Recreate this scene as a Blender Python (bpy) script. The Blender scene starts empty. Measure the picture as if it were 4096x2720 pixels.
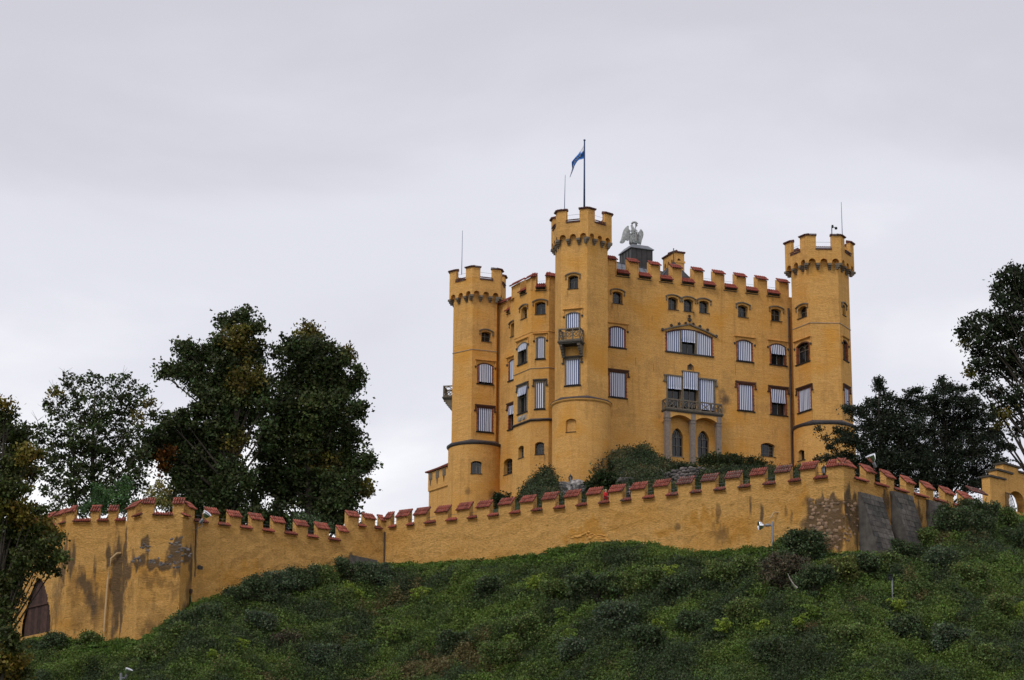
import bpy, bmesh, math, random
import numpy as np
from mathutils import Vector, Matrix, noise as mn

random.seed(7); rng = np.random.default_rng(7)
SC = bpy.context.scene
COL = SC.collection
R = math.radians

# ------------------------------------------------------------------ camera
FPX = 9420.0; PITCH = R(15.5); ROLL = R(0.5); CAMZ = 1.6
u0 = Vector((0, -math.sin(PITCH), math.cos(PITCH))); r0 = Vector((1, 0, 0)); fw = Vector((0, math.cos(PITCH), math.sin(PITCH)))
cu = u0*math.cos(ROLL) - r0*math.sin(ROLL); cr = r0*math.cos(ROLL) + u0*math.sin(ROLL)
cam = bpy.data.cameras.new("camera"); camo = bpy.data.objects.new("camera", cam); COL.objects.link(camo)
cam.sensor_width = 36.0; cam.lens = 36.0*FPX/4096.0; cam.clip_start = 1.0; cam.clip_end = 6000.0
M = Matrix(((cr.x, cu.x, -fw.x), (cr.y, cu.y, -fw.y), (cr.z, cu.z, -fw.z))).to_4x4()
M.translation = Vector((0, 0, CAMZ)); camo.matrix_world = M
SC.camera = camo

# ------------------------------------------------------------------ world: bright overcast over a thin physical sky
SUN_EL = 48.0; SUN_AZ = -38.0          # azimuth seen from the scene: to the camera's left, behind it
W = bpy.data.worlds.new("World"); SC.world = W; W.use_nodes = True
wn = W.node_tree; wn.nodes.clear()
def N(nt, t, **k):
    n = nt.nodes.new(t)
    for a, b in k.items(): setattr(n, a, b)
    return n
sky = N(wn, 'ShaderNodeTexSky', sky_type='NISHITA'); sky.sun_disc = False; sky.sun_elevation = R(SUN_EL); sky.sun_rotation = R(180+SUN_AZ)
b1 = N(wn, 'ShaderNodeBackground'); b1.inputs[1].default_value = 0.07; wn.links.new(sky.outputs[0], b1.inputs[0])
tc = N(wn, 'ShaderNodeTexCoord')
mp = N(wn, 'ShaderNodeMapping'); mp.inputs['Scale'].default_value = (1.0, 1.0, 2.6); wn.links.new(tc.outputs['Generated'], mp.inputs[0])
n1 = N(wn, 'ShaderNodeTexNoise'); n1.inputs['Scale'].default_value = 4.2; n1.inputs['Detail'].default_value = 6.0; n1.inputs['Roughness'].default_value = 0.50; n1.inputs['Distortion'].default_value = 0.25
wn.links.new(mp.outputs[0], n1.inputs['Vector'])
sx = N(wn, 'ShaderNodeSeparateXYZ'); wn.links.new(tc.outputs['Generated'], sx.inputs[0])
mr = N(wn, 'ShaderNodeMapRange'); mr.interpolation_type = 'SMOOTHSTEP'
mr.inputs['From Min'].default_value = 0.16; mr.inputs['From Max'].default_value = 0.46; wn.links.new(sx.outputs['Z'], mr.inputs['Value'])
ad = N(wn, 'ShaderNodeMath', operation='MULTIPLY_ADD'); wn.links.new(n1.outputs['Fac'], ad.inputs[0]); ad.inputs[1].default_value = 1.55; sb0 = N(wn, 'ShaderNodeMath', operation='SUBTRACT'); wn.links.new(mr.outputs[0], sb0.inputs[0]); sb0.inputs[1].default_value = 0.16; wn.links.new(sb0.outputs[0], ad.inputs[2])
rp = N(wn, 'ShaderNodeValToRGB'); rp.color_ramp.interpolation = 'EASE'
e = rp.color_ramp.elements; e[0].position = 0.34; e[0].color = (1.08, 1.08, 1.1, 1); e[1].position = 0.98; e[1].color = (0.66, 0.655, 0.725, 1)
e2 = rp.color_ramp.elements.new(0.60); e2.color = (0.80, 0.805, 0.88, 1)
dv = N(wn, 'ShaderNodeMath', operation='MULTIPLY'); dv.inputs[1].default_value = 0.62; wn.links.new(ad.outputs[0], dv.inputs[0]); wn.links.new(dv.outputs[0], rp.inputs[0])
b2 = N(wn, 'ShaderNodeBackground'); b2.inputs[1].default_value = 1.0; wn.links.new(rp.outputs[0], b2.inputs[0])
mx = N(wn, 'ShaderNodeMixShader'); mx.inputs[0].default_value = 0.95
wn.links.new(b1.outputs[0], mx.inputs[1]); wn.links.new(b2.outputs[0], mx.inputs[2])
wo = N(wn, 'ShaderNodeOutputWorld'); wn.links.new(mx.outputs[0], wo.inputs[0])

sl = bpy.data.lights.new("sun", 'SUN'); sl.energy = 1.3; sl.angle = R(15); sl.color = (1.0, 0.97, 0.93)
so = bpy.data.objects.new("sun", sl); COL.objects.link(so)
# light comes from behind-left of the camera
sd = Vector((math.sin(R(SUN_AZ))*math.cos(R(SUN_EL)), -math.cos(R(SUN_AZ))*math.cos(R(SUN_EL)), math.sin(R(SUN_EL))))
so.rotation_euler = sd.to_track_quat('Z', 'Y').to_euler(); so.location = (-60, -60, 150)
SC.view_settings.view_transform = 'Standard'; SC.view_settings.look = 'None'; SC.view_settings.gamma = 1.0; SC.view_settings.exposure = 0.0
SC.view_settings.use_curve_mapping = False
SC.cycles.max_bounces = 5; SC.cycles.diffuse_bounces = 3; SC.cycles.glossy_bounces = 2; SC.cycles.transparent_max_bounces = 4

# ------------------------------------------------------------------ geometry helpers
def ray(u, v):
    d = cr*((u-2048.0)/FPX) + cu*(-(v-1360.0)/FPX) + fw
    return d
def proj(p):
    q = Vector(p) - Vector((0, 0, CAMZ)); D = q.dot(fw)
    return 2048+FPX*q.dot(cr)/D, 1360-FPX*q.dot(cu)/D, D
def atY(u, v, Y):
    d = ray(u, v); t = Y/d.y
    return Vector((d.x*t, Y, CAMZ+d.z*t))
def XatY(u, v, Y): return atY(u, v, Y).x
DS = 4096/2361.0
def dp(x, y): return x*DS, y*DS

class Fr:
    """vertical wall plane; s runs to the right as seen from outside, o is outward."""
    def __init__(f, O, az=None, Q=None):
        f.O = Vector((O[0], O[1]))
        if Q is not None: f.d = (Vector((Q[0], Q[1]))-f.O); f.L = f.d.length; f.d.normalize()
        else: f.d = Vector((math.sin(R(az)), math.cos(R(az)))); f.L = 0
        f.n = Vector((f.d.y, -f.d.x))
    def pt(f, s, z, o=0.0):
        p = f.O + f.d*s + f.n*o
        return Vector((p.x, p.y, z))
    def hit(f, u, v, o=0.0):
        d = ray(u, v); n = Vector((f.n.x, f.n.y)); O = f.O + n*o
        t = O.dot(n)/(d.x*n.x+d.y*n.y)
        p = Vector((d.x*t, d.y*t)); return (p-f.O).dot(f.d), CAMZ+d.z*t
    def off(f, o, s=0.0):
        g = Fr((0, 0), az=0); g.O = f.O + f.n*o + f.d*s; g.d = f.d.copy(); g.n = f.n.copy(); g.L = f.L; return g
    def box(f, u0, v0, u1, v1, o=0.0):
        um, vm = (u0+u1)/2, (v0+v1)/2
        s0, zm = f.hit(u0, vm, o); s1, _ = f.hit(u1, vm, o)
        a = proj(f.pt(s0, zm, o)); b = proj(f.pt(s1, zm, o))
        if b[1] > a[1]: z1 = f.hit(u0, v0, o)[1]; z0 = f.hit(u1, v1, o)[1]
        else: z1 = f.hit(u1, v0, o)[1]; z0 = f.hit(u0, v1, o)[1]
        return s0, z0, s1, z1
    def mat(f, s=0, z=0, o=0):
        """local x = along wall, y = up, z = outward"""
        p = f.pt(s, z, o)
        return Matrix(((f.d.x, 0, f.n.x, p.x), (f.d.y, 0, f.n.y, p.y), (0, 1, 0, p.z), (0, 0, 0, 1)))

class MB:
    def __init__(m): m.v = []; m.f = []; m.mi = []; m.cur = 0; m.sm = False
    def V(m, p): m.v.append(tuple(p)); return len(m.v)-1
    def F(m, *idx): m.f.append(tuple(idx)); m.mi.append(m.cur)
    def quad(m, a, b, c, d): i = len(m.v); m.v += [tuple(a), tuple(b), tuple(c), tuple(d)]; m.F(i, i+1, i+2, i+3)
    def poly(m, pts): i = len(m.v); m.v += [tuple(p) for p in pts]; m.F(*range(i, i+len(pts)))
    def hexa(m, P):      # P: 8 points, bottom 4 (ccw from above) then top 4
        i = len(m.v); m.v += [tuple(p) for p in P]
        for q in ((0, 3, 2, 1), (4, 5, 6, 7), (0, 1, 5, 4), (1, 2, 6, 5), (2, 3, 7, 6), (3, 0, 4, 7)): m.F(*[i+k for k in q])
    def fbox(m, fr, s0, s1, z0, z1, o0, o1):   # box in wall frame, o1 outward
        m.hexa([fr.pt(s0, z0, o1), fr.pt(s1, z0, o1), fr.pt(s1, z0, o0), fr.pt(s0, z0, o0),
                fr.pt(s0, z1, o1), fr.pt(s1, z1, o1), fr.pt(s1, z1, o0), fr.pt(s0, z1, o0)])
    def box(m, c, h):
        x, y, z = c; a, b, d = h
        m.hexa([(x-a, y-b, z-d), (x+a, y-b, z-d), (x+a, y+b, z-d), (x-a, y+b, z-d), (x-a, y-b, z+d), (x+a, y-b, z+d), (x+a, y+b, z+d), (x-a, y+b, z+d)])
    def prism(m, pts0, pts1):   # two matching outlines
        n = len(pts0); i = len(m.v); m.v += [tuple(p) for p in pts0]+[tuple(p) for p in pts1]
        m.F(*[i+n-1-k for k in range(n)]); m.F(*[i+n+k for k in range(n)])
        for k in range(n): j = (k+1) % n; m.F(i+k, i+j, i+n+j, i+n+k)
    def fprism(m, fr, sz, o0, o1):   # outline in (s,z) between two offsets (outline ccw seen from outside)
        m.prism([fr.pt(s, z, o0) for s, z in sz], [fr.pt(s, z, o1) for s, z in sz])
    def tube(m, pts, rad, n=6, caps=True):
        pts = [Vector(p) for p in pts]
        if not isinstance(rad, (list, tuple)): rad = [rad]*len(pts)
        base = len(m.v)
        for k, p in enumerate(pts):
            t = (pts[min(k+1, len(pts)-1)]-pts[max(k-1, 0)])
            if t.length < 1e-9: t = Vector((0, 0, 1))
            t.normalize(); a = t.orthogonal() if abs(t.z) > .99 else t.cross(Vector((0, 0, 1))); a.normalize(); b = t.cross(a)
            for j in range(n):
                w = 2*math.pi*j/n; q = p + (a*math.cos(w)+b*math.sin(w))*rad[k]; m.v.append(tuple(q))
        for k in range(len(pts)-1):
            for j in range(n): l = (j+1) % n; m.F(base+k*n+j, base+k*n+l, base+(k+1)*n+l, base+(k+1)*n+j)
        if caps:
            m.F(*[base+n-1-j for j in range(n)]); e = base+(len(pts)-1)*n; m.F(*[e+j for j in range(n)])
    def lathe(m, origin, axis, prof, n=16):   # prof: (radius, height)
        axis = Vector(axis).normalized(); a = axis.orthogonal().normalized(); b = axis.cross(a); O = Vector(origin); base = len(m.v)
        for r, h in prof:
            for j in range(n): w = 2*math.pi*j/n; m.v.append(tuple(O+axis*h+(a*math.cos(w)+b*math.sin(w))*max(r, 1e-4)))
        for k in range(len(prof)-1):
            for j in range(n): l = (j+1) % n; m.F(base+k*n+j, base+k*n+l, base+(k+1)*n+l, base+(k+1)*n+j)
        m.F(*[base+n-1-j for j in range(n)]); e = base+(len(prof)-1)*n; m.F(*[e+j for j in range(n)])

WM = {}      # world matrices of every object made
def link(o, world, parent=None):
    COL.objects.link(o); o.matrix_basis = world; WM[o.name] = world.copy()
    if parent is not None: o.parent = parent; o.matrix_parent_inverse = WM[parent.name].inverted()
    return o
def mesh_of(name, mb, mats, smooth=False):
    me = bpy.data.meshes.new(name); me.from_pydata(mb.v, [], mb.f)
    for mt in (mats if isinstance(mats, (list, tuple)) else [mats]): me.materials.append(mt)
    if isinstance(mats, (list, tuple)) and len(mats) > 1: me.polygons.foreach_set('material_index', mb.mi)
    if smooth: me.polygons.foreach_set('use_smooth', [True]*len(me.polygons))
    me.update(); return me
def obj(name, mb, mats, parent=None, world=None, smooth=False, recalc=False):
    me = mb if isinstance(mb, bpy.types.Mesh) else mesh_of(name, mb, mats, smooth)
    if recalc:
        b = bmesh.new(); b.from_mesh(me); bmesh.ops.recalc_face_normals(b, faces=b.faces[:]); b.to_mesh(me); b.free()
    o = bpy.data.objects.new(name, me)
    return link(o, world or Matrix.Identity(4), parent)
def empty(name, loc):
    o = bpy.data.objects.new(name, None); o.empty_display_size = .3
    return link(o, Matrix.Translation(Vector(loc)))
def tag(o, label, cat, group=None):
    o['label'] = label; o['category'] = cat
    if group: o['group'] = group
    return o
def kind(o, k): o['kind'] = k; return o
def thing(name, loc, label, cat, group=None): return tag(empty(name, loc), label, cat, group)

def fbm(x, y, z=0.0, o=4):
    return mn.fractal((x, y, z), 1.0, 2.0, o)

# ------------------------------------------------------------------ materials
def new_mat(name):
    m = bpy.data.materials.new(name); m.use_nodes = True; nt = m.node_tree
    return m, nt, nt.nodes['Principled BSDF']
def sgain(p, **k):
    for a, b in k.items(): p.inputs[a].default_value = b
def noise_node(nt, scale, detail=4.0, rough=0.55, coord='Object', scl=None, dist=0.0):
    tcn = N(nt, 'ShaderNodeTexCoord'); src = tcn.outputs[coord]
    if scl: mpn = N(nt, 'ShaderNodeMapping'); mpn.inputs['Scale'].default_value = scl; nt.links.new(src, mpn.inputs[0]); src = mpn.outputs[0]
    n = N(nt, 'ShaderNodeTexNoise'); n.inputs['Scale'].default_value = scale; n.inputs['Detail'].default_value = detail; n.inputs['Roughness'].default_value = rough; n.inputs['Distortion'].default_value = dist
    nt.links.new(src, n.inputs['Vector']); return n
def ramp(nt, inp, stops, interp='LINEAR'):
    r = N(nt, 'ShaderNodeValToRGB'); r.color_ramp.interpolation = interp; els = r.color_ramp.elements
    while len(els) < len(stops): els.new(0.5)
    for el, (p, c) in zip(els, stops): el.position = p; el.color = (*c, 1) if len(c) == 3 else c
    nt.links.new(inp, r.inputs[0]); return r.outputs[0]
def mixc(nt, fac, a, b, blend='MIX'):
    x = N(nt, 'ShaderNodeMix', data_type='RGBA', blend_type=blend)
    for sock, val in ((x.inputs[0], fac), (x.inputs[6], a), (x.inputs[7], b)):
        if isinstance(val, bpy.types.NodeSocket): nt.links.new(val, sock)
        elif isinstance(val, (int, float)): sock.default_value = val
        else: sock.default_value = (*val, 1)
    return x.outputs[2]
def bump(nt, p, height, strength, dist=0.05):
    b = N(nt, 'ShaderNodeBump'); b.inputs['Strength'].default_value = strength; b.inputs['Distance'].default_value = dist
    nt.links.new(height, b.inputs['Height']); nt.links.new(b.outputs[0], p.inputs['Normal']); return b

def simple(name, col, rough=0.8, metal=0.0, var=0.25, scale=6.0, bmp=0.0, rnd=False, spec=0.3):
    m, nt, p = new_mat(name); sgain(p, Roughness=rough, Metallic=metal); p.inputs['Specular IOR Level'].default_value = spec
    n = noise_node(nt, scale, 5.0, 0.6)
    lo = tuple(c*(1-var) for c in col); hi = tuple(min(1, c*(1+var)) for c in col)
    c = ramp(nt, n.outputs['Fac'], [(0.3, lo), (0.7, hi)])
    if rnd:
        oi = N(nt, 'ShaderNodeObjectInfo'); g = ramp(nt, oi.outputs['Random'], [(0, (0.55, 0.55, 0.55)), (1, (1.25, 1.2, 1.15))]); c = mixc(nt, 1.0, c, g, 'MULTIPLY')
    nt.links.new(c, p.inputs['Base Color'])
    if bmp: bump(nt, p, n.outputs['Fac'], bmp, 0.03)
    return m

PL = (0.71, 0.388, 0.113)
def plaster_mat(name, base, grain=(0.5, 0.5, 2.2), lump=0.55, pits=0.25):
    m, nt, p = new_mat(name); sgain(p, Roughness=0.9); p.inputs['Specular IOR Level'].default_value = 0.12
    big = noise_node(nt, 0.42, 6.0, 0.65); mid = noise_node(nt, 1.6, 6.0, 0.7, scl=grain); fine = noise_node(nt, 9.0, 6.0, 0.75, scl=(0.6, 0.6, 1.6))
    lo = (base[0]*.72, base[1]*.66, base[2]*.60); hi = (base[0]*1.12, base[1]*1.16, base[2]*1.35)
    c = ramp(nt, big.outputs['Fac'], [(0.3, lo), (0.7, hi)])
    c = mixc(nt, 0.6, c, ramp(nt, mid.outputs['Fac'], [(0.30, (base[0]*.66, base[1]*.58, base[2]*.48)), (0.70, (base[0]*1.15, base[1]*1.2, base[2]*1.45))]))
    c = mixc(nt, 0.50, c, ramp(nt, fine.outputs['Fac'], [(0.30, (base[0]*.38, base[1]*.32, base[2]*.28)), (0.5, base), (0.72, (base[0]*1.3, base[1]*1.42, base[2]*1.8))]))
    pit = noise_node(nt, 5.5, 5.0, 0.8, scl=(1.0, 1.0, 1.3), dist=.6); pm = ramp(nt, pit.outputs['Fac'], [(0.60, (0, 0, 0)), (0.72, (1, 1, 1))]); pf = N(nt, 'ShaderNodeMath', operation='MULTIPLY'); nt.links.new(pm, pf.inputs[0]); pf.inputs[1].default_value = pits
    c = mixc(nt, pf.outputs[0], c, (base[0]*.34, base[1]*.26, base[2]*.2))
    # weather streaks running down
    st = noise_node(nt, 1.0, 5.0, 0.6, scl=(2.2, 2.2, 0.14)); sm = ramp(nt, st.outputs['Fac'], [(0.53, (0, 0, 0)), (0.75, (1, 1, 1))])
    smf = N(nt, 'ShaderNodeMath', operation='MULTIPLY'); nt.links.new(sm, smf.inputs[0]); smf.inputs[1].default_value = 0.42
    c = mixc(nt, smf.outputs[0], c, (base[0]*.52, base[1]*.46, base[2]*.5))
    at = N(nt, 'ShaderNodeAttribute', attribute_name='stain')
    # stain: R = grey soot, G = ochre patch, B = brown damp
    sp = N(nt, 'ShaderNodeSeparateColor'); nt.links.new(at.outputs['Color'], sp.inputs[0])
    nn = noise_node(nt, 3.6, 9.0, 0.82, scl=(1.0, 1.0, 0.5), dist=.3)
    def brk(sock, col, k=1.0):
        nonlocal c
        a = N(nt, 'ShaderNodeMath', operation='MULTIPLY_ADD'); nt.links.new(sock, a.inputs[0]); a.inputs[1].default_value = 1.5
        s2 = N(nt, 'ShaderNodeMath', operation='SUBTRACT'); nt.links.new(nn.outputs['Fac'], s2.inputs[0]); s2.inputs[1].default_value = 0.98; nt.links.new(s2.outputs[0], a.inputs[2])
        cl = N(nt, 'ShaderNodeMapRange'); nt.links.new(a.outputs[0], cl.inputs['Value']); cl.inputs['From Min'].default_value = 0.0; cl.inputs['From Max'].default_value = 0.6; cl.inputs['To Max'].default_value = k
        c = mixc(nt, cl.outputs[0], c, col)
    brk(sp.outputs['Green'], (0.66, 0.29, 0.035), 0.60); brk(sp.outputs['Blue'], (0.22, 0.125, 0.052), 0.7); brk(sp.outputs['Red'], (0.078, 0.066, 0.056), 0.80)
    nt.links.new(c, p.inputs['Base Color'])
    ad2 = N(nt, 'ShaderNodeMath', operation='ADD'); nt.links.new(mid.outputs['Fac'], ad2.inputs[0]); nt.links.new(fine.outputs['Fac'], ad2.inputs[1])
    bump(nt, p, ad2.outputs[0], lump, 0.16)
    return m
M_PL = plaster_mat("castle_plaster", PL)
M_PW = plaster_mat("rampart_plaster", (0.84, 0.472, 0.14), grain=(1.0, 1.0, 1.5), lump=1.3, pits=0.55)
def tile_material(name, a, b, lich, rnd=True):
    m, nt, p = new_mat(name); sgain(p, Roughness=0.75); p.inputs['Specular IOR Level'].default_value = 0.25
    n = noise_node(nt, 7.0, 5.0, 0.7); c = ramp(nt, n.outputs['Fac'], [(0.3, a), (0.7, b)])
    if rnd:
        oi = N(nt, 'ShaderNodeObjectInfo'); g = ramp(nt, oi.outputs['Random'], [(0, (0.62, 0.60, 0.60)), (0.5, (1, 1, 1)), (1, (1.3, 1.25, 1.3))]); c = mixc(nt, 1.0, c, g, 'MULTIPLY')
    l = noise_node(nt, 3.0, 6.0, 0.75); lm = ramp(nt, l.outputs['Fac'], [(0.62-lich*.25, (0, 0, 0)), (0.70-lich*.22, (1, 1, 1))])
    l2 = noise_node(nt, 9.0, 4.0, 0.7); lc = ramp(nt, l2.outputs['Fac'], [(0.42, (0.035, 0.028, 0.025)), (0.60, (0.20, 0.18, 0.15)), (0.72, (0.45, 0.43, 0.38))])
    c = mixc(nt, lm, c, lc); nt.links.new(c, p.inputs['Base Color']); bump(nt, p, n.outputs['Fac'], .3, .02)
    return m
M_TILE = tile_material("clay_tile_red", (0.20, 0.050, 0.032), (0.40, 0.105, 0.064), 0.34)
M_TILEL = tile_material("clay_tile_lichen", (0.18, 0.045, 0.033), (0.34, 0.085, 0.06), 0.55)
M_TILED = tile_material("clay_tile_shaded", (0.07, 0.028, 0.024), (0.17, 0.05, 0.038), 0.5, rnd=False)  # darker tile copy with lichen; shade of undersides seen from below in its colour
M_TILEC = tile_material("clay_tile_castle", (0.20, 0.042, 0.03), (0.36, 0.085, 0.055), 0.3, rnd=False)
M_STONE = simple("grey_sandstone", (0.155, 0.128, 0.095), 0.9, var=.35, scale=5, bmp=.4)
M_STONED = simple("dark_sandstone", (0.075, 0.064, 0.052), 0.9, var=.4, scale=6, bmp=.4)
M_PINK = simple("balcony_column_stone", (0.23, 0.185, 0.155), 0.85, var=.22, scale=5, bmp=.3)
M_LEAD = simple("lead_sheet", (0.055, 0.05, 0.055), 0.55, .0, var=.4, scale=3, spec=.5)
M_ROOF = simple("grey_sheet_roof", (0.17, 0.18, 0.20), 0.4, .3, var=.15, scale=1.2)
M_CHIM = simple("dark_standing_seam", (0.035, 0.031, 0.03), 0.5, .2, var=.3, scale=2, spec=.5)
M_BRICK = simple("red_brick", (0.30, 0.095, 0.045), 0.9, var=.4, scale=9, rnd=True, bmp=.3)
M_BRICKD = simple("dark_brick", (0.10, 0.045, 0.03), 0.9, var=.4, scale=9, rnd=True, bmp=.3)
M_SILL = simple("dark_slate_sill", (0.04, 0.037, 0.035), 0.7, var=.3, scale=8)
M_WOOD = simple("brown_door_boards", (0.075, 0.040, 0.032), 0.75, var=.35, scale=4, rnd=True)
M_IRON = simple("dark_iron", (0.03, 0.033, 0.035), 0.5, .6, var=.3)
M_WIRE = simple("thin_wire", (0.16, 0.19, 0.2), 0.5, .5, var=.1)
M_GALV = simple("galvanised_pole", (0.27, 0.28, 0.30), 0.55, .4, var=.2)
M_PIPEB = simple("brown_drainpipe", (0.05, 0.03, 0.026), 0.5, .1, var=.25, spec=.5)
M_PIPEY = simple("cream_drainpipe", (0.52, 0.36, 0.19), 0.6, .0, var=.2)
M_CHROME = simple("polished_reflector", (0.92, 0.93, 0.95), 0.12, 1.0, var=.02, scale=1)
M_BARK = simple("bark", (0.055, 0.045, 0.035), 0.95, var=.4, scale=6, bmp=.5)
M_SOIL = simple("dark_soil", (0.035, 0.032, 0.02), 0.95, var=.5, scale=2, bmp=.4)
M_CONC = simple("grey_weathered_stone", (0.092, 0.083, 0.074), 0.95, var=.45, scale=1.6, bmp=.5)
M_COPING = simple("pale_coping", (0.33, 0.30, 0.26), 0.9, var=.3, scale=4)
M_FRAME = simple("grey_window_frame", (0.20, 0.19, 0.165), 0.7, var=.15)
M_SWAN = simple("zinc_swan", (0.31, 0.325, 0.32), 0.55, .15, var=.3, scale=5, bmp=.4)
M_POLE = simple("blue_flagpole", (0.025, 0.055, 0.14), 0.5, .2, var=.1)
M_FLAGB = simple("flag_blue", (0.045, 0.17, 0.50), 0.85, var=.15)
M_FLAGW = simple("flag_white", (0.62, 0.64, 0.68), 0.85, var=.08)
M_SKIN = simple("skin", (0.52, 0.30, 0.21), 0.6, var=.08)
M_RED = simple("red_jacket", (0.50, 0.018, 0.022), 0.8, var=.15)
M_BLACK = simple("black_jacket", (0.012, 0.014, 0.02), 0.8, var=.2)
M_TROU = simple("dark_trousers", (0.02, 0.022, 0.03), 0.85, var=.2)
M_HAIRB = simple("blonde_hair", (0.42, 0.32, 0.17), 0.7, var=.2, scale=20)
M_HAIRG = simple("grey_hair", (0.10, 0.09, 0.08), 0.7, var=.3, scale=20)
def glass_mat():
    m, nt, p = new_mat("window_glass"); sgain(p, Roughness=0.08); p.inputs['Base Color'].default_value = (0.012, 0.013, 0.014, 1)
    n = noise_node(nt, 1.3, 2.0, 0.5); bump(nt, p, n.outputs['Fac'], 0.25, .05); return m
M_GLASS = glass_mat()
def blind_mat():
    m, nt, p = new_mat("striped_blind_cloth"); sgain(p, Roughness=0.85); p.inputs['Specular IOR Level'].default_value = 0.15
    tcn = N(nt, 'ShaderNodeTexCoord'); s = N(nt, 'ShaderNodeSeparateXYZ'); nt.links.new(tcn.outputs['Object'], s.inputs[0])
    a = N(nt, 'ShaderNodeMath', operation='MULTIPLY'); nt.links.new(s.outputs['X'], a.inputs[0]); a.inputs[1].default_value = 1/0.225
    f = N(nt, 'ShaderNodeMath', operation='FRACT'); nt.links.new(a.outputs[0], f.inputs[0])
    c = ramp(nt, f.outputs[0], [(0.0, (0.78, 0.79, 0.84)), (0.47, (0.78, 0.79, 0.84)), (0.50, (0.024, 0.055, 0.19)), (0.97, (0.024, 0.055, 0.19)), (1.0, (0.78, 0.79, 0.84))])
    nt.links.new(c, p.inputs['Base Color']); return m
M_BLIND = blind_mat()
def rock_mat():
    m, nt, p = new_mat("pale_limestone_rock"); sgain(p, Roughness=0.95)
    n = noise_node(nt, 1.4, 7.0, 0.72, dist=.4); c = ramp(nt, n.outputs['Fac'], [(0.36, (0.03, 0.03, 0.032)), (0.5, (0.16, 0.15, 0.145)), (0.62, (0.48, 0.45, 0.41))])
    nt.links.new(c, p.inputs['Base Color']); bump(nt, p, n.outputs['Fac'], 1.0, .15); return m
M_ROCK = rock_mat()
M_RUB = simple("grey_rubble_stone", (0.17, 0.155, 0.15), 0.95, var=.55, scale=5, rnd=True, bmp=.6)
M_RUBP = simple("buff_rubble_stone", (0.30, 0.20, 0.13), 0.95, var=.5, scale=5, rnd=True, bmp=.6)
def leaf_mat(name):
    m, nt, p = new_mat(name); sgain(p, Roughness=0.6); p.inputs['Specular IOR Level'].default_value = 0.25
    at = N(nt, 'ShaderNodeAttribute', attribute_name='tint'); nt.links.new(at.outputs['Color'], p.inputs['Base Color'])
    tr = N(nt, 'ShaderNodeBsdfTranslucent'); nt.links.new(at.outputs['Color'], tr.inputs[0])
    mxs = N(nt, 'ShaderNodeMixShader'); mxs.inputs[0].default_value = 0.22; out = nt.nodes['Material Output']
    nt.links.new(p.outputs[0], mxs.inputs[1]); nt.links.new(tr.outputs[0], mxs.inputs[2]); nt.links.new(mxs.outputs[0], out.inputs[0]); return m
M_LEAF = leaf_mat("leaves")
def ground_mat():
    m, nt, p = new_mat("hillside_ground"); sgain(p, Roughness=0.95); p.inputs['Specular IOR Level'].default_value = 0.1
    n = noise_node(nt, .6, 6.0, 0.65); c = ramp(nt, n.outputs['Fac'], [(0.3, (0.018, 0.026, 0.012)), (0.55, (0.035, 0.05, 0.018)), (0.72, (0.055, 0.05, 0.026))])
    nt.links.new(c, p.inputs['Base Color']); bump(nt, p, n.outputs['Fac'], .8, .2); return m
M_GROUND = ground_mat()
# ------------------------------------------------------------------ plan of the rampart (all vertical planes)
W5 = Vector((24.1, 167.0)); W4 = Vector((-10.2, 188.5)); W3 = Vector((-24.3, 178.3)); W6 = Vector((35.6, 179.0)); W7 = Vector((44.5, 188.2))
PE = Vector((-24.98, 176.75)); PD = Vector((-28.15, 176.75)); PC = Vector((-29.80, 179.10)); PB = Vector((-34.1, 179.7)); PA = Vector((-41.5, 188.5))
path = [PA, PB, PC, PD, PE, W3, W4, W5, W6, W7]
F_AB = Fr(PA, Q=PB); F_BC = Fr(PB, Q=PC); F_CD = Fr(PC, Q=PD); F_DE = Fr(PD, Q=PE); F_E3 = Fr(PE, Q=W3)
F_34 = Fr(W3, Q=W4); F_45 = Fr(W4, Q=W5); F_56 = Fr(W5, Q=W6); F_67 = Fr(W6, Q=W7)
WF = [F_AB, F_BC, F_CD, F_DE, F_E3, F_34, F_45, F_56, F_67]
def frame_at(u):
    for f in WF:
        q = f.pt(f.L, 35)
        if u <= proj(q)[0]: return f
    return WF[-1]
foot_px = [(30, 1480), (60, 1478), (110, 1472), (165, 1474), (240, 1474), (290, 1473), (330, 1470), (365, 1452), (400, 1425), (450, 1392), (500, 1374), (540, 1362), (600, 1350), (700, 1338), (780, 1318), (850, 1300), (890, 1300),
           (940, 1302), (1000, 1300), (1130, 1290), (1200, 1282), (1270, 1268), (1330, 1254), (1400, 1246), (1470, 1250), (1530, 1262), (1600, 1276), (1680, 1268), (1760, 1258), (1860, 1262), (1940, 1275),
           (2000, 1272), (2060, 1262), (2120, 1228), (2180, 1196), (2235, 1182), (2300, 1185), (2350, 1190)]
foot = []
for x, y in foot_px:
    f = frame_at(x*DS); s, z = f.hit(x*DS, y*DS); p = f.pt(s, z); foot.append((p.x, p.z))
foot.sort()
FX = np.array([a for a, b in foot]); FZ = np.array([b for a, b in foot])
PX = np.array([p.x for p in path]); PY = np.array([p.y for p in path])
def yw(x): return np.interp(x, PX, PY)
def zfoot(x): return np.interp(x, FX, FZ)
TERR = 36.4
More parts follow.
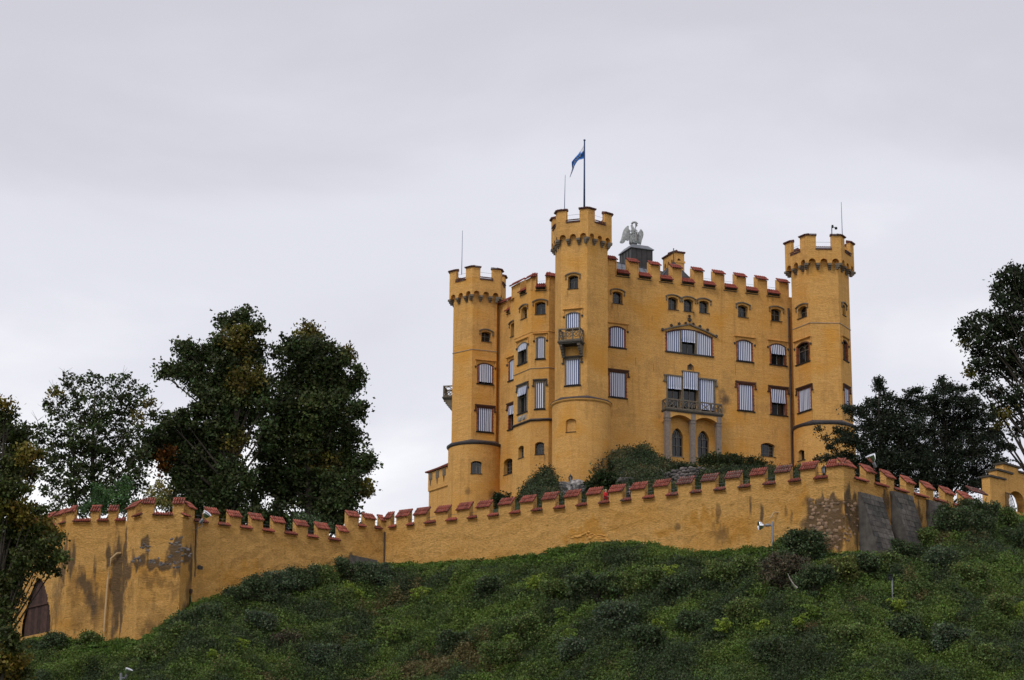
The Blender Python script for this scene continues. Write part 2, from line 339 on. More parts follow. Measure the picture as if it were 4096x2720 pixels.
# crest of the knoll the castle stands on, as seen from below (display px, at Y=239)
crest_px = [(880, 1260), (1100, 1215), (1140, 1172), (1168, 1148), (1200, 1152), (1235, 1110), (1262, 1092), (1275, 1114), (1345, 1114), (1385, 1110), (1402, 1085), (1410, 1056), (1450, 1044), (1485, 1044), (1530, 1078), (1600, 1088), (1700, 1090), (1830, 1096), (1900, 1120), (2000, 1150), (2200, 1180)]
cr3 = [atY(*dp(x, y), 239.0) for x, y in crest_px]
CX = np.array([p.x for p in cr3]); CZ = np.array([p.z for p in cr3])
def terrain(x, y):
    x = np.asarray(x, float); y = np.asarray(y, float)
    w = yw(x); zf = zfoot(x)
    d = w - y
    hill = zf - 0.60*np.clip(d, 0, 200) - 0.05*np.sin(x*.35)*np.clip(d, 0, 8)
    hill = hill + 0.35*np.sin(x*.55+y*.3)*np.clip(d/4, 0, 1) + .25*np.sin(x*1.3-y*.9)*np.clip(d/4, 0, 1)
    hill = np.maximum(hill, 0.0)
    cz = np.interp(x, CX, CZ, left=TERR, right=TERR); cz = np.where((x < CX[0]) | (x > CX[-1]), TERR, cz)
    t = np.clip((y-(w+6))/(239.0-(w+6)), 0, 1)
    back = TERR + (np.maximum(cz, TERR)-TERR)*t
    back = np.where((x > 14.0) & (x < 19.5) & (y < 232.7) & (y > w+8), np.minimum(back, 45.5), back)
    back = np.where((x > 4.4) & (x < 10.6) & (y < 238.5), np.minimum(back, 1.6+(y*.203)), back)
    bk = np.clip((y-285)/80, 0, 1); back = back*(1-bk)
    sd_ = np.clip((np.abs(x)-75)/60, 0, 1); back = back*(1-sd_)
    hill = hill*(1-sd_)
    k = np.clip((y-w-1.1)/0.6, 0, 1)
    return hill*(1-k) + back*k
def build_terrain():
    xs = np.unique(np.concatenate([np.array([-2500, -1200, -600, -300, -200, -140, -110, -90, -75]), np.arange(-62, 62, .7), np.array([75, 90, 110, 140, 200, 300, 600, 1200, 2500])]))
    ys = np.unique(np.concatenate([np.array([-300, -100, -20, 20, 50, 80, 95, 110, 120]), np.arange(128, 196, .5), np.arange(196, 250, 1.0), np.array([255, 265, 275, 285, 300, 320, 345, 365, 500, 900, 2500])]))
    X, Y = np.meshgrid(xs, ys); Z = terrain(X, Y)
    nx, ny = len(xs), len(ys)
    co = np.stack([X, Y, Z], -1).reshape(-1, 3)
    i = np.arange(nx*ny).reshape(ny, nx); q = np.stack([i[:-1, :-1], i[:-1, 1:], i[1:, 1:], i[1:, :-1]], -1).reshape(-1, 4)
    me = bpy.data.meshes.new("hillside_ground"); me.vertices.add(len(co)); me.vertices.foreach_set('co', co.ravel())
    me.loops.add(q.size); me.loops.foreach_set('vertex_index', q.ravel().astype(np.int32)); me.polygons.add(len(q)); me.polygons.foreach_set('loop_start', np.arange(0, q.size, 4, dtype=np.int32))
    me.update(calc_edges=True); me.polygons.foreach_set('use_smooth', [True]*len(q)); me.materials.append(M_GROUND)
    kind(obj("ground", me, None), 'structure')
build_terrain()
def ground_hit(u, v):
    d = ray(u, v); lo = 60.0; prev = lo
    y = lo
    while y < 260:
        t = y/d.y; x = d.x*t; z = CAMZ+d.z*t
        if terrain(x, y) >= z: return Vector((x, y, z))
        y += .15
    return None

M_TGAP = simple('tile_gap_shade', (0.05, 0.03, 0.024), .95, var=.3)  # near-black sheet under the tiles; its colour stands for shade in the gaps
# ------------------------------------------------------------------ tiles
def tile_geo(mb, Mx, L=.30, r=.085, n=5):
    """half-round clay tile, local y down the slope, z up"""
    a = []
    for yy, rr in ((0, r*.86), (L, r)):
        for k in range(n+1):
            w = math.pi*k/n; a.append(Mx @ Vector((rr*math.cos(w), yy, rr*math.sin(w)*1.25)))
    i = len(mb.v); mb.v += [tuple(p) for p in a]; m = n+1
    for k in range(n): mb.F(i+k, i+k+1, i+m+k+1, i+m+k)
    mb.F(*[i+m-1-k for k in range(m)]); mb.F(*[i+m+k for k in range(m)]); mb.F(i, i+m, i+m+n, i+n)
TILE_ME = {}
def tile_mesh(L, mat):
    k = (round(L, 2), mat.name)
    if k not in TILE_ME:
        mb = MB(); tile_geo(mb, Matrix.Identity(4), L=L); TILE_ME[k] = mesh_of("tile", mb, mat)
    return TILE_ME[k]
tile_count = {}
def cap(parent, fr, s0, s1, ze, zr, o_f, o_b, mat=None, single=True, rows=2, pitch_w=.185, bodymb=None, over=.06, limit=300, ridge=False, nm='tile', side=1.0):
    """mono-pitch tiled cap: eave (ze) at offset o_f outside, ridge (zr) at o_b"""
    mat = mat or M_TILE
    n = max(2, round((s1-s0+2*over)/pitch_w)); w = (s1-s0+2*over)/n; a = s0-over
    dz, do = zr-ze, o_f-o_b; SL = math.hypot(dz, do); L = SL/rows*1.06
    if bodymb is not None:   # wedge of masonry under the tiles
        bodymb.hexa([fr.pt(s0, ze, o_f-.06), fr.pt(s1, ze, o_f-.06), fr.pt(s1, ze, o_b), fr.pt(s0, ze, o_b),
                     fr.pt(s0, ze+.04, o_f-.06), fr.pt(s1, ze+.04, o_f-.06), fr.pt(s1, zr-.02, o_b), fr.pt(s0, zr-.02, o_b)])
    X = Vector((fr.d.x, fr.d.y, 0)); Yd = (Vector((fr.n.x, fr.n.y, 0))*do - Vector((0, 0, 1))*dz)/SL; Zd = X.cross(Yd)
    if Zd.z < 0: Zd = -Zd
    bed = MB(); bed.hexa([fr.pt(a, ze+.045, o_f-.03), fr.pt(s1+over, ze+.045, o_f-.03), fr.pt(s1+over, zr-.0, o_b), fr.pt(a, zr-.0, o_b), fr.pt(a, ze+.075, o_f-.03), fr.pt(s1+over, ze+.075, o_f-.03), fr.pt(s1+over, zr+.03, o_b), fr.pt(a, zr+.03, o_b)]); obj('tile_gap_slab', bed, M_TGAP, parent)  # added dark slab that paints the shade between tile columns
    jmb = MB() if not single else None
    for k in range(n):
        for r_ in range(rows):
            t = r_/rows
            o = o_b+(do)*t; z = zr-dz*t + .035
            jit = random.uniform(-.012, .012)
            P = fr.pt(a+w*(k+.5)+jit, z, o)
            up = Zd; Mx = Matrix(((X.x, Yd.x, up.x, P.x), (X.y, Yd.y, up.y, P.y), (X.z, Yd.z, up.z, P.z), (0, 0, 0, 1)))
            sc = Matrix.Rotation(.075, 4, 'X') @ Matrix.Diagonal((.84*w/.185, 1, w/.185, 1))
            key = parent.name
            if single and tile_count.get(key, 0) < limit:
                tile_count[key] = tile_count.get(key, 0)+1
                Mx = Mx @ Matrix.Rotation(random.uniform(-.05, .05), 4, 'Z')
                o_ = bpy.data.objects.new('tile', tile_mesh(L*1.04, mat)); link(o_, Mx @ sc, parent)
            else:
                if jmb is None: jmb = MB()
                tile_geo(jmb, Mx @ sc, L=L*1.04)
    if ridge:
        rb = MB(); m_ = 4
        for k in range(m_):
            aa = s0-over+(s1-s0+2*over)*k/m_; bb = s0-over+(s1-s0+2*over)*(k+1.08)/m_
            rb.tube([fr.pt(aa, zr+.04, o_b+.02), fr.pt(min(bb, s1+over), zr+.04, o_b+.02)], [.085, .095], 8)
        obj('ridge_tile', rb, mat, parent)
    if jmb is not None and jmb.v:
        o_ = obj(nm, jmb, mat, parent); kind(o_, 'stuff'); return o_

# ------------------------------------------------------------------ rough rampart faces with stains
def rough_wall(name, parent, fr, s0, s1, ztop, brushes, zbot=None, step=.13, amp=.075, thick=.55, mat=None, holes=()):
    ns = max(2, int((s1-s0)/step)); zmin = (zbot if zbot is not None else min(float(zfoot(fr.pt(s, 0).x)) for s in np.linspace(s0, s1, 20))-1.2)
    nz = max(2, int((ztop-zmin)/step)); V = []; Fc = []; col = []
    S = np.linspace(s0, s1, ns+1); Z = np.linspace(zmin, ztop, nz+1)
    br = []
    for (uc, vc, ru, rv, ch, k) in brushes:
        sc_, zc = fr.hit(uc, vc); s2, _ = fr.hit(uc+ru, vc); _, z2 = fr.hit(uc, vc+rv); br.append((sc_, zc, abs(s2-sc_)+.01, abs(z2-zc)+.01, ch, k))
    for j, z in enumerate(Z):
        for i, s in enumerate(S):
            edge = min(1, min(i, ns-i)/2.0, (nz-j)/2.0)
            p = fr.pt(s, z)
            h = (fbm(p.x*1.1, p.y*1.1, z*1.5, 4)*.8 + fbm(p.x*4, p.y*4, z*5, 3)*.38)*amp*edge
            V.append(tuple(fr.pt(s, z, h)))
            c = [0, 0, 0]
            wx = fbm(p.x*.9, p.y*.9, z*.8+5, 4)*.5; wz = fbm(p.x*2.6+9, p.y*2.6, z*.22, 5)*1.15
            for (bs, bz, rs, rz, ch, k) in br:
                q = abs((s-bs)/rs+wx)**2.6+abs((z-bz)/rz+wz)**2.6
                if q < 5: c[ch] = max(c[ch], k*.95*math.exp(-q*.8))
            c[2] = max(c[2], .52+.35*fbm(p.x*.25, p.y*.25, z*.3, 3) - .18*(z-zmin)); c[1] = max(c[1], .30+.5*fbm(p.x*.16+3, p.y*.16, z*.35, 3))
            col.append((*c, 1))
    m_ = ns+1
    hb = [fr.box(*h) for h in holes]
    for j in range(nz):
        for i in range(ns):
            sc_, zc_ = (S[i]+S[i+1])/2, (Z[j]+Z[j+1])/2
            if any(a < sc_ < c2 and b < zc_ < d2 - (abs(sc_-(a+c2)/2)/((c2-a)/2))**2*(c2-a)*.75 for a, b, c2, d2 in hb): continue
            Fc.append((j*m_+i, j*m_+i+1, (j+1)*m_+i+1, (j+1)*m_+i))
    k0 = len(V)   # back and top
    for s in (s0, s1):
        for z in (zmin, ztop): V.append(tuple(fr.pt(s, z, -thick))); col.append((0, 0, 0, 1))
    V += [tuple(fr.pt(s0, ztop, 0)), tuple(fr.pt(s1, ztop, 0)), tuple(fr.pt(s0, zmin, 0)), tuple(fr.pt(s1, zmin, 0))]; col += [(0, 0, 0, 1)]*4
    Fc += [(k0+2, k0, k0+1, k0+3), (k0+4, k0+5, k0+3, k0+1), (k0, k0+6, k0+4, k0+1), (k0+7, k0+2, k0+3, k0+5)]
    me = bpy.data.meshes.new(name); me.from_pydata(V, [], Fc); me.materials.append(mat or M_PW)
    ca = me.color_attributes.new('stain', 'FLOAT_COLOR', 'POINT'); ca.data.foreach_set('color', np.array(col, dtype=np.float32).ravel())
    me.polygons.foreach_set('use_smooth', [len(f) == 4 and i < len(Fc)-4 for i, f in enumerate(Fc)]); me.update()
    return obj(name, me, None, parent)

def crenel(parent, fr, merlons, gaps, z_s, z_e, z_r, thick=.55, lich=(), single=True, cap_o=.12, sill_o=.16, rail=True, wallmb=None, sill_h=.30, rows=2):
    """merlons: list of (s0,s1[,side]); z_s sill eave, z_e merlon eave, z_r merlon ridge"""
    for q, (a, b) in enumerate(merlons):
        body = MB(); body.fbox(fr, a, b, z_s, z_e, -thick, 0.0)
        body.hexa([fr.pt(a, z_e, cap_o-.05), fr.pt(b, z_e, cap_o-.05), fr.pt(b, z_e, -thick), fr.pt(a, z_e, -thick), fr.pt(a, z_e+.05, cap_o-.05), fr.pt(b, z_e+.05, cap_o-.05), fr.pt(b, z_r-.02, -thick), fr.pt(a, z_r-.02, -thick)])
        obj('merlon', body, M_PW, parent)
        mm = M_TILEL if any(l0 <= proj(fr.pt((a+b)/2, z_e))[0] <= l1 for l0, l1 in lich) else M_TILE
        if random.random() < .3 and mm is M_TILEL: mm = M_TILE
        cap(parent, fr, a, b, z_e, z_r, cap_o, -thick*.95, mat=mm, single=single, ridge=(mm is M_TILE and random.random() < .4), rows=rows, nm='tile_cap')
    for (a, b) in gaps:
        sb = MB()
        mm = M_TILEL if any(l0-60 <= proj(fr.pt((a+b)/2, z_e))[0] <= l1 for l0, l1 in lich) else M_TILE
        a_, b_ = a-.08, b+.05
        sb.hexa([fr.pt(a_, z_s-.10, .0), fr.pt(b_, z_s-.10, .0), fr.pt(b_, z_s-.10, -thick), fr.pt(a_, z_s-.10, -thick), fr.pt(a_, z_s-.02, sill_o), fr.pt(b_, z_s-.02, sill_o), fr.pt(b, z_s+sill_h-.03, -.30), fr.pt(a, z_s+sill_h-.03, -.30)])
        cap(parent, fr, a_+.05, b_-.05, z_s, z_s+sill_h, sill_o+.05, -.25, mat=mm, single=False, rows=1, nm='sill_tiles')
        obj('sill', sb, M_PW, parent)
        if rail:
            rb = MB()
            for zz in (z_s+sill_h+.32,): rb.tube([fr.pt(a-.05, zz, -.25), fr.pt(b+.05, zz, -.25)], .014, 4)
            obj('railing', rb, M_WIRE, parent)

def runs(fr, centers_u, w, vref, s_end0=None, s_end1=None):
    m = []
    for u in centers_u:
        s, _ = fr.hit(u, vref); m.append((s-w/2, s+w/2))
    return m
def gaps_of(ms, s0=None, s1=None):
    g = [(ms[i][1], ms[i+1][0]) for i in range(len(ms)-1)]
    if s0 is not None and ms[0][0] > s0+.1: g.insert(0, (s0, ms[0][0]))
    if s1 is not None and ms[-1][1] < s1-.1: g.append((ms[-1][1], s1))
    return g

# ---- left bastion (half-octagon turret at the corner with its flank and gate wall)
bastion = thing('bastion', PD.to_3d()+Vector((0, 0, 27)), 'stained ochre corner bastion with arched brown gate behind the left tree', 'bastion')
zS = F_DE.hit(650, 2065)[1]; zE = zS+.78; zR = zE+.58
def D2(l): return [(x*DS, y*DS, rx*DS, ry*DS, c, k) for x, y, rx, ry, c, k in l]
def Zo(l): return [(x/1.912, 1900+y/1.912, rx/1.912, ry/1.912, c, k) for x, y, rx, ry, c, k in l]
st_bc = Zo([(560, 640, 22, 180, 0, 1.0), (525, 640, 25, 120, 0, .8), (640, 790, 60, 90, 0, .9), (690, 860, 70, 160, 0, .8), (730, 650, 14, 120, 0, .8), (720, 1000, 100, 140, 2, .8), (840, 600, 28, 90, 0, 1.1), (900, 800, 45, 420, 0, .95), (880, 1050, 45, 260, 0, .9), (920, 620, 60, 60, 0, .8), (600, 1050, 80, 160, 2, .6), (560, 900, 60, 160, 2, .6)])
st_cd = Zo([(955, 580, 22, 120, 0, 1.1), (980, 700, 35, 80, 0, 1.1), (930, 900, 40, 320, 0, .9), (1040, 680, 40, 50, 0, .9), (1000, 900, 30, 90, 2, .6)])
st_de = Zo([(1105, 545, 28, 55, 0, 1.2), (1060, 680, 60, 45, 0, 1.1), (1180, 680, 60, 40, 0, 1.2), (1260, 690, 60, 35, 0, 1.1), (1350, 540, 60, 55, 0, 1.25), (1330, 620, 70, 60, 0, 1.2), (1410, 590, 45, 80, 0, 1.2), (1380, 720, 60, 70, 0, .9), (1160, 800, 140, 80, 2, .7), (1330, 880, 120, 90, 2, .6), (1180, 1080, 120, 120, 2, .5), (1000, 780, 60, 120, 0, .6), (1220, 1180, 200, 60, 2, .9), (1130, 600, 18, 90, 0, .8)])
st_e3 = Zo([(1440, 600, 45, 70, 0, 1.1), (1470, 720, 30, 160, 0, 1.1), (1450, 950, 40, 160, 2, .9), (1490, 480, 12, 160, 0, .8), (1420, 1050, 40, 60, 0, .7)])
st_ab = Zo([(480, 700, 40, 120, 0, .8), (440, 900, 50, 160, 0, .6), (500, 560, 20, 100, 0, .8), (430, 1050, 60, 120, 2, .7), (100, 900, 60, 300, 2, .5)])
gate_px = (180/1.912, 1900+770/1.912, 392/1.912, 1900+1240/1.912)
def bastion_stones():
    pass
rough_wall('flank_wall', bastion, F_AB, 0, F_AB.L, zS, st_ab, holes=[gate_px])
rough_wall('wall_face', bastion, F_BC, 0, F_BC.L, zS, st_bc)
rough_wall('wall_face', bastion, F_CD, 0, F_CD.L, zS, st_cd)
rough_wall('wall_face', bastion, F_DE, 0, F_DE.L, zS, st_de)
rough_wall('wall_face', bastion, F_E3, 0, F_E3.L, zS, st_e3)
# gate: pointed arch of boards with a transom
gs0, gz0, gs1, gz1 = F_AB.box(*gate_px)
gf = MB(); gm = (gs0+gs1)/2; gw = (gs1-gs0)/2
def gtop(s): return gz1 - (abs(s-gm)/gw)**2*gw*1.5
nb = 9
for k in range(nb):
    a = gs0-.05+(gs1-gs0+.1)*k/nb; b = gs0-.05+(gs1-gs0+.1)*(k+1)/nb-.02
    bb = MB(); bb.hexa([F_AB.pt(a, gz0-1.5, -.22), F_AB.pt(b, gz0-1.5, -.22), F_AB.pt(b, gz0-1.5, -.3), F_AB.pt(a, gz0-1.5, -.3), F_AB.pt(a, gtop(a)+.1, -.22), F_AB.pt(b, gtop(b)+.1, -.22), F_AB.pt(b, gtop(b)+.1, -.3), F_AB.pt(a, gtop(a)+.1, -.3)])
    g_ = obj('gate_board', bb, M_WOOD, bastion)
_, ztr = F_AB.hit(290/1.912, 1900+990/1.912)
tb = MB(); tb.fbox(F_AB, gs0-.05, gs1+.05, ztr-.08, ztr+.06, -.21, -.12); obj('gate_transom', tb, M_WOOD, bastion)
def Zc(*xs): return [x/1.912 for x in xs]
mw = .95
def px_m(fr, pairs, v=2060): return [(fr.hit(a, v)[0], fr.hit(b, v)[0]) for a, b in pairs]
m_ab = [(a, b) for a, b in px_m(F_AB, [Zc(150, 200), Zc(225, 285), Zc(325, 385), Zc(425, 475)])]+[(F_AB.L-.75, F_AB.L)]
m_bc = [(0, .30)]+px_m(F_BC, [Zc(692, 755), Zc(828, 892)])
m_cd = [(.35, F_CD.L-1.05)]
m_de = [(0, .02+F_DE.hit(1172/1.912, 2060)[0])]+[(F_DE.hit(1318/1.912, 2060)[0], F_DE.L)]
m_e3 = [(.75, F_E3.L)]
crenel(bastion, F_AB, m_ab, gaps_of(m_ab, 0), zS, zE, zR)
crenel(bastion, F_BC, m_bc, gaps_of(m_bc, None, F_BC.L), zS, zE, zR)
crenel(bastion, F_CD, m_cd, gaps_of(m_cd, None, F_CD.L), zS, zE+.05, zR+.05)
crenel(bastion, F_DE, m_de, gaps_of(m_de), zS, zE+.1, zR+.1)
crenel(bastion, F_E3, m_e3, gaps_of(m_e3, 0), zS, zE, zR)
# embedded grey stones where the render has gone
ROCKM = {}
def rock_mesh(k, mat, sub=1):
    key = (k, mat.name)
    if key not in ROCKM:
        b = bmesh.new(); bmesh.ops.create_icosphere(b, subdivisions=sub, radius=1.0); r_ = random.Random(k*31+5)
        for v in b.verts:
            v.co = Vector((math.copysign(abs(v.co.x)**.75, v.co.x), math.copysign(abs(v.co.y)**.75, v.co.y), v.co.z))*(1+r_.uniform(-.16, .16))
        me = bpy.data.meshes.new("stone"); b.to_mesh(me); b.free(); me.materials.append(mat); ROCKM[key] = me
    return ROCKM[key]
def stones(parent, fr, px_list, mat, size=(.17, .12), o=-.03, nm='stone', depth=.12, jit=.04):
    for (u, v) in px_list:
        s, z = fr.hit(u, v); w = size[0]*random.uniform(.7, 1.35); h = size[1]*random.uniform(.75, 1.3)
        Mx = fr.mat(s+random.uniform(-jit, jit), z+random.uniform(-jit, jit), o+random.uniform(-.02, .02)) @ Matrix.Rotation(random.uniform(-.25, .25), 4, 'Z') @ Matrix.Diagonal((w, h, depth, 1))
        o_ = bpy.data.objects.new(nm, rock_mesh(random.randrange(6), mat)); link(o_, Mx, parent)
pl_ = []
for (x, y, n_, sx_, sy_) in [(1110, 540, 7, 22, 45), (1050, 660, 5, 30, 35), (1170, 665, 9, 50, 25), (1250, 680, 8, 45, 25), (1350, 530, 14, 45, 45), (1400, 600, 12, 45, 50), (1340, 660, 8, 60, 40)]:
    for _ in range(n_): pl_.append(((x+random.gauss(0, sx_*.7))/1.912, 1900+(y+random.gauss(0, sy_*.7))/1.912))
stones(bastion, F_DE, pl_, M_RUB, size=(.14, .09), o=-.02, depth=.07)
# drainpipes on the bastion
pb = MB()
def P(fr, x, y, o): s, z = fr.hit(x/1.912, 1900+y/1.912, o); return fr.pt(s, z, o)
pb.tube([P(F_BC, 925, 598, .02), P(F_BC, 895, 600, .22), P(F_BC, 850, 640, .22), P(F_BC, 825, 800, .2), P(F_BC, 800, 1130, .2), P(F_BC, 797, 1200, .2)], .085, 8)
tag(obj('drainpipe', pb, M_PIPEY), 'cream drainpipe bending out of the stained bastion wall by the left gate', 'drainpipe')
pb = MB(); pb.tube([P(F_E3, 1500, 345, .1), P(F_E3, 1492, 600, .1), P(F_E3, 1488, 880, .1)], .05, 6); pb.fbox(F_E3, F_E3.L-.32, F_E3.L-.06, P(F_E3, 1488, 912, .1).z, P(F_E3, 1488, 880, .1).z, .03, .15)
pb.tube([P(F_E3, 1488, 905, .1), P(F_E3, 1484, 985, .1)], .045, 6)
tag(obj('drainpipe', pb, M_PIPEB), 'thin dark downpipe in the corner beside the bastion floodlight', 'drainpipe')

# ---- rampart from the bastion to the inner corner
wall_w = thing('rampart', F_34.pt(F_34.L/2, 32), 'ochre battlemented wall between the left bastion and the inner corner', 'wall')
def Zd(x, y): return 700+x/2.24, 1900+y/2.24
zA = F_34.hit(*Zd(900, 523))[1]; sStep = F_34.hit(*Zd(1550, 450))[0]
zB = F_34.hit(*Zd(1700, 475))[1]
st34 = [(*Zd(700, 900), 90, 60, 1, .75), (*Zd(480, 900), 60, 50, 1, .7), (*Zd(1000, 640), 90, 20, 1, .5), (*Zd(210, 830), 8, 8, 0, 1.2), (*Zd(1600, 760), 50, 25, 0, .9), (*Zd(1890, 650), 7, 60, 0, 1.0), (*Zd(190, 600), 6, 160, 0, .7), (*Zd(1400, 820), 60, 35, 1, .5)]
rough_wall('wall_face', wall_w, F_34, 0, sStep, zA, st34)
rough_wall('wall_face', wall_w, F_34, sStep, F_34.L, zB, st34)
cA = [Zd(x, 400)[0] for x in (345, 540, 737, 935, 1140, 1332)]
mA = [(F_34.hit(Zd(x-53, 0)[0], 2080)[0], F_34.hit(Zd(x+53, 0)[0], 2080)[0]) for x in (340, 540, 738, 935, 1141, 1332)] + [(F_34.hit(Zd(1470, 0)[0], 2120)[0], sStep)]
crenel(wall_w, F_34, mA, gaps_of(mA, 0.0), zA, zA+.80, zA+1.38)
mB = [(sStep, F_34.hit(Zd(1648, 0)[0], 2080)[0]), (F_34.hit(Zd(1700, 0)[0], 2080)[0], F_34.hit(Zd(1795, 0)[0], 2080)[0]), (F_34.hit(Zd(1845, 0)[0], 2080)[0], F_34.L)]
crenel(wall_w, F_34, mB, gaps_of(mB), zB, zB+.72, zB+1.28)
hb_ = MB(); hb_.tube([F_34.pt(F_34.L-.06, 29.5, .1), F_34.pt(F_34.L-.06, zB-.1, .1)], .05, 6); tag(obj('drainpipe', hb_, M_PIPEB), 'dark downpipe in the inner corner of the long wall', 'drainpipe')
# put-log hole, a block coloured dark for its shade, and stone hut mouth
hb_ = MB(); s_, z_ = F_34.hit(*Zd(225, 832)); hb_.fbox(F_34, s_-.2, s_+.2, z_-.12, z_+.14, -.1, .06); obj('opening', hb_, M_SILL, wall_w)
s_, z_ = F_34.hit(*Zd(1650, 775)); hb_ = MB(); hb_.hexa([F_34.pt(s_-1.3, z_-1.2, .9), F_34.pt(s_+1.3, z_-1.2, .9), F_34.pt(s_+1.3, z_-1.2, 0), F_34.pt(s_-1.3, z_-1.2, 0), F_34.pt(s_-1.1, z_+.3, .7), F_34.pt(s_+1.3, z_+.15, .7), F_34.pt(s_+1.3, z_+.3, 0), F_34.pt(s_-.9, z_+.45, 0)])
tag(obj('culvert_head', hb_, M_CONC), 'low dark stone culvert head half hidden in bushes below the wall corner', 'culvert')

# ---- long rampart
wall_m = thing('rampart', F_45.pt(F_45.L/2, 33), 'long battlemented retaining wall of rough ochre render under the castle', 'wall')
def Zm(x, y): return 2400+x/2.614, 1450+y/2.614
def Zr(x, y): return 3100+x/2.24, 1700+y/2.24
zC = (F_45.hit(*Zm(265, 1440))[1]+F_45.hit(*Zr(180, 508))[1]+F_45.hit(*Zd(2100, 485))[1])/3
stain_ochre = []
def Zh(x, y): return 1600+x/1.4756, 2000+y/1.4756
st45 = [(*Zh(1130, 135), 30, 28, 1, 1.1), (*Zh(1060, 200), 60, 30, 1, 1.0), (*Zh(1150, 210), 50, 25, 1, .9), (*Zh(1880, 70), 12, 40, 2, 1.0), (*Zh(1790, 110), 70, 40, 1, .9), (*Zh(1900, 200), 40, 40, 2, .8), (*Zh(2136, 50), 8, 45, 0, 1.0), (*Zh(2070, 60), 5, 50, 0, .8), (*Zh(1640, 160), 16, 14, 2, 1.0), (*Zh(1560, 190), 50, 20, 1, .8),
        (*Zh(2000, 190), 90, 40, 1, .8), (*Zh(2280, 60), 8, 25, 2, .8), (*Zh(700, 150), 120, 30, 1, .45), (*Zh(1350, 150), 120, 25, 1, .55), (*Zh(2250, 30), 90, 25, 1, .6), (*Zh(1700, 220), 90, 14, 2, .5), (*Zr(180, 780), 60, 60, 1, .7), (*Zr(250, 700), 30, 80, 1, .8),
        (*Zr(450, 720), 66, 34, 0, 1.4), (*Zr(440, 800), 72, 60, 0, 1.5), (*Zr(440, 920), 72, 70, 0, 1.5), (*Zr(480, 1000), 66, 60, 0, 1.4), (*Zr(500, 760), 50, 50, 0, 1.3), (*Zr(340, 720), 28, 30, 0, 1.2), (*Zr(330, 830), 25, 60, 0, 1.2), (*Zr(600, 900), 14, 150, 1, .8), (*Zr(150, 840), 8, 30, 0, .7)]
rough_wall('wall_face', wall_m, F_45, 0, F_45.L, zC, st45, amp=.085)
cen = [1608.5, 1680, 1766, 1851, 1931, 2018, 2105, 2193, 2283, 2372, 2461, 2549, 2642, 2737, 2832, 2929, 3029, 3130, 3232]
mC = [(0, .55)]
for i_, u_ in enumerate(cen):
    hw = 24+ (u_-1608)/(3232-1608)*6; mC.append((F_45.hit(u_-hw+2, 2000)[0], F_45.hit(u_+hw+2, 2000)[0]))
mC.append((F_45.hit(3308, 1880)[0], F_45.L))
LICH = [(2500, 2580), (2680, 2780), (2800, 3150)]
crenel(wall_m, F_45, mC, gaps_of(mC), zC, zC+.80, zC+1.46, lich=LICH)
pl_ = []
for r_ in range(15):
    for c_ in range(9):
        x = 318+c_*33+random.uniform(-8, 8)+(r_ % 2)*14; y = 672+r_*30+random.uniform(-7, 7)
        if y > 650+ (460-x)*.12 and x < 590 and random.random() < .55: pl_.append(Zr(x, y))
stones(wall_m, F_45, pl_, M_RUBP, size=(.16, .13), o=-.01, depth=.08)
# broken ledge of render on the long wall
stones(wall_m, F_45, [Zh(x, 205+abs((x-1090)/6.0)+random.uniform(-18, 14)) for x in range(985, 1235, 7)], simple("bare_ochre_stone", (.62, .33, .09), .95, var=.4, scale=6, bmp=.5), size=(.16, .07), o=.0, depth=.08)

# ---- rampart on the right with three buttresses
wall_e = thing('rampart', F_56.pt(F_56.L/2, 33), 'right-hand battlemented wall with grey sloping buttresses under dark yews', 'wall')
st56 = [(*Zr(680, 720), 30, 30, 0, 1.2), (*Zr(700, 850), 30, 90, 0, 1.2), (*Zr(640, 660), 10, 30, 0, .9), (*Zr(990, 720), 16, 50, 0, .9), (*Zr(1000, 850), 20, 60, 2, 1.0), (*Zr(1290, 800), 20, 40, 0, .8), (*Zr(1560, 740), 40, 30, 1, .8), (*Zr(640, 900), 16, 120, 2, .9), (*Zr(900, 560), 100, 15, 1, .5)]
rough_wall('wall_face', wall_e, F_56, 0, F_56.L, zC, st56)
mE = [(0, F_56.hit(Zr(712, 0)[0], 1890)[0])]
for a_, b_ in ((820, 893), (1000, 1065), (1175, 1243), (1348, 1415), (1518, 1590), (1680, 1755)):
    mE.append((F_56.hit(Zr(a_-5, 0)[0], 1900)[0], F_56.hit(Zr(b_, 0)[0], 1900)[0]))
crenel(wall_e, F_56, mE, gaps_of(mE, None, F_56.L), zC, zC+.80, zC+1.46)
pl_ = []
for _ in range(34): pl_.append(Zr(random.uniform(615, 740), random.uniform(690, 1060)))
stones(wall_e, F_56, pl_, M_RUBP, size=(.15, .10), o=-.01, depth=.08)
M_CONCR = simple("grey_facing_stone", (0.098, 0.090, 0.082), 0.95, var=.5, scale=2.2, bmp=.6, rnd=True)
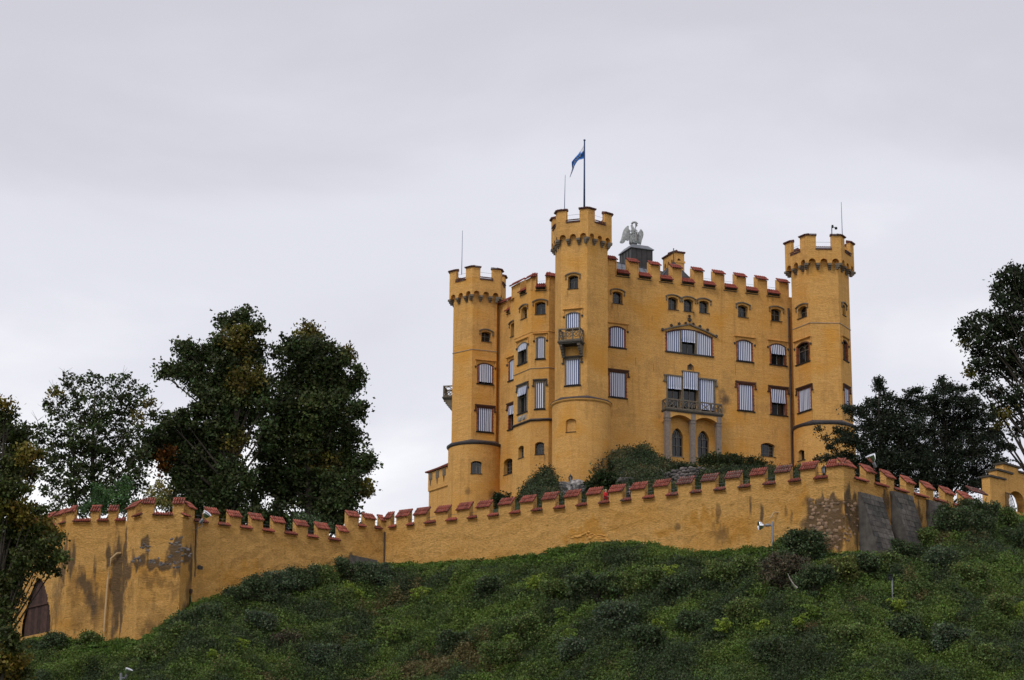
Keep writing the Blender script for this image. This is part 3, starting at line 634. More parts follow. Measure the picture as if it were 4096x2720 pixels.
def buttress(xa, xb, yt, w_top, out, zb=28.5):
    sa = F_56.hit(*Zr(xa, yt))[0]; sb_ = F_56.hit(*Zr(xb, yt+10))[0]; zt = F_56.hit(*Zr(xa, yt))[1]
    core = MB(); o1 = .25+out*(zt-zb)
    core.hexa([F_56.pt(sa, zb, o1), F_56.pt(sb_, zb, o1), F_56.pt(sb_, zb, -.1), F_56.pt(sa, zb, -.1), F_56.pt(sa, zt, .25), F_56.pt(sb_, zt, .25), F_56.pt(sb_, zt+.05, -.1), F_56.pt(sa, zt+.05, -.1)])
    bt = obj('buttress', core, M_CONC, wall_e); bt['label'] = 'grey sloping stone buttress'
    # facing slabs laid in courses up the slope
    nr = int((zt-zb)/.42); nc = 4
    for r_ in range(nr):
        for c_ in range(nc):
            z0 = zb+(zt-zb)*r_/nr+.012; z1 = zb+(zt-zb)*(r_+1)/nr-.012; sh = .5*(r_ % 2)
            a = sa+(sb_-sa)*max(0, (c_-sh+.0))/nc+.012; b = sa+(sb_-sa)*min(nc, (c_+1-sh if c_ < nc-1 or not sh else nc))/nc-.012
            f0 = .25+out*(zt-z0); f1 = .25+out*(zt-z1); e_ = .03+random.uniform(0, .03)
            mb = MB(); mb.hexa([F_56.pt(a, z0, f0+e_), F_56.pt(b, z0, f0+e_), F_56.pt(b, z0, f0-.02), F_56.pt(a, z0, f0-.02), F_56.pt(a, z1, f1+e_), F_56.pt(b, z1, f1+e_), F_56.pt(b, z1, f1-.02), F_56.pt(a, z1, f1-.02)])
            obj('facing_stone', mb, M_CONCR, bt)

buttress(742, 932, 604, 0, .30); buttress(1030, 1202, 594, 0, .30); buttress(1352, 1462, 672, 0, .33, zb=31.0)

# ---- low wall and stepped gatehouse at the right edge
gate_h = thing('gatehouse', F_67.pt(4, 38), 'ochre stepped-gable gateway with dark arch at the right edge', 'gateway')
def Zg(x, y): return 3796+x/5.227, 1800+y/5.227
F_G = Fr((0, 0), az=45); pG = atY(*Zg(860, 700), 190.0); F_G.O = Vector((pG.x, pG.y))
def wall_sz(fr, x, y): return fr.hit(*Zg(x, y))
rough_wall('wall_face', gate_h, F_67, 0, F_67.L, zC-.35, [], zbot=30)
cap(gate_h, F_67, .15, F_G.hit(*Zg(1060, 900))[0]*0+2.2, F_67.hit(*Zg(900, 1010))[1], F_67.hit(*Zg(900, 1010))[1]+.55, .15, -.5, mat=M_TILED, single=False, nm='tile_cap')
body = MB()
def S(x, y=700): return F_G.hit(*Zg(x, y))[0]
def Zz(x, y): return F_G.hit(*Zg(x, y))[1]
zb_ = Zz(860, 1400)
s0_ = S(860); steps = [(s0_, S(1010), Zz(860, 560)), (S(1010), S(1150), Zz(1010, 430)), (S(1150), S(1470), Zz(1150, 300)), (S(1470), S(1640), Zz(1470, 480)), (S(1640), S(2000), Zz(1640, 640))]
ax0, ax1, az0, az1 = S(1250, 1000), S(1585, 1000), Zz(1250, 1240), Zz(1340, 845)
for a, b, zt in steps:
    if b <= ax0+.01: body.fbox(F_G, a, b, zb_, zt, -.8, 0)
    else:
        a2 = max(a, ax0); b2 = min(b, ax1)
        if a < ax0: body.fbox(F_G, a, ax0, zb_, zt, -.8, 0)
        if b > ax1: body.fbox(F_G, ax1, b, zb_, zt, -.8, 0); 
        body.fbox(F_G, a2, b2, az1, zt, -.8, 0); body.fbox(F_G, a2, b2, zb_, az0, -.8, 0)
# arch spandrels
nA = 10; rad = (ax1-ax0)/2; cx_ = (ax0+ax1)/2
for k in range(nA):
    a = ax0+(ax1-ax0)*k/nA; b = ax0+(ax1-ax0)*(k+1)/nA
    za = az1-rad*.75+math.sqrt(max(0, 1-((a-cx_)/rad)**2))*rad*.75; zb2 = az1-rad*.75+math.sqrt(max(0, 1-((b-cx_)/rad)**2))*rad*.75
    body.fprism(F_G, [(a, za), (b, zb2), (b, az1), (a, az1)], -.8, 0)
obj('wall', body, M_PL, gate_h)
cp = MB()
for a, b, zt in steps: cp.fbox(F_G, a-.1, b+.22, zt, zt+.16, -.95, .16)
cp.fbox(F_G, S(1010)-.0, S(1180), Zz(1010, 590), Zz(1010, 555), 0, .14); cp.fbox(F_G, S(1150), S(1330), Zz(1150, 470), Zz(1150, 430), 0, .14)
obj('coping', cp, M_STONED, gate_h)
ib = MB()
for k in range(9):
    s_ = S(1110)+(S(1250)-S(1110))*k/8; ib.tube([F_G.pt(s_, az0-.4, .25), F_G.pt(s_, Zz(1110, 880)-.0, .25)], .022, 4)
for zz in (az0+.1, Zz(1110, 900)): ib.tube([F_G.pt(S(1110), zz, .25), F_G.pt(S(1250), zz, .25)], .03, 4)
for k in range(7):
    s_ = ax0+.06+k*.16; ib.tube([F_G.pt(s_, az0, -.3), F_G.pt(s_, az0+.55+.0*k, -.3)], .016, 4)
ib.tube([F_G.pt(ax0+1.35*math.sin(w), az0+1.75*math.cos(w), -.3) for w in np.linspace(.1, 1.5, 10)], .03, 5)
for w in np.linspace(.15, 1.3, 7): ib.tube([F_G.pt(ax0+1.35*math.sin(w), az0+1.75*math.cos(w), -.3), F_G.pt(ax0+.05, az0+1.75*math.cos(w)-.45, -.3)], .012, 4)
obj('iron_gate', ib, M_IRON, gate_h)
# ------------------------------------------------------------------ the castle
castle = thing('castle', (10, 250, 40), 'yellow hilltop castle with three crenellated corner towers and striped window blinds', 'castle')
NSG = 6
def arc_z(s, a, c, zt, rise):
    m = (a+c)/2; w = (c-a)/2; t = max(-1, min(1, (s-m)/w))
    if rise > w*1.02: return zt-rise*(.3*abs(t)+.7*abs(t)**2.8)
    Rr = (w*w+rise*rise)/(2*rise)
    return zt-rise+(math.sqrt(max(0, Rr*Rr-(t*w)**2))-(Rr-rise))
def panel(mb, fr, s0, s1, z0, z1, holes=()):
    """wall face with real openings; hole = (a,b,c,d,rise,depth) as s0,z0,s1,z1"""
    hs = [h for h in holes]
    S_ = sorted(set([s0, s1]+[v for h in hs for v in (h[0], h[2]) if s0 < v < s1])); Z_ = sorted(set([z0, z1]+[v for h in hs for v in (h[1], h[3]) if z0 < v < z1]))
    for i in range(len(S_)-1):
        for j in range(len(Z_)-1):
            a, c, b, d = S_[i], S_[i+1], Z_[j], Z_[j+1]; sm, zm = (a+c)/2, (b+d)/2
            if any(h[0] < sm < h[2] and h[1] < zm < h[3] for h in hs): continue
            mb.quad(fr.pt(a, b), fr.pt(c, b), fr.pt(c, d), fr.pt(a, d))
    for (a, b, c, d, rise, dep) in hs:
        n = NSG if rise > 0 else 1; sp = [a+(c-a)*k/n for k in range(n+1)]
        zz = [arc_z(s, a, c, d, rise) if rise > 0 else d for s in sp]
        for k in range(n):
            if rise > 0 and (d-zz[k] > 1e-4 or d-zz[k+1] > 1e-4): mb.quad(fr.pt(sp[k], zz[k]), fr.pt(sp[k+1], zz[k+1]), fr.pt(sp[k+1], d), fr.pt(sp[k], d))
            mb.quad(fr.pt(sp[k], zz[k]), fr.pt(sp[k], zz[k], -dep), fr.pt(sp[k+1], zz[k+1], -dep), fr.pt(sp[k+1], zz[k+1]))
        mb.quad(fr.pt(a, b), fr.pt(a, zz[0]), fr.pt(a, zz[0], -dep), fr.pt(a, b, -dep)); mb.quad(fr.pt(c, b), fr.pt(c, b, -dep), fr.pt(c, zz[-1], -dep), fr.pt(c, zz[-1]))
        mb.quad(fr.pt(a, b), fr.pt(a, b, -dep), fr.pt(c, b, -dep), fr.pt(c, b))
BRICKS = {}
brick_n = [0]
def brick_mesh(mat):
    if mat.name not in BRICKS:
        mb = MB(); mb.box((0, 0, 0), (.5, .5, .5)); BRICKS[mat.name] = mesh_of('brick', mb, mat)
    return BRICKS[mat.name]
def put_brick(parent, fr, s0, s1, z0, z1, o0, o1, mat):
    Mx = fr.mat((s0+s1)/2, (z0+z1)/2, (o0+o1)/2) @ Matrix.Diagonal((s1-s0, z1-z0, o1-o0, 1))
    o = bpy.data.objects.new('brick', brick_mesh(mat)); link(o, Mx, parent)
def drop(mb, fr, s, z, o=.0, r=.085):
    c = fr.pt(s, z, o+.05); mb.lathe(c, (0, 0, 1), [(.03, -.22), (r, -.10), (r*1.05, 0), (r*.75, .05)], 8)
def blind(parent, fr, a, b, c, d, rise, frac, o, wave=.02, bow=0):
    """cloth in the wall frame's local coordinates so the stripes hang with it"""
    n = 22; mb = MB(); zb = d-(d-b)*frac; m = 10; ph = random.uniform(0, 6)
    full = frac > .97
    g = []
    for j in range(m+1):
        t = j/m; row = []
        for i in range(n+1):
            x = a+(c-a)*i/n; top = arc_z(x, a, c, d, rise) if rise > 0 else d
            z = top+(zb-top)*t
            if not full and t > .72: z += .02*math.sin(i*1.3+ph)*(t-.72)/.28
            w = wave*math.sin(i*.9+ph)*t + wave*.6*math.sin(i*2.1+ph*2)*t + bow*t
            if not full and t > .7: w += .05*math.sin((t-.7)/.3*math.pi*3)
            row.append((x, z, w))
        g.append(row)
    mx = fr.mat(0, 0, o); off = fr.mat((a+c)/2, b, o); inv = off.inverted() @ mx
    for lay in (0, -.012):
        k0 = len(mb.v)
        for row in g:
            for (x, z, w) in row: mb.v.append(tuple(inv @ Vector((x, z, w+lay))))
        for j in range(m):
            for i in range(n):
                q = (k0+j*(n+1)+i, k0+(j+1)*(n+1)+i, k0+(j+1)*(n+1)+i+1, k0+j*(n+1)+i+1); mb.F(*(q if lay == 0 else q[::-1]))
    return obj('blind', mb, M_BLIND, parent, world=off, smooth=True)
STREAK = []     # rain dirt below sills and parapets: (point, width, length, strength)
def window(fr, bx, style, frac=1.0, hood=None, rise=None, box_is_blind=False, mull=True, sidebricks=True, label=None):
    """returns the opening for the wall panel; bx in source pixels (outer opening)"""
    a, b, c, d = fr.box(*bx) if len(bx) == 4 else bx[:4]
    w = c-a; h = d-b
    for s_ in (a-.04, c+.04, a+w*random.uniform(.2, .8)): STREAK.append((fr.pt(s_, b-.08), random.uniform(.07, .16), random.uniform(.7, 2.2), random.uniform(.35, .75)))
    STREAK.append((fr.pt((a+c)/2, b-.08), w*.45, .55, .42))
    rise = w*.16 if rise is None else rise
    dep = .42
    F = MB()
    if style == 'small':
        dep = .50; ia, ic, ib, id_ = a+w*.02, c-w*.02, b+.05, d
        F.fbox(fr, ia, ic, ib, id_, -.58, -.52)
        # frame bars in front of glass
        win = MB(); t = .05
        win.fbox(fr, a+.02, a+.02+t, b, d-.02, -.52, -.47); win.fbox(fr, c-.02-t, c-.02, b, d-.02, -.52, -.47); win.fbox(fr, (a+c)/2-.02, (a+c)/2+.02, b, d-.05, -.52, -.475)
        win.fbox(fr, a, c, b+.02, b+.02+t, -.52, -.474); win.fbox(fr, a, c, b+(d-b)*.55, b+(d-b)*.55+.035, -.52, -.476)
        o = obj('window', win, M_FRAME, castle); obj('glass', F, M_GLASS, o)
        s = MB(); s.hexa([fr.pt(a-.05, b-.07, .10), fr.pt(c+.05, b-.07, .10), fr.pt(c+.05, b-.07, -.45), fr.pt(a-.05, b-.07, -.45), fr.pt(a-.05, b-.01, .10), fr.pt(c+.05, b-.01, .10), fr.pt(c-.02, b+.10, -.46), fr.pt(a+.02, b+.10, -.46)]); obj('sill', s, M_SILL, o)
        if hood != 'none':
            H = MB(); n = 10; e = .30
            ha, hc = a-e, c+e; zt = d+.30; r_ = .26
            ps = [ha+(hc-ha)*k/n for k in range(n+1)]; zs = [arc_z(s_, ha, hc, zt, r_) for s_ in ps]
            for k in range(n):
                H.hexa([fr.pt(ps[k], zs[k]-.11, .16), fr.pt(ps[k+1], zs[k+1]-.11, .16), fr.pt(ps[k+1], zs[k+1]-.11, -.01), fr.pt(ps[k], zs[k]-.11, -.01), fr.pt(ps[k], zs[k], .16), fr.pt(ps[k+1], zs[k+1], .16), fr.pt(ps[k+1], zs[k+1]+.06, -.01), fr.pt(ps[k], zs[k]+.06, -.01)])
            for s_ in (ha+.09, hc-.09): H.fbox(fr, s_-.05, s_+.05, zt-r_-.36, zt-r_-.10, -.01, .10); drop(H, fr, s_, zt-r_-.34)
            obj('hood_mould', H, M_STONE, o)
        return (a, b, c, d, rise, dep)
    if style == 'plain':
        dep = .45; F.fbox(fr, a+.01, c-.01, b, d, -.55, -.47)
        win = MB(); t = .045
        for k in range(4): x = a+.03+(c-a-.06-.03)*k/3; win.fbox(fr, x, x+.03, b, d-.05, -.47, -.43)
        for k in range(1, 4): z = b+(d-b)*k/4; win.fbox(fr, a, c, z-.015, z+.015, -.469, -.435)
        o = obj('window', win, M_FRAME, castle); obj('glass', F, M_GLASS, o)
        s = MB(); s.fbox(fr, a-.06, c+.06, b-.06, b, -.44, .07); obj('sill', s, M_SILL, o)
        return (a, b, c, d, rise, dep)
    # framed windows
    fm = {'brick': M_BRICK, 'brickrow3': M_BRICK, 'stone': M_STONE, 'stonerow3': M_STONE}[style]
    sq = style.endswith('row3') 
    rr = 0 if sq else rise
    bw = .20 if style.startswith('brick') else .15     # jamb width
    ia, ic, ib = a+bw, c-bw, b+.05; id_ = d-(.12 if not sq else .12)
    win = MB()
    if style.startswith('stone'):
        for (p, q) in ((a, ia), (ic, c)): win.fbox(fr, p, q, b, d-rr, -.25, .05)
        n = 8; ps = [a+(c-a)*k/n for k in range(n+1)]
        for k in range(n):
            z0 = arc_z(ps[k], a, c, d, rr) if rr else d; z1 = arc_z(ps[k+1], a, c, d, rr) if rr else d
            win.hexa([fr.pt(ps[k], z0-.14, .05), fr.pt(ps[k+1], z1-.14, .05), fr.pt(ps[k+1], z1-.14, -.25), fr.pt(ps[k], z0-.14, -.25), fr.pt(ps[k], z0, .05), fr.pt(ps[k+1], z1, .05), fr.pt(ps[k+1], z1, -.25), fr.pt(ps[k], z0, -.25)])
    # mullion + transom of the casement
    t = .06; mfr = MB() if style.startswith('stone') else win
    win.fbox(fr, (ia+ic)/2-t/2, (ia+ic)/2+t/2, b, id_-rr*.3, -.34, -.28); win.fbox(fr, ia, ic, b+(id_-b)*.62, b+(id_-b)*.62+t, -.339, -.281)
    win.fbox(fr, ia-.02, ia+t, b, id_-rr*.5, -.34, -.28); win.fbox(fr, ic-t, ic+.02, b, id_-rr*.5, -.34, -.28)
    if frac == 0:     # bare tracery: two lancets
        for k_ in (0, 1):
            x0 = ia+(ic-ia)/2*k_; x1 = x0+(ic-ia)/2; zt_ = id_-rr*.6
            pts = [fr.pt(x0+(x1-x0)*q_/6, zt_-.30+.28*math.sin(math.pi*q_/6), -.27) for q_ in range(7)]; win.tube(pts, .03, 5)
    o = obj('window', win, M_STONE if style.startswith('stone') or frac == 0 else M_FRAME, castle)
    gl = MB(); gl.fbox(fr, a+.02, c-.02, b, d, -.46, -.36); obj('glass', gl, M_GLASS, o)
    s = MB(); s.hexa([fr.pt(a-.07, b-.16, .09), fr.pt(c+.07, b-.16, .09), fr.pt(c+.07, b-.16, -.35), fr.pt(a-.07, b-.16, -.35), fr.pt(a-.07, b-.04, .15), fr.pt(c+.07, b-.04, .15), fr.pt(c+.02, b+.05, -.35), fr.pt(a-.02, b+.05, -.35)]); obj('sill', s, M_SILL, o)
    if frac > 0: blind(o, fr, ia-.02, ib+.02, ic+.02, id_, rr*.8, frac, -.04 if frac > .97 else .02, bow=.0 if frac > .97 else .10)
    if style.startswith('brick'):
        zt = (d-rr) if not sq else d
        n = max(5, round((zt-b)/.19)); hh = (zt-b)/n
        for side in (0, 1):
            for k in range(n):
                wv = bw*(1.0 if k % 2 else .78); x0, x1 = (ia-wv, ia) if side == 0 else (ic, ic+wv)
                put_brick(o, fr, x0, x1, b+hh*k+.008, b+hh*(k+1)-.008, -.30, .035 if k % 2 else .02, M_BRICK)
        n = max(7, round((c-a)/.17)); 
        for k in range(n):
            x0 = a+(c-a)*k/n+.006; x1 = a+(c-a)*(k+1)/n-.006; xm = (x0+x1)/2
            zz = arc_z(xm, a, c, d, rr) if rr else d
            put_brick(o, fr, x0, x1, zz-.13, zz+.02, -.30, .03, M_BRICKD)
    hm = M_PL if style in ('brick',) else (M_STONE if style.startswith('stone') else M_BRICKD)
    if hood == 'none': return (a, b, c, d, rr, dep)
    H = MB()
    if style == 'brick' or style == 'stone':
        e = .26; zt = d+.34
        H.hexa([fr.pt(a-e-.04, zt-.13, .09), fr.pt(c+e+.04, zt-.13, .09), fr.pt(c+e+.04, zt-.13, -.01), fr.pt(a-e-.04, zt-.13, -.01), fr.pt(a-e-.04, zt-.05, .22), fr.pt(c+e+.04, zt-.05, .22), fr.pt(c+e+.04, zt+.03, -.01), fr.pt(a-e-.04, zt+.03, -.01)])
        for x0, x1 in ((a-e, a-e+.11), (c+e-.11, c+e)): H.fbox(fr, x0, x1, d-.42, zt-.13, -.01, .10)
        obj('hood_mould', H, M_PL, o)
        D_ = MB()
        for x in (a-e+.055, c+e-.055): drop(D_, fr, x-.0, d-.46, r=.11)
        obj('label_stop', D_, M_STONED, o)
    else:
        e = .22; zt = d+.26
        H.fbox(fr, a-e, c+e, zt-.14, zt, -.01, .16); H.fbox(fr, a-e+.04, c+e-.04, zt-.26, zt-.14, -.01, .09)
        for x0, x1 in ((a-e, a-e+.15), (c+e-.15, c+e)): H.fbox(fr, x0, x1, d-.40, zt-.26, -.01, .11)
        for x0, x1 in ((a-e-.10, a-e+.16), (c+e-.16, c+e+.10)): H.fbox(fr, x0, x1, d-.55, d-.40, -.01, .14)
        obj('hood_mould', H, M_STONED if style == 'stonerow3' else M_BRICKD, o)
    return (a, b, c, d, rr, dep)

def A(x, y): return 1700+x/2.61375, 900+y/2.61375          # zoom sheets used when measuring
def bxA(x0, y0, x1, y1): return (*A(x0, y0), *A(x1, y1))
def bxB(x0, y0, x1, y1): return (1700+x0/2.61375, 1400+y0/2.61375, 1700+x1/2.61375, 1400+y1/2.61375)
def bxC(x0, y0, x1, y1): return (2400+x0/2.61375, 1000+y0/2.61375, 2400+x1/2.61375, 1000+y1/2.61375)
def bxD(x0, y0, x1, y1): return (2400+x0/2.61375, 1450+y0/2.61375, 2400+x1/2.61375, 1450+y1/2.61375)
def bxE(x0, y0, x1, y1): return (2900+x0/3.485, 1200+y0/3.485, 2900+x1/3.485, 1200+y1/3.485)

def hexfr(C, Rr, normals):
    ap = Rr*math.cos(math.pi/6); out = []
    for a in normals:
        n = Vector((math.sin(R(a)), -math.cos(R(a)))); d = Vector((math.cos(R(a)), math.sin(R(a))))
        O = Vector(C)+n*ap-d*Rr/2; f = Fr(O, Q=O+d*Rr); out.append(f)
    return out

def zmid(fr, u, v, o=0): return fr.hit(u, v, o)[1]

def tower(nm, label, C, Rs, Rc, th0, z_base, z_corb, z_par, z_mer, holes, bands=(), dark_ledge=True, Rcyl=3.05, z_bot=36, cylholes=(), vis=None):
    """hexagonal tower: cylinder base, shaft with openings, corbel table, crenellated crown"""
    C = Vector(C); nrm = [th0+60*k for k in range(6)]
    sh = MB(); fs = hexfr(C, Rs, nrm)
    for k, f in enumerate(fs): panel(sh, f, 0, Rs, z_base, z_corb+.9, holes.get(k, ()))
    tw = obj('tower', sh, M_PL, castle); tw['label'] = label
    # string courses
    for zb in bands:
        sb = MB()
        for f in hexfr(C, Rs+.05, nrm): sb.hexa([f.pt(0, zb-.04, .02), f.pt(f.L, zb-.04, .02), f.pt(f.L, zb-.04, -.12), f.pt(0, zb-.04, -.12), f.pt(0, zb+.01, .02), f.pt(f.L, zb+.01, .02), f.pt(f.L, zb+.05, -.12), f.pt(0, zb+.05, -.12)])
        obj('string_course', sb, M_COPING, tw)
    # cylinder base
    cy = MB(); n = 72; angs = set(-math.pi+2*math.pi*k/n for k in range(n)); zs = {z_bot, z_base}
    for (a0, a1, h0, h1) in cylholes: angs |= {a0, a1}; zs |= {h0, h1}
    angs = sorted(angs); zs = sorted(zs); Pc = lambda a, z, r=Rcyl: (C.x+r*math.sin(a), C.y-r*math.cos(a), z)
    for i in range(len(angs)):
        a = angs[i]; b = angs[(i+1) % len(angs)]; b2 = b if b > a else b+2*math.pi
        if b2-a < 1e-6: continue
        am = (a+b2)/2
        for j in range(len(zs)-1):
            zm = (zs[j]+zs[j+1])/2
            if any((a0 < am < a1) or (a0 < am-2*math.pi < a1) if False else (a0 < am < a1) for (a0, a1, h0, h1) in cylholes if h0 < zm < h1): continue
            cy.quad(Pc(a, zs[j]), Pc(b2, zs[j]), Pc(b2, zs[j+1]), Pc(a, zs[j+1]))
    for (a0, a1, h0, h1) in cylholes:
        r2 = Rcyl-.5
        cy.quad(Pc(a0, h0), Pc(a0, h1), Pc(a0, h1, r2), Pc(a0, h0, r2)); cy.quad(Pc(a1, h0), Pc(a1, h0, r2), Pc(a1, h1, r2), Pc(a1, h1))
        cy.quad(Pc(a0, h0), Pc(a0, h0, r2), Pc(a1, h0, r2), Pc(a1, h0)); cy.quad(Pc(a0, h1), Pc(a1, h1), Pc(a1, h1, r2), Pc(a0, h1, r2))
        m_ = 6      # segmental head
        for k in range(m_):
            p = a0+(a1-a0)*k/m_; q = a0+(a1-a0)*(k+1)/m_; f_ = lambda t: h1-.22*abs((t-(a0+a1)/2)/((a1-a0)/2))**2
            cy.quad(Pc(p, f_(p), Rcyl+.001), Pc(q, f_(q), Rcyl+.001), Pc(q, h1+.02, Rcyl+.001), Pc(p, h1+.02, Rcyl+.001))
    obj('base', cy, M_PL, tw)
    lg = MB(); n = 72
    def hexr(a):
        x = (math.degrees(a)-th0+30) % 60-30; return Rs*math.cos(math.pi/6)/math.cos(R(x))
    prof = []
    r1 = Rcyl+.20
    for i in range(n):
        a = 2*math.pi*i/n; b = 2*math.pi*(i+1)/n; hr = lambda t: min(hexr(t), r1-.03)-.02
        lg.quad(Pc(a, z_base+.03, r1), Pc(b, z_base+.03, r1), Pc(b, z_base+.34, hr(b)), Pc(a, z_base+.34, hr(a)))
        zl_ = z_base-.07 if dark_ledge else z_base-.012
        lg.quad(Pc(a, zl_, r1), Pc(b, zl_, r1), Pc(b, z_base+.03, r1), Pc(a, z_base+.03, r1))
        lg.quad(Pc(a, zl_, Rcyl-.05), Pc(b, zl_, Rcyl-.05), Pc(b, zl_, r1), Pc(a, zl_, r1))
    obj('ledge', lg, M_LEAD, tw)
    rm = MB(); pr = [(Rcyl-.02, -.30), (Rcyl+.06, -.26), (Rcyl+.14, -.17), (Rcyl+.17, -.10), (Rcyl+.14, -.072 if dark_ledge else -.014)]
    rm.lathe((C.x, C.y, z_base), (0, 0, 1), pr, 72); obj('moulding', rm, M_LEAD if dark_ledge else M_PL, tw, smooth=True)
    # crown
    fc = hexfr(C, Rc, nrm); cr_ = MB(); dpt = (Rc-Rs)*math.cos(math.pi/6)
    za = z_corb+.50     # springing
    for f in fc:
        L = f.L; w = L/3; r_ = w*.305
        for k in range(3):
            m = w*(k+.5); n = 8
            cr_.quad(f.pt(w*k, za), f.pt(m-r_, za), f.pt(m-r_, z_par), f.pt(w*k, z_par)); cr_.quad(f.pt(m+r_, za), f.pt(w*(k+1), za), f.pt(w*(k+1), z_par), f.pt(m+r_, z_par))
            for sg in (-1, 1): cr_.quad(f.pt(m+sg*r_, za), f.pt(m+sg*r_, za, -dpt-.1), f.pt(m+sg*r_, za+.13, -dpt-.1), f.pt(m+sg*r_, za+.13))
            for q in range(n):
                a, b = m-r_*math.cos(math.pi*q/n), m-r_*math.cos(math.pi*(q+1)/n); z0, z1 = za+.13+r_*math.sin(math.pi*q/n), za+.13+r_*math.sin(math.pi*(q+1)/n)
                cr_.quad(f.pt(a, z0), f.pt(b, z1), f.pt(b, z_par), f.pt(a, z_par)); cr_.quad(f.pt(a, z0), f.pt(a, z0, -dpt-.1), f.pt(b, z1, -dpt-.1), f.pt(b, z1))
            cr_.quad(f.pt(w*k, za), f.pt(w*k, za, -dpt-.1), f.pt(m-r_, za, -dpt-.1), f.pt(m-r_, za)); cr_.quad(f.pt(m+r_, za), f.pt(m+r_, za, -dpt-.1), f.pt(w*(k+1), za, -dpt-.1), f.pt(w*(k+1), za))
        cr_.quad(f.pt(0, z_par), f.pt(L, z_par), f.pt(L, z_par, -.45), f.pt(0, z_par, -.45))      # top of wall
        cr_.quad(f.pt(0, z_par-1.2, -.45), f.pt(L, z_par-1.2, -.45), f.pt(L, z_par, -.45), f.pt(0, z_par, -.45))
    cr_.poly([fs_.pt(0, z_corb+.9) for fs_ in hexfr(C, Rc-.3, nrm)])
    obj('crown_wall', cr_, M_PL, tw)
    for f in fc:
        w = f.L/3
        for k in range(3):
            s = w*k; STREAK.append((f.pt(s, za-.6, -dpt), .13, random.uniform(.5, 1.8), random.uniform(.3, .6))); cb = MB(); cb.fbox(f, s-.20, s+.20, za-.25, za-.001, -dpt-.1, .03); cb.fbox(f, s-.17, s+.17, za-.44, za-.252, -dpt-.1, -dpt*.30); cb.fbox(f, s-.14, s+.14, za-.62, za-.442, -dpt-.1, -dpt*.66)
            obj('corbel', cb, M_STONE, tw)
    # corner merlons and parapet tiles
    ml = Rc*.285
    for k in range(6):
        f = fc[k]; g = fc[(k+1) % 6]; mb = MB()
        outer = [f.pt(f.L-ml, 0), f.pt(f.L, 0), g.pt(ml, 0)]; ti = .42; fi = f.off(-ti); gi = g.off(-ti); ins = ti*math.tan(math.pi/6)
        inner = [gi.pt(ml, 0), gi.pt(ins, 0), fi.pt(f.L-ml, 0)]
        pl = outer+inner
        mb.prism([Vector((p.x, p.y, z_par-.02)) for p in pl], [Vector((p.x, p.y, z_mer)) for p in pl])
        # recessed band line around the merlon
        o = obj('merlon', mb, M_PL, tw)
        t = MB(); 
        for fr_, s0, s1 in ((f, f.L-ml-.08, f.L+.04), (g, -.04, ml+.08)):
            n = max(4, round((s1-s0)/.20)); w = (s1-s0)/n
            X = Vector((fr_.d.x, fr_.d.y, 0)); dz, do = .20, .62; SL = math.hypot(dz, do); Yd = (Vector((fr_.n.x, fr_.n.y, 0))*do-Vector((0, 0, 1))*dz)/SL; Zv = X.cross(Yd); Zv = Zv if Zv.z > 0 else -Zv
            t.hexa([fr_.pt(s0, z_mer, .12), fr_.pt(s1, z_mer, .12), fr_.pt(s1, z_mer, -.46), fr_.pt(s0, z_mer, -.46), fr_.pt(s0, z_mer+.06, .12), fr_.pt(s1, z_mer+.06, .12), fr_.pt(s1, z_mer+.24, -.46), fr_.pt(s0, z_mer+.24, -.46)])
            for q in range(n):
                Pp = fr_.pt(s0+w*(q+.5), z_mer+.06+dz, -.46)
                tile_geo(t, Matrix(((X.x, Yd.x, Zv.x, Pp.x), (X.y, Yd.y, Zv.y, Pp.y), (X.z, Yd.z, Zv.z, Pp.z), (0, 0, 0, 1))), L=SL+.04, r=w*.47)
        kind(obj('tile_cap', t, M_TILED, tw), 'stuff')
        # tiles over the gap sill, on face f between corner merlons
        t = MB(); s0, s1 = ml+.0, f.L-ml; n = max(3, round((s1-s0)/.20)); w = (s1-s0)/n
        X = Vector((f.d.x, f.d.y, 0)); dz, do = .22, .5; SL = math.hypot(dz, do); Yd = (Vector((f.n.x, f.n.y, 0))*do-Vector((0, 0, 1))*dz)/SL; Zv = X.cross(Yd); Zv = Zv if Zv.z > 0 else -Zv
        t.fbox(f, s0-.06, s1+.06, z_par-.20, z_par-.04, 0, .09)
        for q in range(n):
            Pp = f.pt(s0+w*(q+.5), z_par+dz-.02, -.32)
            tile_geo(t, Matrix(((X.x, Yd.x, Zv.x, Pp.x), (X.y, Yd.y, Zv.y, Pp.y), (X.z, Yd.z, Zv.z, Pp.z), (0, 0, 0, 1))), L=SL, r=w*.47)
        kind(obj('sill_tiles', t, M_TILED, tw), 'stuff')
        rl = MB(); rl.tube([f.pt(s0-.05, z_par+.75, -.3), f.pt(s1+.05, z_par+.75, -.3)], .014, 4); obj('railing', rl, M_WIRE, tw)
    return tw, fs, fc

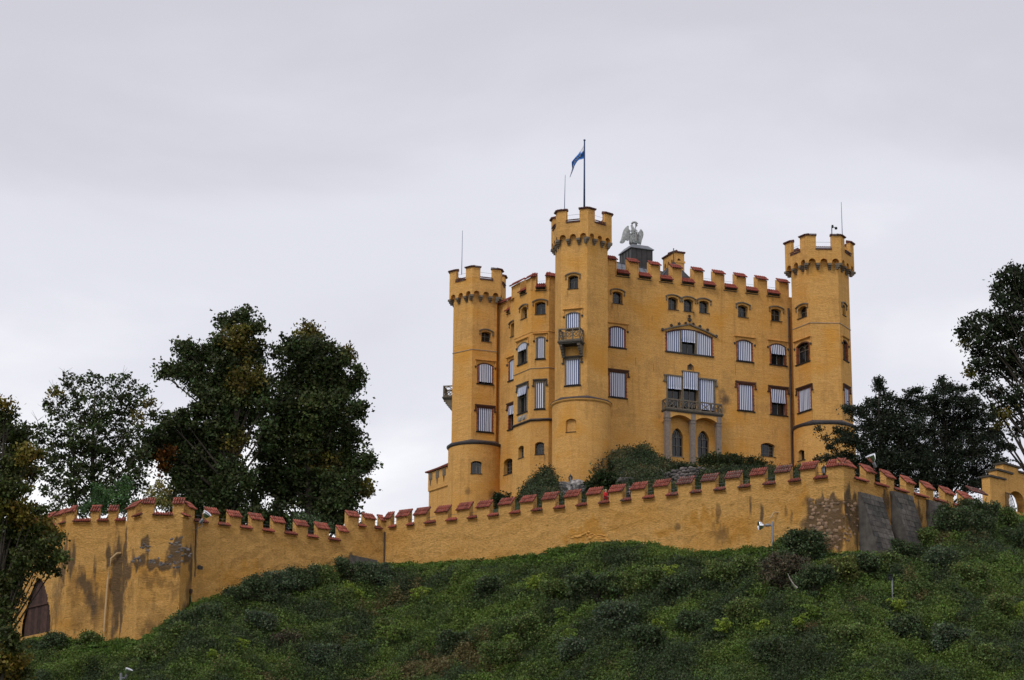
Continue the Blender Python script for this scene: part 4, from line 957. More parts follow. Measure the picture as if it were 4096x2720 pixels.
# ---- centre tower (T2)
C2 = (7.33, 240.0); R2 = 2.93
F2 = hexfr(C2, R2, [-19.5+60*k for k in range(6)]); G2 = hexfr(C2, 3.4, [-19.5+60*k for k in range(6)])
z2b = F2[0].hit(*bxB(1625, 500, 0, 0)[:2], .4)[1]
z2c = zmid(G2[0], 2200+300/2.614, 500+1180/2.614)-.47
z2p = zmid(G2[0], 2200+240/2.614, 500+1000/2.614); z2m = zmid(G2[0], 2200+330/2.614, 500+880/2.614)
h2 = {0: []}
h2[0].append(window(F2[0], bxA(1493, 520, 1600, 668), 'small'))
h2[0].append(window(F2[0], bxA(1472, 900, 1625, 1092), 'stone', 1.0))
h2[0].append(window(F2[0], (bxB(1462, 80, 0, 0)[0], bxB(0, 82, 0, 0)[1], *bxB(0, 0, 1625, 372)[2:]), 'stonerow3', 1.0))
def cyl_hole(C, Rc, bx):
    """angles and heights of an opening on the cylinder"""
    u, v = (bx[0]+bx[2])/2, (bx[1]+bx[3])/2; lo, hi = -1.4, 1.4; res = []
    for uu in (bx[0], bx[2]):
        best = min(np.linspace(-1.4, 1.4, 1401), key=lambda a: abs(proj((C[0]+Rc*math.sin(a), C[1]-Rc*math.cos(a), 52))[0]-uu)); res.append(best)
    am = sum(res)/2; p = Fr((C[0]+Rc*math.sin(am), C[1]-Rc*math.cos(am)), az=90-math.degrees(am))
    a0, a1 = res
    z0 = p.hit(u, bx[3])[1]; z1 = p.hit(u, bx[1])[1]
    return (a0, a1, z0, z1), p
ch2, fr_n2 = cyl_hole(C2, 3.05, bxB(1470, 718, 1580, 855))
tw2, _, _ = tower('tower', 'tallest centre tower with stone balcony and flag', C2, R2, 3.4, -19.5, z2b, z2c, z2p, z2m, h2, dark_ledge=False, cylholes=[ch2],
      bands=[])
nb_ = MB(); nb_.fbox(fr_n2, -.75, .75, ch2[2]-.1, ch2[3]+.1, -.5, -.32); obj('blind_niche', nb_, M_PL, tw2)
nb_ = MB(); nb_.fbox(fr_n2, -.58, .58, ch2[2]-.05, ch2[2]+.0, -.4, .05); obj('niche_sill', nb_, M_SILL, tw2)

def balcony(parent, fr, s0, s1, zb, zt, w, back=0.0, pattern='x', ncell=3, brk=True, mat=None):
    """stone balcony: slab, pierced parapet, stepped brackets"""
    mat = mat or M_STONE
    slab = MB(); slab.fbox(fr, s0-.08, s1+.08, zb-.20, zb-.05, back, w+.08); slab.fbox(fr, s0-.0, s1+.0, zb-.34, zb-.202, back, w)
    b_ = obj('balcony', slab, M_STONED, parent)
    rail = MB(); t = .12; h = zt-zb
    rail.fbox(fr, s0, s1, zt-.13, zt, w-t, w); rail.fbox(fr, s0, s1, zb-.05, zb+.11, w-t, w)
    for x0, x1 in ((s0, s0+t), (s1-t, s1)):
        rail.fbox(fr, x0, x1, zt-.131, zt-.002, back, w-t); rail.fbox(fr, x0, x1, zb-.05, zb+.108, back, w-t)
    obj('parapet_rail', rail, mat, b_)
    def cells(f0, a, b, n, o, mono=False):
        for k in range(n+1):
            p = MB(); x = a+(b-a)*k/n; p.fbox(f0, x-.06, x+.06, zb+.11, zt-.13, o-.11, o-.005); obj('baluster', p, mat, b_)
        for k in range(n):
            x0 = a+(b-a)*k/n+.06; x1 = a+(b-a)*(k+1)/n-.06; zc0, zc1 = zb+.11, zt-.13; p = MB(); xm, zm = (x0+x1)/2, (zc0+zc1)/2; rr = min((x1-x0), (zc1-zc0))/2-.01
            if pattern == 'x' and k % 2 == 1 or pattern == 'mono' and k % 2 == 1:
                p.tube([f0.pt(x0, zc0, o-.06), f0.pt(x1, zc1, o-.06)], .04, 5); p.tube([f0.pt(x0, zc1, o-.055), f0.pt(x1, zc0, o-.055)], .04, 5)
                p.tube([f0.pt(xm-.15, zm, o-.05), f0.pt(xm, zm+.15, o-.05), f0.pt(xm+.15, zm, o-.05), f0.pt(xm, zm-.15, o-.05), f0.pt(xm-.15, zm, o-.05)], .03, 5)
            else:
                p.tube([f0.pt(xm+rr*math.cos(w_), zm+rr*math.sin(w_), o-.06) for w_ in np.linspace(0, 2*math.pi, 21)], .045, 5)
                if pattern == 'mono' and k == n//2:
                    # crowned letter m cut in the stone
                    q = rr*.55
                    for dx in (-q, 0, q): p.fbox(f0, xm+dx-.035, xm+dx+.035, zm-q*.95, zm+q*.35, o-.08, o-.02)
                    for dx in (-q/2, q/2): p.tube([f0.pt(xm+dx-q/2, zm+q*.15, o-.05), f0.pt(xm+dx, zm+q*.50, o-.05), f0.pt(xm+dx+q/2, zm+q*.15, o-.05)], .035, 5)
                    p.tube([f0.pt(xm-q*.6, zm+q*.72, o-.05), f0.pt(xm+q*.6, zm+q*.72, o-.05)], .035, 5)
                    for dx in (-.5, 0, .5): p.tube([f0.pt(xm+dx*q, zm+q*.72, o-.05), f0.pt(xm+dx*q*1.3, zm+q*1.05, o-.05)], .03, 5)
                else:
                    for w_ in (math.pi/4, 3*math.pi/4): p.tube([f0.pt(xm+rr*math.cos(w_), zm+rr*math.sin(w_), o-.06), f0.pt(xm-rr*math.cos(w_), zm-rr*math.sin(w_), o-.058)], .035, 5)
            obj('tracery_panel', p, mat, b_)
    cells(fr, s0+.06, s1-.06, ncell, w)
    # side returns
    for sx_, dirn in ((s0, -1), (s1, 1)):
        p = fr.pt(sx_, 0, back); q = fr.pt(sx_, 0, w)
        f0 = Fr((p.x, p.y), Q=(q.x, q.y)) if dirn == 1 else Fr((q.x, q.y), Q=(p.x, p.y))
        if dirn == 1: f0 = Fr((q.x, q.y), Q=(p.x, p.y))
        f0 = Fr((q.x, q.y), Q=(p.x, p.y)) if dirn == 1 else Fr((p.x, p.y), Q=(q.x, q.y))
        cells(f0, .06, f0.L-.02, max(1, round((w-back)/.9)), 0.0)
    if brk:
        for sx_ in (s0+.22, s1-.22):
            c = MB(); o_ = w-.05
            for k in range(5): c.fbox(fr, sx_-.14, sx_+.14, zb-.34-.24*(k+1), zb-.341-.24*k, back, (w-.08)*(1-k/5.6))
            obj('bracket', c, M_STONE, b_)
    return b_
# balcony of the centre tower
bs0 = F2[0].hit(*A(1395, 1130), 1.25)[0]; bs1 = F2[0].hit(*A(1622, 1130), 1.25)[0]
zb2 = F2[0].hit(*A(1500, 1205), 1.25)[1]; zt2 = F2[0].hit(*A(1500, 1078), 1.25)[1]
balcony(tw2, F2[0], bs0, bs1, zb2, zt2, 1.3, pattern='o', ncell=3)

# ---- left tower (T1)
C1 = (-4.0, 260.5); R1 = 2.92; T1A = 20.0-60
F1 = hexfr(C1, R1, [T1A+60*k for k in range(6)]); G1 = hexfr(C1, 3.45, [T1A+60*k for k in range(6)])
z1b = Fr((C1[0], C1[1]-3.2), az=90).hit(*bxB(500, 955, 0, 0)[:2])[1]
z1c = zmid(G1[1], *A(600, 735))-.50+.0
z1p = zmid(G1[1], *A(650, 560)); z1m = zmid(G1[1], *A(560, 445))
h1 = {1: []}
h1[1].append(window(F1[1], bxA(590, 1108, 690, 1222), 'small'))
h1[1].append(window(F1[1], bxB(545, 128, 715, 360), 'brick', .97))
h1[1].append(window(F1[1], bxB(538, 590, 715, 862), 'brickrow3', 1.0))
ch1, fr_n1 = cyl_hole(C1, 3.12, bxB(470, 1158, 588, 1290))
tw1, _, _ = tower('tower', 'left corner tower behind the bay, foreshortened', C1, R1, 3.45, T1A, z1b, z1c, z1p, z1m, h1, Rcyl=3.12, cylholes=[ch1], bands=[F1[1].hit(*A(620, 1310))[1]])
nb_ = MB(); nb_.fbox(fr_n1, -.7, .7, ch1[2], ch1[3]+.1, -.55, -.45); obj('glass', nb_, M_GLASS, tw1)
nb_ = MB()
for x in (-.42, 0, .42): nb_.fbox(fr_n1, x-.035, x+.035, ch1[2], ch1[3], -.45, -.38)
for k in (0.05, .55): nb_.fbox(fr_n1, -.5, .5, ch1[2]+(ch1[3]-ch1[2])*k, ch1[2]+(ch1[3]-ch1[2])*k+.05, -.448, -.385)
obj('casement', nb_, M_FRAME, tw1)
nb_ = MB(); nb_.fbox(fr_n1, -.66, .66, ch1[2]-.07, ch1[2], -.4, .06); obj('niche_sill', nb_, M_SILL, tw1)
# balcony seen in profile on its left
FL = hexfr(C1, R1, [-100])[0]
zl0 = atY(*bxB(200, 505, 0, 0)[:2], 261).z; zl1 = atY(*bxB(200, 392, 0, 0)[:2], 261).z
balcony(tw1, FL, .45, 2.5, zl0, zl1, 1.15, pattern='o', ncell=2)

# ---- right tower (T3)
R3 = 3.2; T3A = 0.5-60; C3 = (34.12, 249.9)
F3 = hexfr(C3, R3, [T3A+60*k for k in range(6)]); G3 = hexfr(C3, 3.84, [T3A+60*k for k in range(6)])
z3b = Fr((C3[0], C3[1]-3.3), az=90).hit(*dp(1890, 972))[1]
def bxZ5(x, y): return 2900+x/3.485, 800+y/3.485
z3c = zmid(G3[1], *bxZ5(1430, 870))-.56; z3p = zmid(G3[1], *bxZ5(1400, 668)); z3m = zmid(G3[1], *bxZ5(1270, 495))
h3 = {0: [], 2: []}
h3[0].append(window(F3[0], bxE(1012, 62, 1140, 268), 'small'))
h3[0].append(window(F3[0], bxE(990, 548, 1186, 908), 'brick', 0))
h3[0].append(window(F3[0], bxE(1015, 1195, 1210, 1578), 'brickrow3', 1.0))
def on_face(fr, bx, w, sc):
    z1 = fr.hit((bx[0]+bx[2])/2, (bx[1]+bx[3])/2)[1]; h = fr.box(*bx); return (sc-w/2, z1-(h[3]-h[1])*.5+.12, sc+w/2, z1+(h[3]-h[1])*.5-.12, 0)
h3[2].append(window(F3[2], on_face(F3[2], bxE(1686, 72, 1757, 292), .95, 1.45), 'small'))
h3[2].append(window(F3[2], on_face(F3[2], bxE(1697, 562, 1808, 930), 1.55, 1.5), 'brick', 0))
h3[2].append(window(F3[2], on_face(F3[2], bxE(1708, 1215, 1820, 1545), 1.6, 1.5), 'brickrow3', 1.0))
def bxR(x0, y0, x1, y1): return (3100+x0/2.24, 1700+y0/2.24, 3100+x1/2.24, 1700+y1/2.24)
ch3, fr_n3 = cyl_hole(C3, 3.34, bxR(222, 218, 275, 312))
tw3, _, _ = tower('tower', 'right corner tower beside the yews', C3, R3, 3.84, T3A, z3b, z3c, z3p, z3m, h3, Rcyl=3.34, cylholes=[ch3], bands=[F3[1].hit(*bxE(1430, 318, 0, 0)[:2])[1]])
nb_ = MB(); nb_.fbox(fr_n3, -.5, .5, ch3[2], ch3[3]+.1, -.55, -.45); obj('glass', nb_, M_GLASS, tw3)
nb_ = MB(); nb_.fbox(fr_n3, -.66, .66, ch3[2]-.07, ch3[2], -.4, .06); obj('niche_sill', nb_, M_SILL, tw3)

# ---- main facade
FA = Fr((11.3, 243.0), az=67.57)
sF0 = FA.hit(2385, 1400)[0]; sF1 = FA.hit(3170, 1500)[0]+.8
zFs = FA.hit(*bxC(470, 305, 0, 0)[:2])[1]; zFe = FA.hit(2400+795/2.614, 1000+203/2.614)[1]; zFr = zFe+.50
zFs = FA.hit(2400+700/2.614, 1000+325/2.614)[1]
hf = []
def wf(*a, **k): h = window(FA, *a, **k); hf.append(h); return h
wf(bxC(132, 425, 236, 565), 'small')
wf(bxC(713, 485, 818, 628), 'small'); wf(bxC(876, 505, 978, 648), 'small'); wf(bxC(1038, 522, 1140, 664), 'small')
wf(bxC(1443, 568, 1548, 708), 'small'); wf(bxC(1790, 605, 1898, 748), 'small')
wf(bxC(90, 785, 272, 1028), 'brick', 1.0)
wf(bxC(1425, 928, 1600, 1172), 'brick', 1.0); wf(bxC(1773, 968, 1948, 1208), 'brick', .52)
wf((2400+90/2.614, 1000+1262/2.614, 2400+282/2.614, 1000+1550/2.614), 'brickrow3', 1.0)
wf(bxD(1435, 215, 1612, 512), 'brickrow3', 1.0); wf(bxD(1778, 262, 1955, 555), 'brickrow3', .56)
wf(bxD(1683, 832, 1830, 988), 'plain')
# big three-light window
ba, bb_, bc, bd = FA.box(*bxC(685, 802, 1180, 1112)); brise = .62
hf.append((ba, bb_, bc, bd, brise, .42))
gm_ = MB(); x1 = ba+(bc-ba)*.325; x2 = ba+(bc-ba)*.645
for x in (x1, x2): gm_.fbox(FA, x-.11, x+.11, bb_, bd-.05, -.30, .0)
gm_.fbox(FA, (x1+x2)/2-.03, (x1+x2)/2+.03, bb_, bb_+1.3, -.36, -.3)
bw_ = obj('window', gm_, M_STONE, castle); bw_['label'] = 'wide three-light window under a crocketed gable hood'
g_ = MB(); g_.fbox(FA, ba+.01, bc-.01, bb_, bd, -.47, -.37); obj('glass', g_, M_GLASS, bw_)
s_ = MB(); s_.fbox(FA, ba-.08, bc+.08, bb_-.16, bb_-.0, -.35, .13); obj('sill', s_, M_SILL, bw_)
def za_(x): return arc_z(x, ba, bc, bd, brise)
def blind_poly(parent, fr, a, b, c, topf, zb, o, frac_w=.02):
    n = 16; m = 8; mb = MB(); off = fr.mat((a+c)/2, b, o); mx_ = fr.mat(0, 0, o); inv = off.inverted() @ mx_; ph = random.uniform(0, 6)
    for lay in (0, -.012):
        k0 = len(mb.v)
        for j in range(m+1):
            for i in range(n+1):
                x = a+(c-a)*i/n; t = j/m; z = topf(x)+(zb-topf(x))*t; w = frac_w*math.sin(i*.9+ph)*t*1.3 + (.05*math.sin((t-.7)/.3*9) if t > .75 and zb > b+.2 else 0)
                mb.v.append(tuple(inv @ Vector((x, z, w+lay))))
        for j in range(m):
            for i in range(n): q = (k0+j*(n+1)+i, k0+(j+1)*(n+1)+i, k0+(j+1)*(n+1)+i+1, k0+j*(n+1)+i+1); mb.F(*(q if lay == 0 else q[::-1]))
    return obj('blind', mb, M_BLIND, parent, world=off, smooth=True)
blind_poly(bw_, FA, ba+.14, bb_, x1-.10, lambda x: za_(x)-.12, bb_+.05, -.06); blind_poly(bw_, FA, x2+.10, bb_, bc-.14, lambda x: za_(x)-.12, bb_+.05, -.06)
blind_poly(bw_, FA, x1+.10, bb_, x2-.10, lambda x: za_(x)-.12, bb_+(bd-bb_)*.46, .04, .03)
for k in range(22):
    x0 = ba+(bc-ba)*k/22+.01; xx = ba+(bc-ba)*(k+1)/22-.01; zz = za_((x0+xx)/2); put_brick(bw_, FA, x0, xx, zz-.11, zz+.06, -.28, .03, M_BRICKD)
for k in range(11):
    z0 = bb_+(bd-brise-bb_)*k/11+.008; z1 = bb_+(bd-brise-bb_)*(k+1)/11-.008
    put_brick(bw_, FA, bc-.13, bc+(.06 if k % 2 else 0), z0, z1, -.28, .03, M_BRICK); put_brick(bw_, FA, ba-(.06 if k % 2 else 0), ba+.13, z0, z1, -.28, .03, M_BRICK)
# gable hood with crockets
hd = MB(); e_ = .45; ha, hc = ba-e_, bc+e_; hm_ = (ba+bc)/2; n = 20
def hz(x):
    t = abs(x-hm_)/((hc-ha)/2); return bd+.55-.95*t**1.5+.16*max(0, 1-t*7)
for k in range(n):
    x0 = ha+(hc-ha)*k/n; xx = ha+(hc-ha)*(k+1)/n
    hd.hexa([FA.pt(x0, hz(x0)-.16, .20), FA.pt(xx, hz(xx)-.16, .20), FA.pt(xx, hz(xx)-.16, -.01), FA.pt(x0, hz(x0)-.16, -.01), FA.pt(x0, hz(x0), .20), FA.pt(xx, hz(xx), .20), FA.pt(xx, hz(xx)+.04, -.01), FA.pt(x0, hz(x0)+.04, -.01)])
obj('gable_hood', hd, M_STONE, bw_)
def rosette(x, z, r):
    mb = MB()
    for w in range(5): mb.lathe(FA.pt(x+math.cos(w*1.256)*r*.55, z+math.sin(w*1.256)*r*.55, .12), (FA.n.x, FA.n.y, 0), [(.02, -.1), (r*.5, 0), (r*.3, .09), (.02, .12)], 6)
    mb.lathe(FA.pt(x, z, .12), (0, 0, 1), [(.04, -r*1.0), (r*.35, -r*.3), (r*.3, r*.5), (.03, r*.95)], 6)
    obj('crocket', mb, M_STONED, bw_)
for t in (-.98, -.66, -.38, .38, .66, .98): x = hm_+t*(hc-ha)/2; rosette(x, hz(x)+(.16 if abs(t) < .9 else -.02), .19)
for t in (-.14, .14): x = hm_+t*(hc-ha)/2; rosette(x, hz(x)+.16, .17)
rosette(hm_, hz(hm_)+.40, .26); rosette(hm_, hz(hm_)+.80, .17)
# niche
hf.append((*FA.box(*bxC(920, 1190, 968, 1258)), .24, .25))
na = FA.box(*bxC(920, 1190, 968, 1258)); nb_ = MB(); nb_.fbox(FA, na[0], na[2], na[1], na[3], -.33, -.25); obj('niche_back', nb_, M_STONE, castle)
nh_ = MB(); nh_.tube([FA.pt(na[0]-.04, na[1], .02), FA.pt(na[0]-.04, na[3]-.22, .02), FA.pt((na[0]+na[2])/2, na[3]+.04, .02), FA.pt(na[2]+.04, na[3]-.22, .02), FA.pt(na[2]+.04, na[1], .02)], .06, 5); obj('niche_surround', nh_, M_STONED, castle)
# stepped balcony window: three lights, middle one taller
def DB(x, y): return 2400+x/2.61375, 1450+y/2.61375
lt = [FA.box(*bxD(705, 140, 850, 480)), FA.box(*bxD(870, 100, 1022, 480)), FA.box(*bxD(1040, 175, 1190, 480))]
dw = MB(); zbal = FA.hit(*DB(960, 470), 0)[1]-.4
ztop = []
for i, L_ in enumerate(lt):
    a, _, c, d = L_; hf.append((a-.0, zbal, c+.0, d, 0, .42)); ztop.append(d)
lt = [(a, zbal, c, d) for a, _, c, d in lt]
frm = MB()
for i, (a, b, c, d) in enumerate(lt):
    l = a-.10 if i == 0 else a-.06; r = c+.10 if i == 2 else c+.06
    frm.fbox(FA, l-.03, a+.02, b, d, -.2, .07+.003*i); frm.fbox(FA, c-.02, r+.03, b, d, -.2, .071+.003*i)
    frm.fbox(FA, l-.12, r+.12, d, d+.17, -.02, .15+.003*i)
frm.fbox(FA, lt[0][0]-.42, lt[0][0]-.10, lt[0][3]-.02, lt[0][3]+.15, -.01, .14); frm.fbox(FA, lt[0][0]-.36, lt[0][0]-.20, lt[0][3]-.5, lt[0][3]-.02, -.01, .13); frm.fbox(FA, lt[0][0]-.5, lt[0][0]-.16, lt[0][3]-.66, lt[0][3]-.5, -.01, .16)
frm.fbox(FA, lt[2][2]+.10, lt[2][2]+.36, lt[2][3]-.02, lt[2][3]+.15, -.01, .14); frm.fbox(FA, lt[2][2]+.18, lt[2][2]+.34, lt[2][3]-.5, lt[2][3]-.02, -.01, .13); frm.fbox(FA, lt[2][2]+.14, lt[2][2]+.46, lt[2][3]-.66, lt[2][3]-.5, -.01, .16)
bdw = obj('balcony_window', frm, M_STONE, castle); bdw['label'] = 'stepped three-light balcony window'
g_ = MB()
for a, b, c, d in lt: g_.fbox(FA, a, c, b, d, -.5, -.38)
obj('glass', g_, M_GLASS, bdw)
g_ = MB()
for a, b, c, d in lt[:2]:
    for x in (a+.05, (a+c)/2, c-.05): g_.fbox(FA, x-.035, x+.035, b, d, -.375, -.31)
obj('casement', g_, M_STONE, bdw)
blind_poly(bdw, FA, lt[0][0], zbal, lt[0][2], lambda x: lt[0][3], FA.hit(*DB(780, 280))[1], .10, .03)
blind_poly(bdw, FA, lt[1][0], zbal, lt[1][2], lambda x: lt[1][3], FA.hit(*DB(945, 283))[1], .14, .03)
blind_poly(bdw, FA, lt[2][0]+.02, zbal, lt[2][2]-.02, lambda x: lt[2][3], zbal+.3, .02, .02)
# gothic windows under the balcony
hfg = []
for bx in (bxD(752, 680, 870, 990), bxD(1022, 706, 1142, 1000)):
    a, b, c, d = FA.box(*bx); hfg.append((a, b, c, d)); hf.append((a, b, c, d, (c-a)*.62, .42))
    w_ = MB(); t = .055
    for x in (a+t/2, (a+c)/2, c-t/2): w_.fbox(FA, x-t/2, x+t/2, b, d-(.9 if x != (a+c)/2 else .35), -.33, -.26)
    for k in (.0, .38, .68): w_.fbox(FA, a, c, b+(d-b)*k, b+(d-b)*k+t, -.329, -.262)
    m = (a+c)/2; w2 = (c-a)/2
    for sg in (-1, 1):
        w_.tube([FA.pt(m, d-1.0, -.28), FA.pt(m+sg*w2*.25, d-.7, -.28), FA.pt(m+sg*w2*.45, d-.42, -.28)], .03, 4)
        w_.tube([FA.pt(m+sg*w2*.97, d-1.0, -.28), FA.pt(m+sg*w2*.6, d-.6, -.28), FA.pt(m+sg*w2*.1, d-.25, -.28)], .03, 4)
    o = obj('gothic_window', w_, M_FRAME, castle)
    g_ = MB(); g_.fbox(FA, a, c, b, d, -.5, -.37); obj('glass', g_, M_GLASS, o)
    g_ = MB(); g_.fbox(FA, a-.05, c+.05, b-.06, b, -.4, .06); obj('sill', g_, M_COPING, o)
# facade face
fw_ = MB(); panel(fw_, FA, sF0, sF1, 44, zFs+.02, hf)
# triple hood link over the middle small windows is carried by their own hoods
fac = obj('facade', fw_, M_PL, castle); fac['label'] = 'main facade'
ft = MB(); ft.quad(FA.pt(sF0, zFs), FA.pt(sF1, zFs), FA.pt(sF1, zFs, -.6), FA.pt(sF0, zFs, -.6)); ft.quad(FA.pt(sF1, 44, -.6), FA.pt(sF0, 44, -.6), FA.pt(sF0, zFs, -.6), FA.pt(sF1, zFs, -.6)); obj('wall_top', ft, M_PL, fac)

def castle_crenel(parent, fr, ms, gs, zs, ze, dz=.64, thick=.80, tile=M_TILEC, sill=.64, front=.30):
    for (a, b) in ms:
        body = MB(); body.fbox(fr, a, b, zs, ze, -thick, 0.0)
        body.hexa([fr.pt(a, ze, .12), fr.pt(b, ze, .12), fr.pt(b, ze, -thick), fr.pt(a, ze, -thick), fr.pt(a, ze+.06, .12), fr.pt(b, ze+.06, .12), fr.pt(b, ze+dz-.02, -thick), fr.pt(a, ze+dz-.02, -thick)])
        # raised side strips leave the middle of the merlon recessed
        body.fbox(fr, a, a+.10, zs-.12, ze, .0, .06); body.fbox(fr, b-.10, b, zs-.12, ze, .0, .06)
        obj('merlon', body, M_PL, parent)
        cap(parent, fr, a, b, ze+.04, ze+dz+.04, .28, -thick*.75, mat=tile, single=False, pitch_w=.21, rows=2, nm='tile_cap')
    for (a, b) in gs:
        for s_ in (a, b, random.uniform(a, b)): STREAK.append((fr.pt(s_, zs-.1), random.uniform(.08, .2), random.uniform(.8, 2.4), random.uniform(.3, .7)))
        STREAK.append((fr.pt((a+b)/2, zs-.1), (b-a)*.6, .8, .45))
        sb = MB(); sb.hexa([fr.pt(a, zs-.05, .0), fr.pt(b, zs-.05, .0), fr.pt(b, zs-.05, -.4), fr.pt(a, zs-.05, -.4), fr.pt(a, zs+.0, front), fr.pt(b, zs+.0, front), fr.pt(b, zs+sill-.04, -.4), fr.pt(a, zs+sill-.04, -.4)])
        sb.fbox(fr, a-.14, b+.10, zs-.22, zs-.16, -.01, .10)
        obj('sill', sb, M_STONED, parent)
        cap(parent, fr, a+.02, b-.02, zs+.03, zs+sill+.03, front+.08, -.35, mat=tile, single=False, pitch_w=.21, rows=2, nm='sill_tiles')
        rl = MB(); rl.tube([fr.pt(a-.05, zs+1.05, -.5), fr.pt(b+.05, zs+1.05, -.5)], .014, 4); obj('railing', rl, M_WIRE, parent)
mf = []
for x in (115, 345, 570, 795, 1020, 1240, 1465, 1685, 1910):
    a = FA.hit(2400+(x-45)/2.614, 1090)[0]; b = FA.hit(2400+(x+58)/2.614, 1090)[0]; mf.append((a, b))
castle_crenel(fac, FA, mf, gaps_of(mf), zFs, zFe)
# balcony portico
oB = 1.05
qs0 = FA.hit(*DB(692, 430), oB)[0]; qs1 = FA.hit(*DB(1281, 480), oB)[0]
qz1 = FA.hit(*DB(985, 402), oB)[1]; qz0 = FA.hit(*DB(985, 505), oB)[1]
bal = balcony(castle, FA, qs0, qs1, qz0, qz1, oB, pattern='mono', ncell=5, brk=False)
bal['label'] = 'stone balcony with pierced tracery parapet on three pillars'
FB = FA.off(oB-.02)
cols = [FB.hit(*DB(x, 800))[0] for x in (715, 980, 1250)]
for cx_ in cols:
    c = MB(); zt_ = qz0-.341
    c.fbox(FB, cx_-.27, cx_+.27, 47.5, zt_-1.05, -.55, -.02); c.fbox(FB, cx_-.31, cx_+.31, zt_-1.05, zt_-.90, -.58, .02); c.fbox(FB, cx_-.27, cx_+.27, zt_-.90, zt_-.72, -.55, -.02); c.fbox(FB, cx_-.33, cx_+.33, zt_-.72, zt_-.60, -.58, .03); c.fbox(FB, cx_-.28, cx_+.28, zt_-.60, zt_, -.55, -.01)
    o_ = obj('pillar', c, M_PINK, castle)
for i in range(2):
    a, b = cols[i]+.28, cols[i+1]-.28; sp_ = MB(); zt_ = qz0-.342; n = 10
    for k in range(n):
        x0 = a+(b-a)*k/n; xx = a+(b-a)*(k+1)/n; z0 = arc_z(x0, a, b, zt_-.28, .42); z1 = arc_z(xx, a, b, zt_-.28, .42)
        sp_.hexa([FB.pt(x0, z0, -.03), FB.pt(xx, z1, -.03), FB.pt(xx, z1, -oB), FB.pt(x0, z0, -oB), FB.pt(x0, zt_, -.03), FB.pt(xx, zt_, -.03), FB.pt(xx, zt_, -oB), FB.pt(x0, zt_, -oB)])
    obj('arch', sp_, M_PL, castle)
wb_ = MB(); wb_.fbox(FA, cols[0]-.26, cols[0]+.1, qz0-1.35, qz0-.345, .01, oB-.6); obj('arch', wb_, M_PL, castle)
# drainpipe between facade and right tower
pb = MB(); q = [FA.hit(2400+1970/2.614, 1000+610/2.614, .12), FA.hit(2400+2000/2.614, 1450+600/2.614, .12), FA.hit(2400+2008/2.614, 1450+1170/2.614, .12)]
sm_ = (q[0][0]+q[1][0])/2
pb.tube([FA.pt(q[0][0]-.0, q[0][1], .13), FA.pt(q[0][0]+.03, q[0][1]-1, .13), FA.pt(q[1][0], q[1][1], .13), FA.pt(q[2][0], 45, .13)], .11, 8)
for k in range(7): z = q[0][1]-1-k*2.2; pb.tube([FA.pt(q[0][0]+.03, z, .13), FA.pt(q[0][0]+.03, z-.1, .13)], .15, 8)
obj('downpipe', pb, M_PIPEB, castle)
# hairline joints in the facade render
for (x, y0, y1) in ((560, 1190, 1270), (1415, 1195, 1310), (545, 690, 745), (190, 650, 700), (372, 1130, 1200)):
    s, zt_ = FA.hit(2400+x/2.614, 1000+y0/2.614); _, zl = FA.hit(2400+x/2.614, 1000+y1/2.614)
    c = MB(); c.fbox(FA, s-.012, s+.012, zl, zt_, -.01, .012); obj('anchor_iron', c, M_STONED, castle)

# ---- west side: bay and side wall
BV = Vector((2.08, 247.65)); FBL = Fr(BV-Vector((math.sin(R(-31)), math.cos(R(-31))))*(-3.6), Q=BV)      # left face runs back to the left
FBR = Fr(BV, az=104); uBR = 1700+1297/2.614
sBR = FBR.hit(uBR, 1300)[0]; FBR.L = sBR; pBR = FBR.pt(sBR, 0)
FBS = Fr((pBR.x, pBR.y), az=58); FBS.L = 4.2
def zz_(fr, x, y, B=False): u, v = (bxB(x, y, 0, 0)[:2] if B else A(x, y)); return fr.hit(u, v)
zBl = zz_(FBR, 1200, 722, True)[1]; zBs = zz_(FBR, 1205, 668)[1]; zBe = zBs+1.25
hb = {0: [], 1: []}
hb[0].append(window(FBL, bxA(1003, 842, 1066, 990), 'small')); hb[1].append(window(FBR, bxA(1150, 797, 1260, 933), 'small'))
hb[0].append(window(FBL, bxA(972, 1205, 1071, 1465), 'stone', .38)); hb[1].append(window(FBR, bxA(1158, 1160, 1256, 1398), 'stone', 1.0))
hb[0].append(window(FBL, bxB(970, 352, 1072, 672), 'stonerow3', .34)); hb[1].append(window(FBR, bxB(1147, 325, 1256, 615), 'stonerow3', 1.0))
hb[0].append(window(FBL, bxB(975, 992, 1032, 1138), 'plain', rise=.2)); hb[1].append(window(FBR, bxB(1150, 958, 1246, 1093), 'plain', rise=.22))
bm = MB(); panel(bm, FBL, 0, FBL.L, 40, zBs+.02, hb[0]); panel(bm, FBR, 0, sBR, 40, zBs+.02, hb[1]); panel(bm, FBS, 0, FBS.L, 40, zBs+.02)
bay = obj('bay', bm, M_PL, castle); bay['label'] = 'faceted bay between the left and centre towers'
bt_ = MB()
for f in (FBL, FBR, FBS): bt_.quad(f.pt(0, zBs), f.pt(f.L, zBs), f.pt(f.L, zBs, -.7), f.pt(0, zBs, -.7))
obj('wall_top', bt_, M_PL, bay)
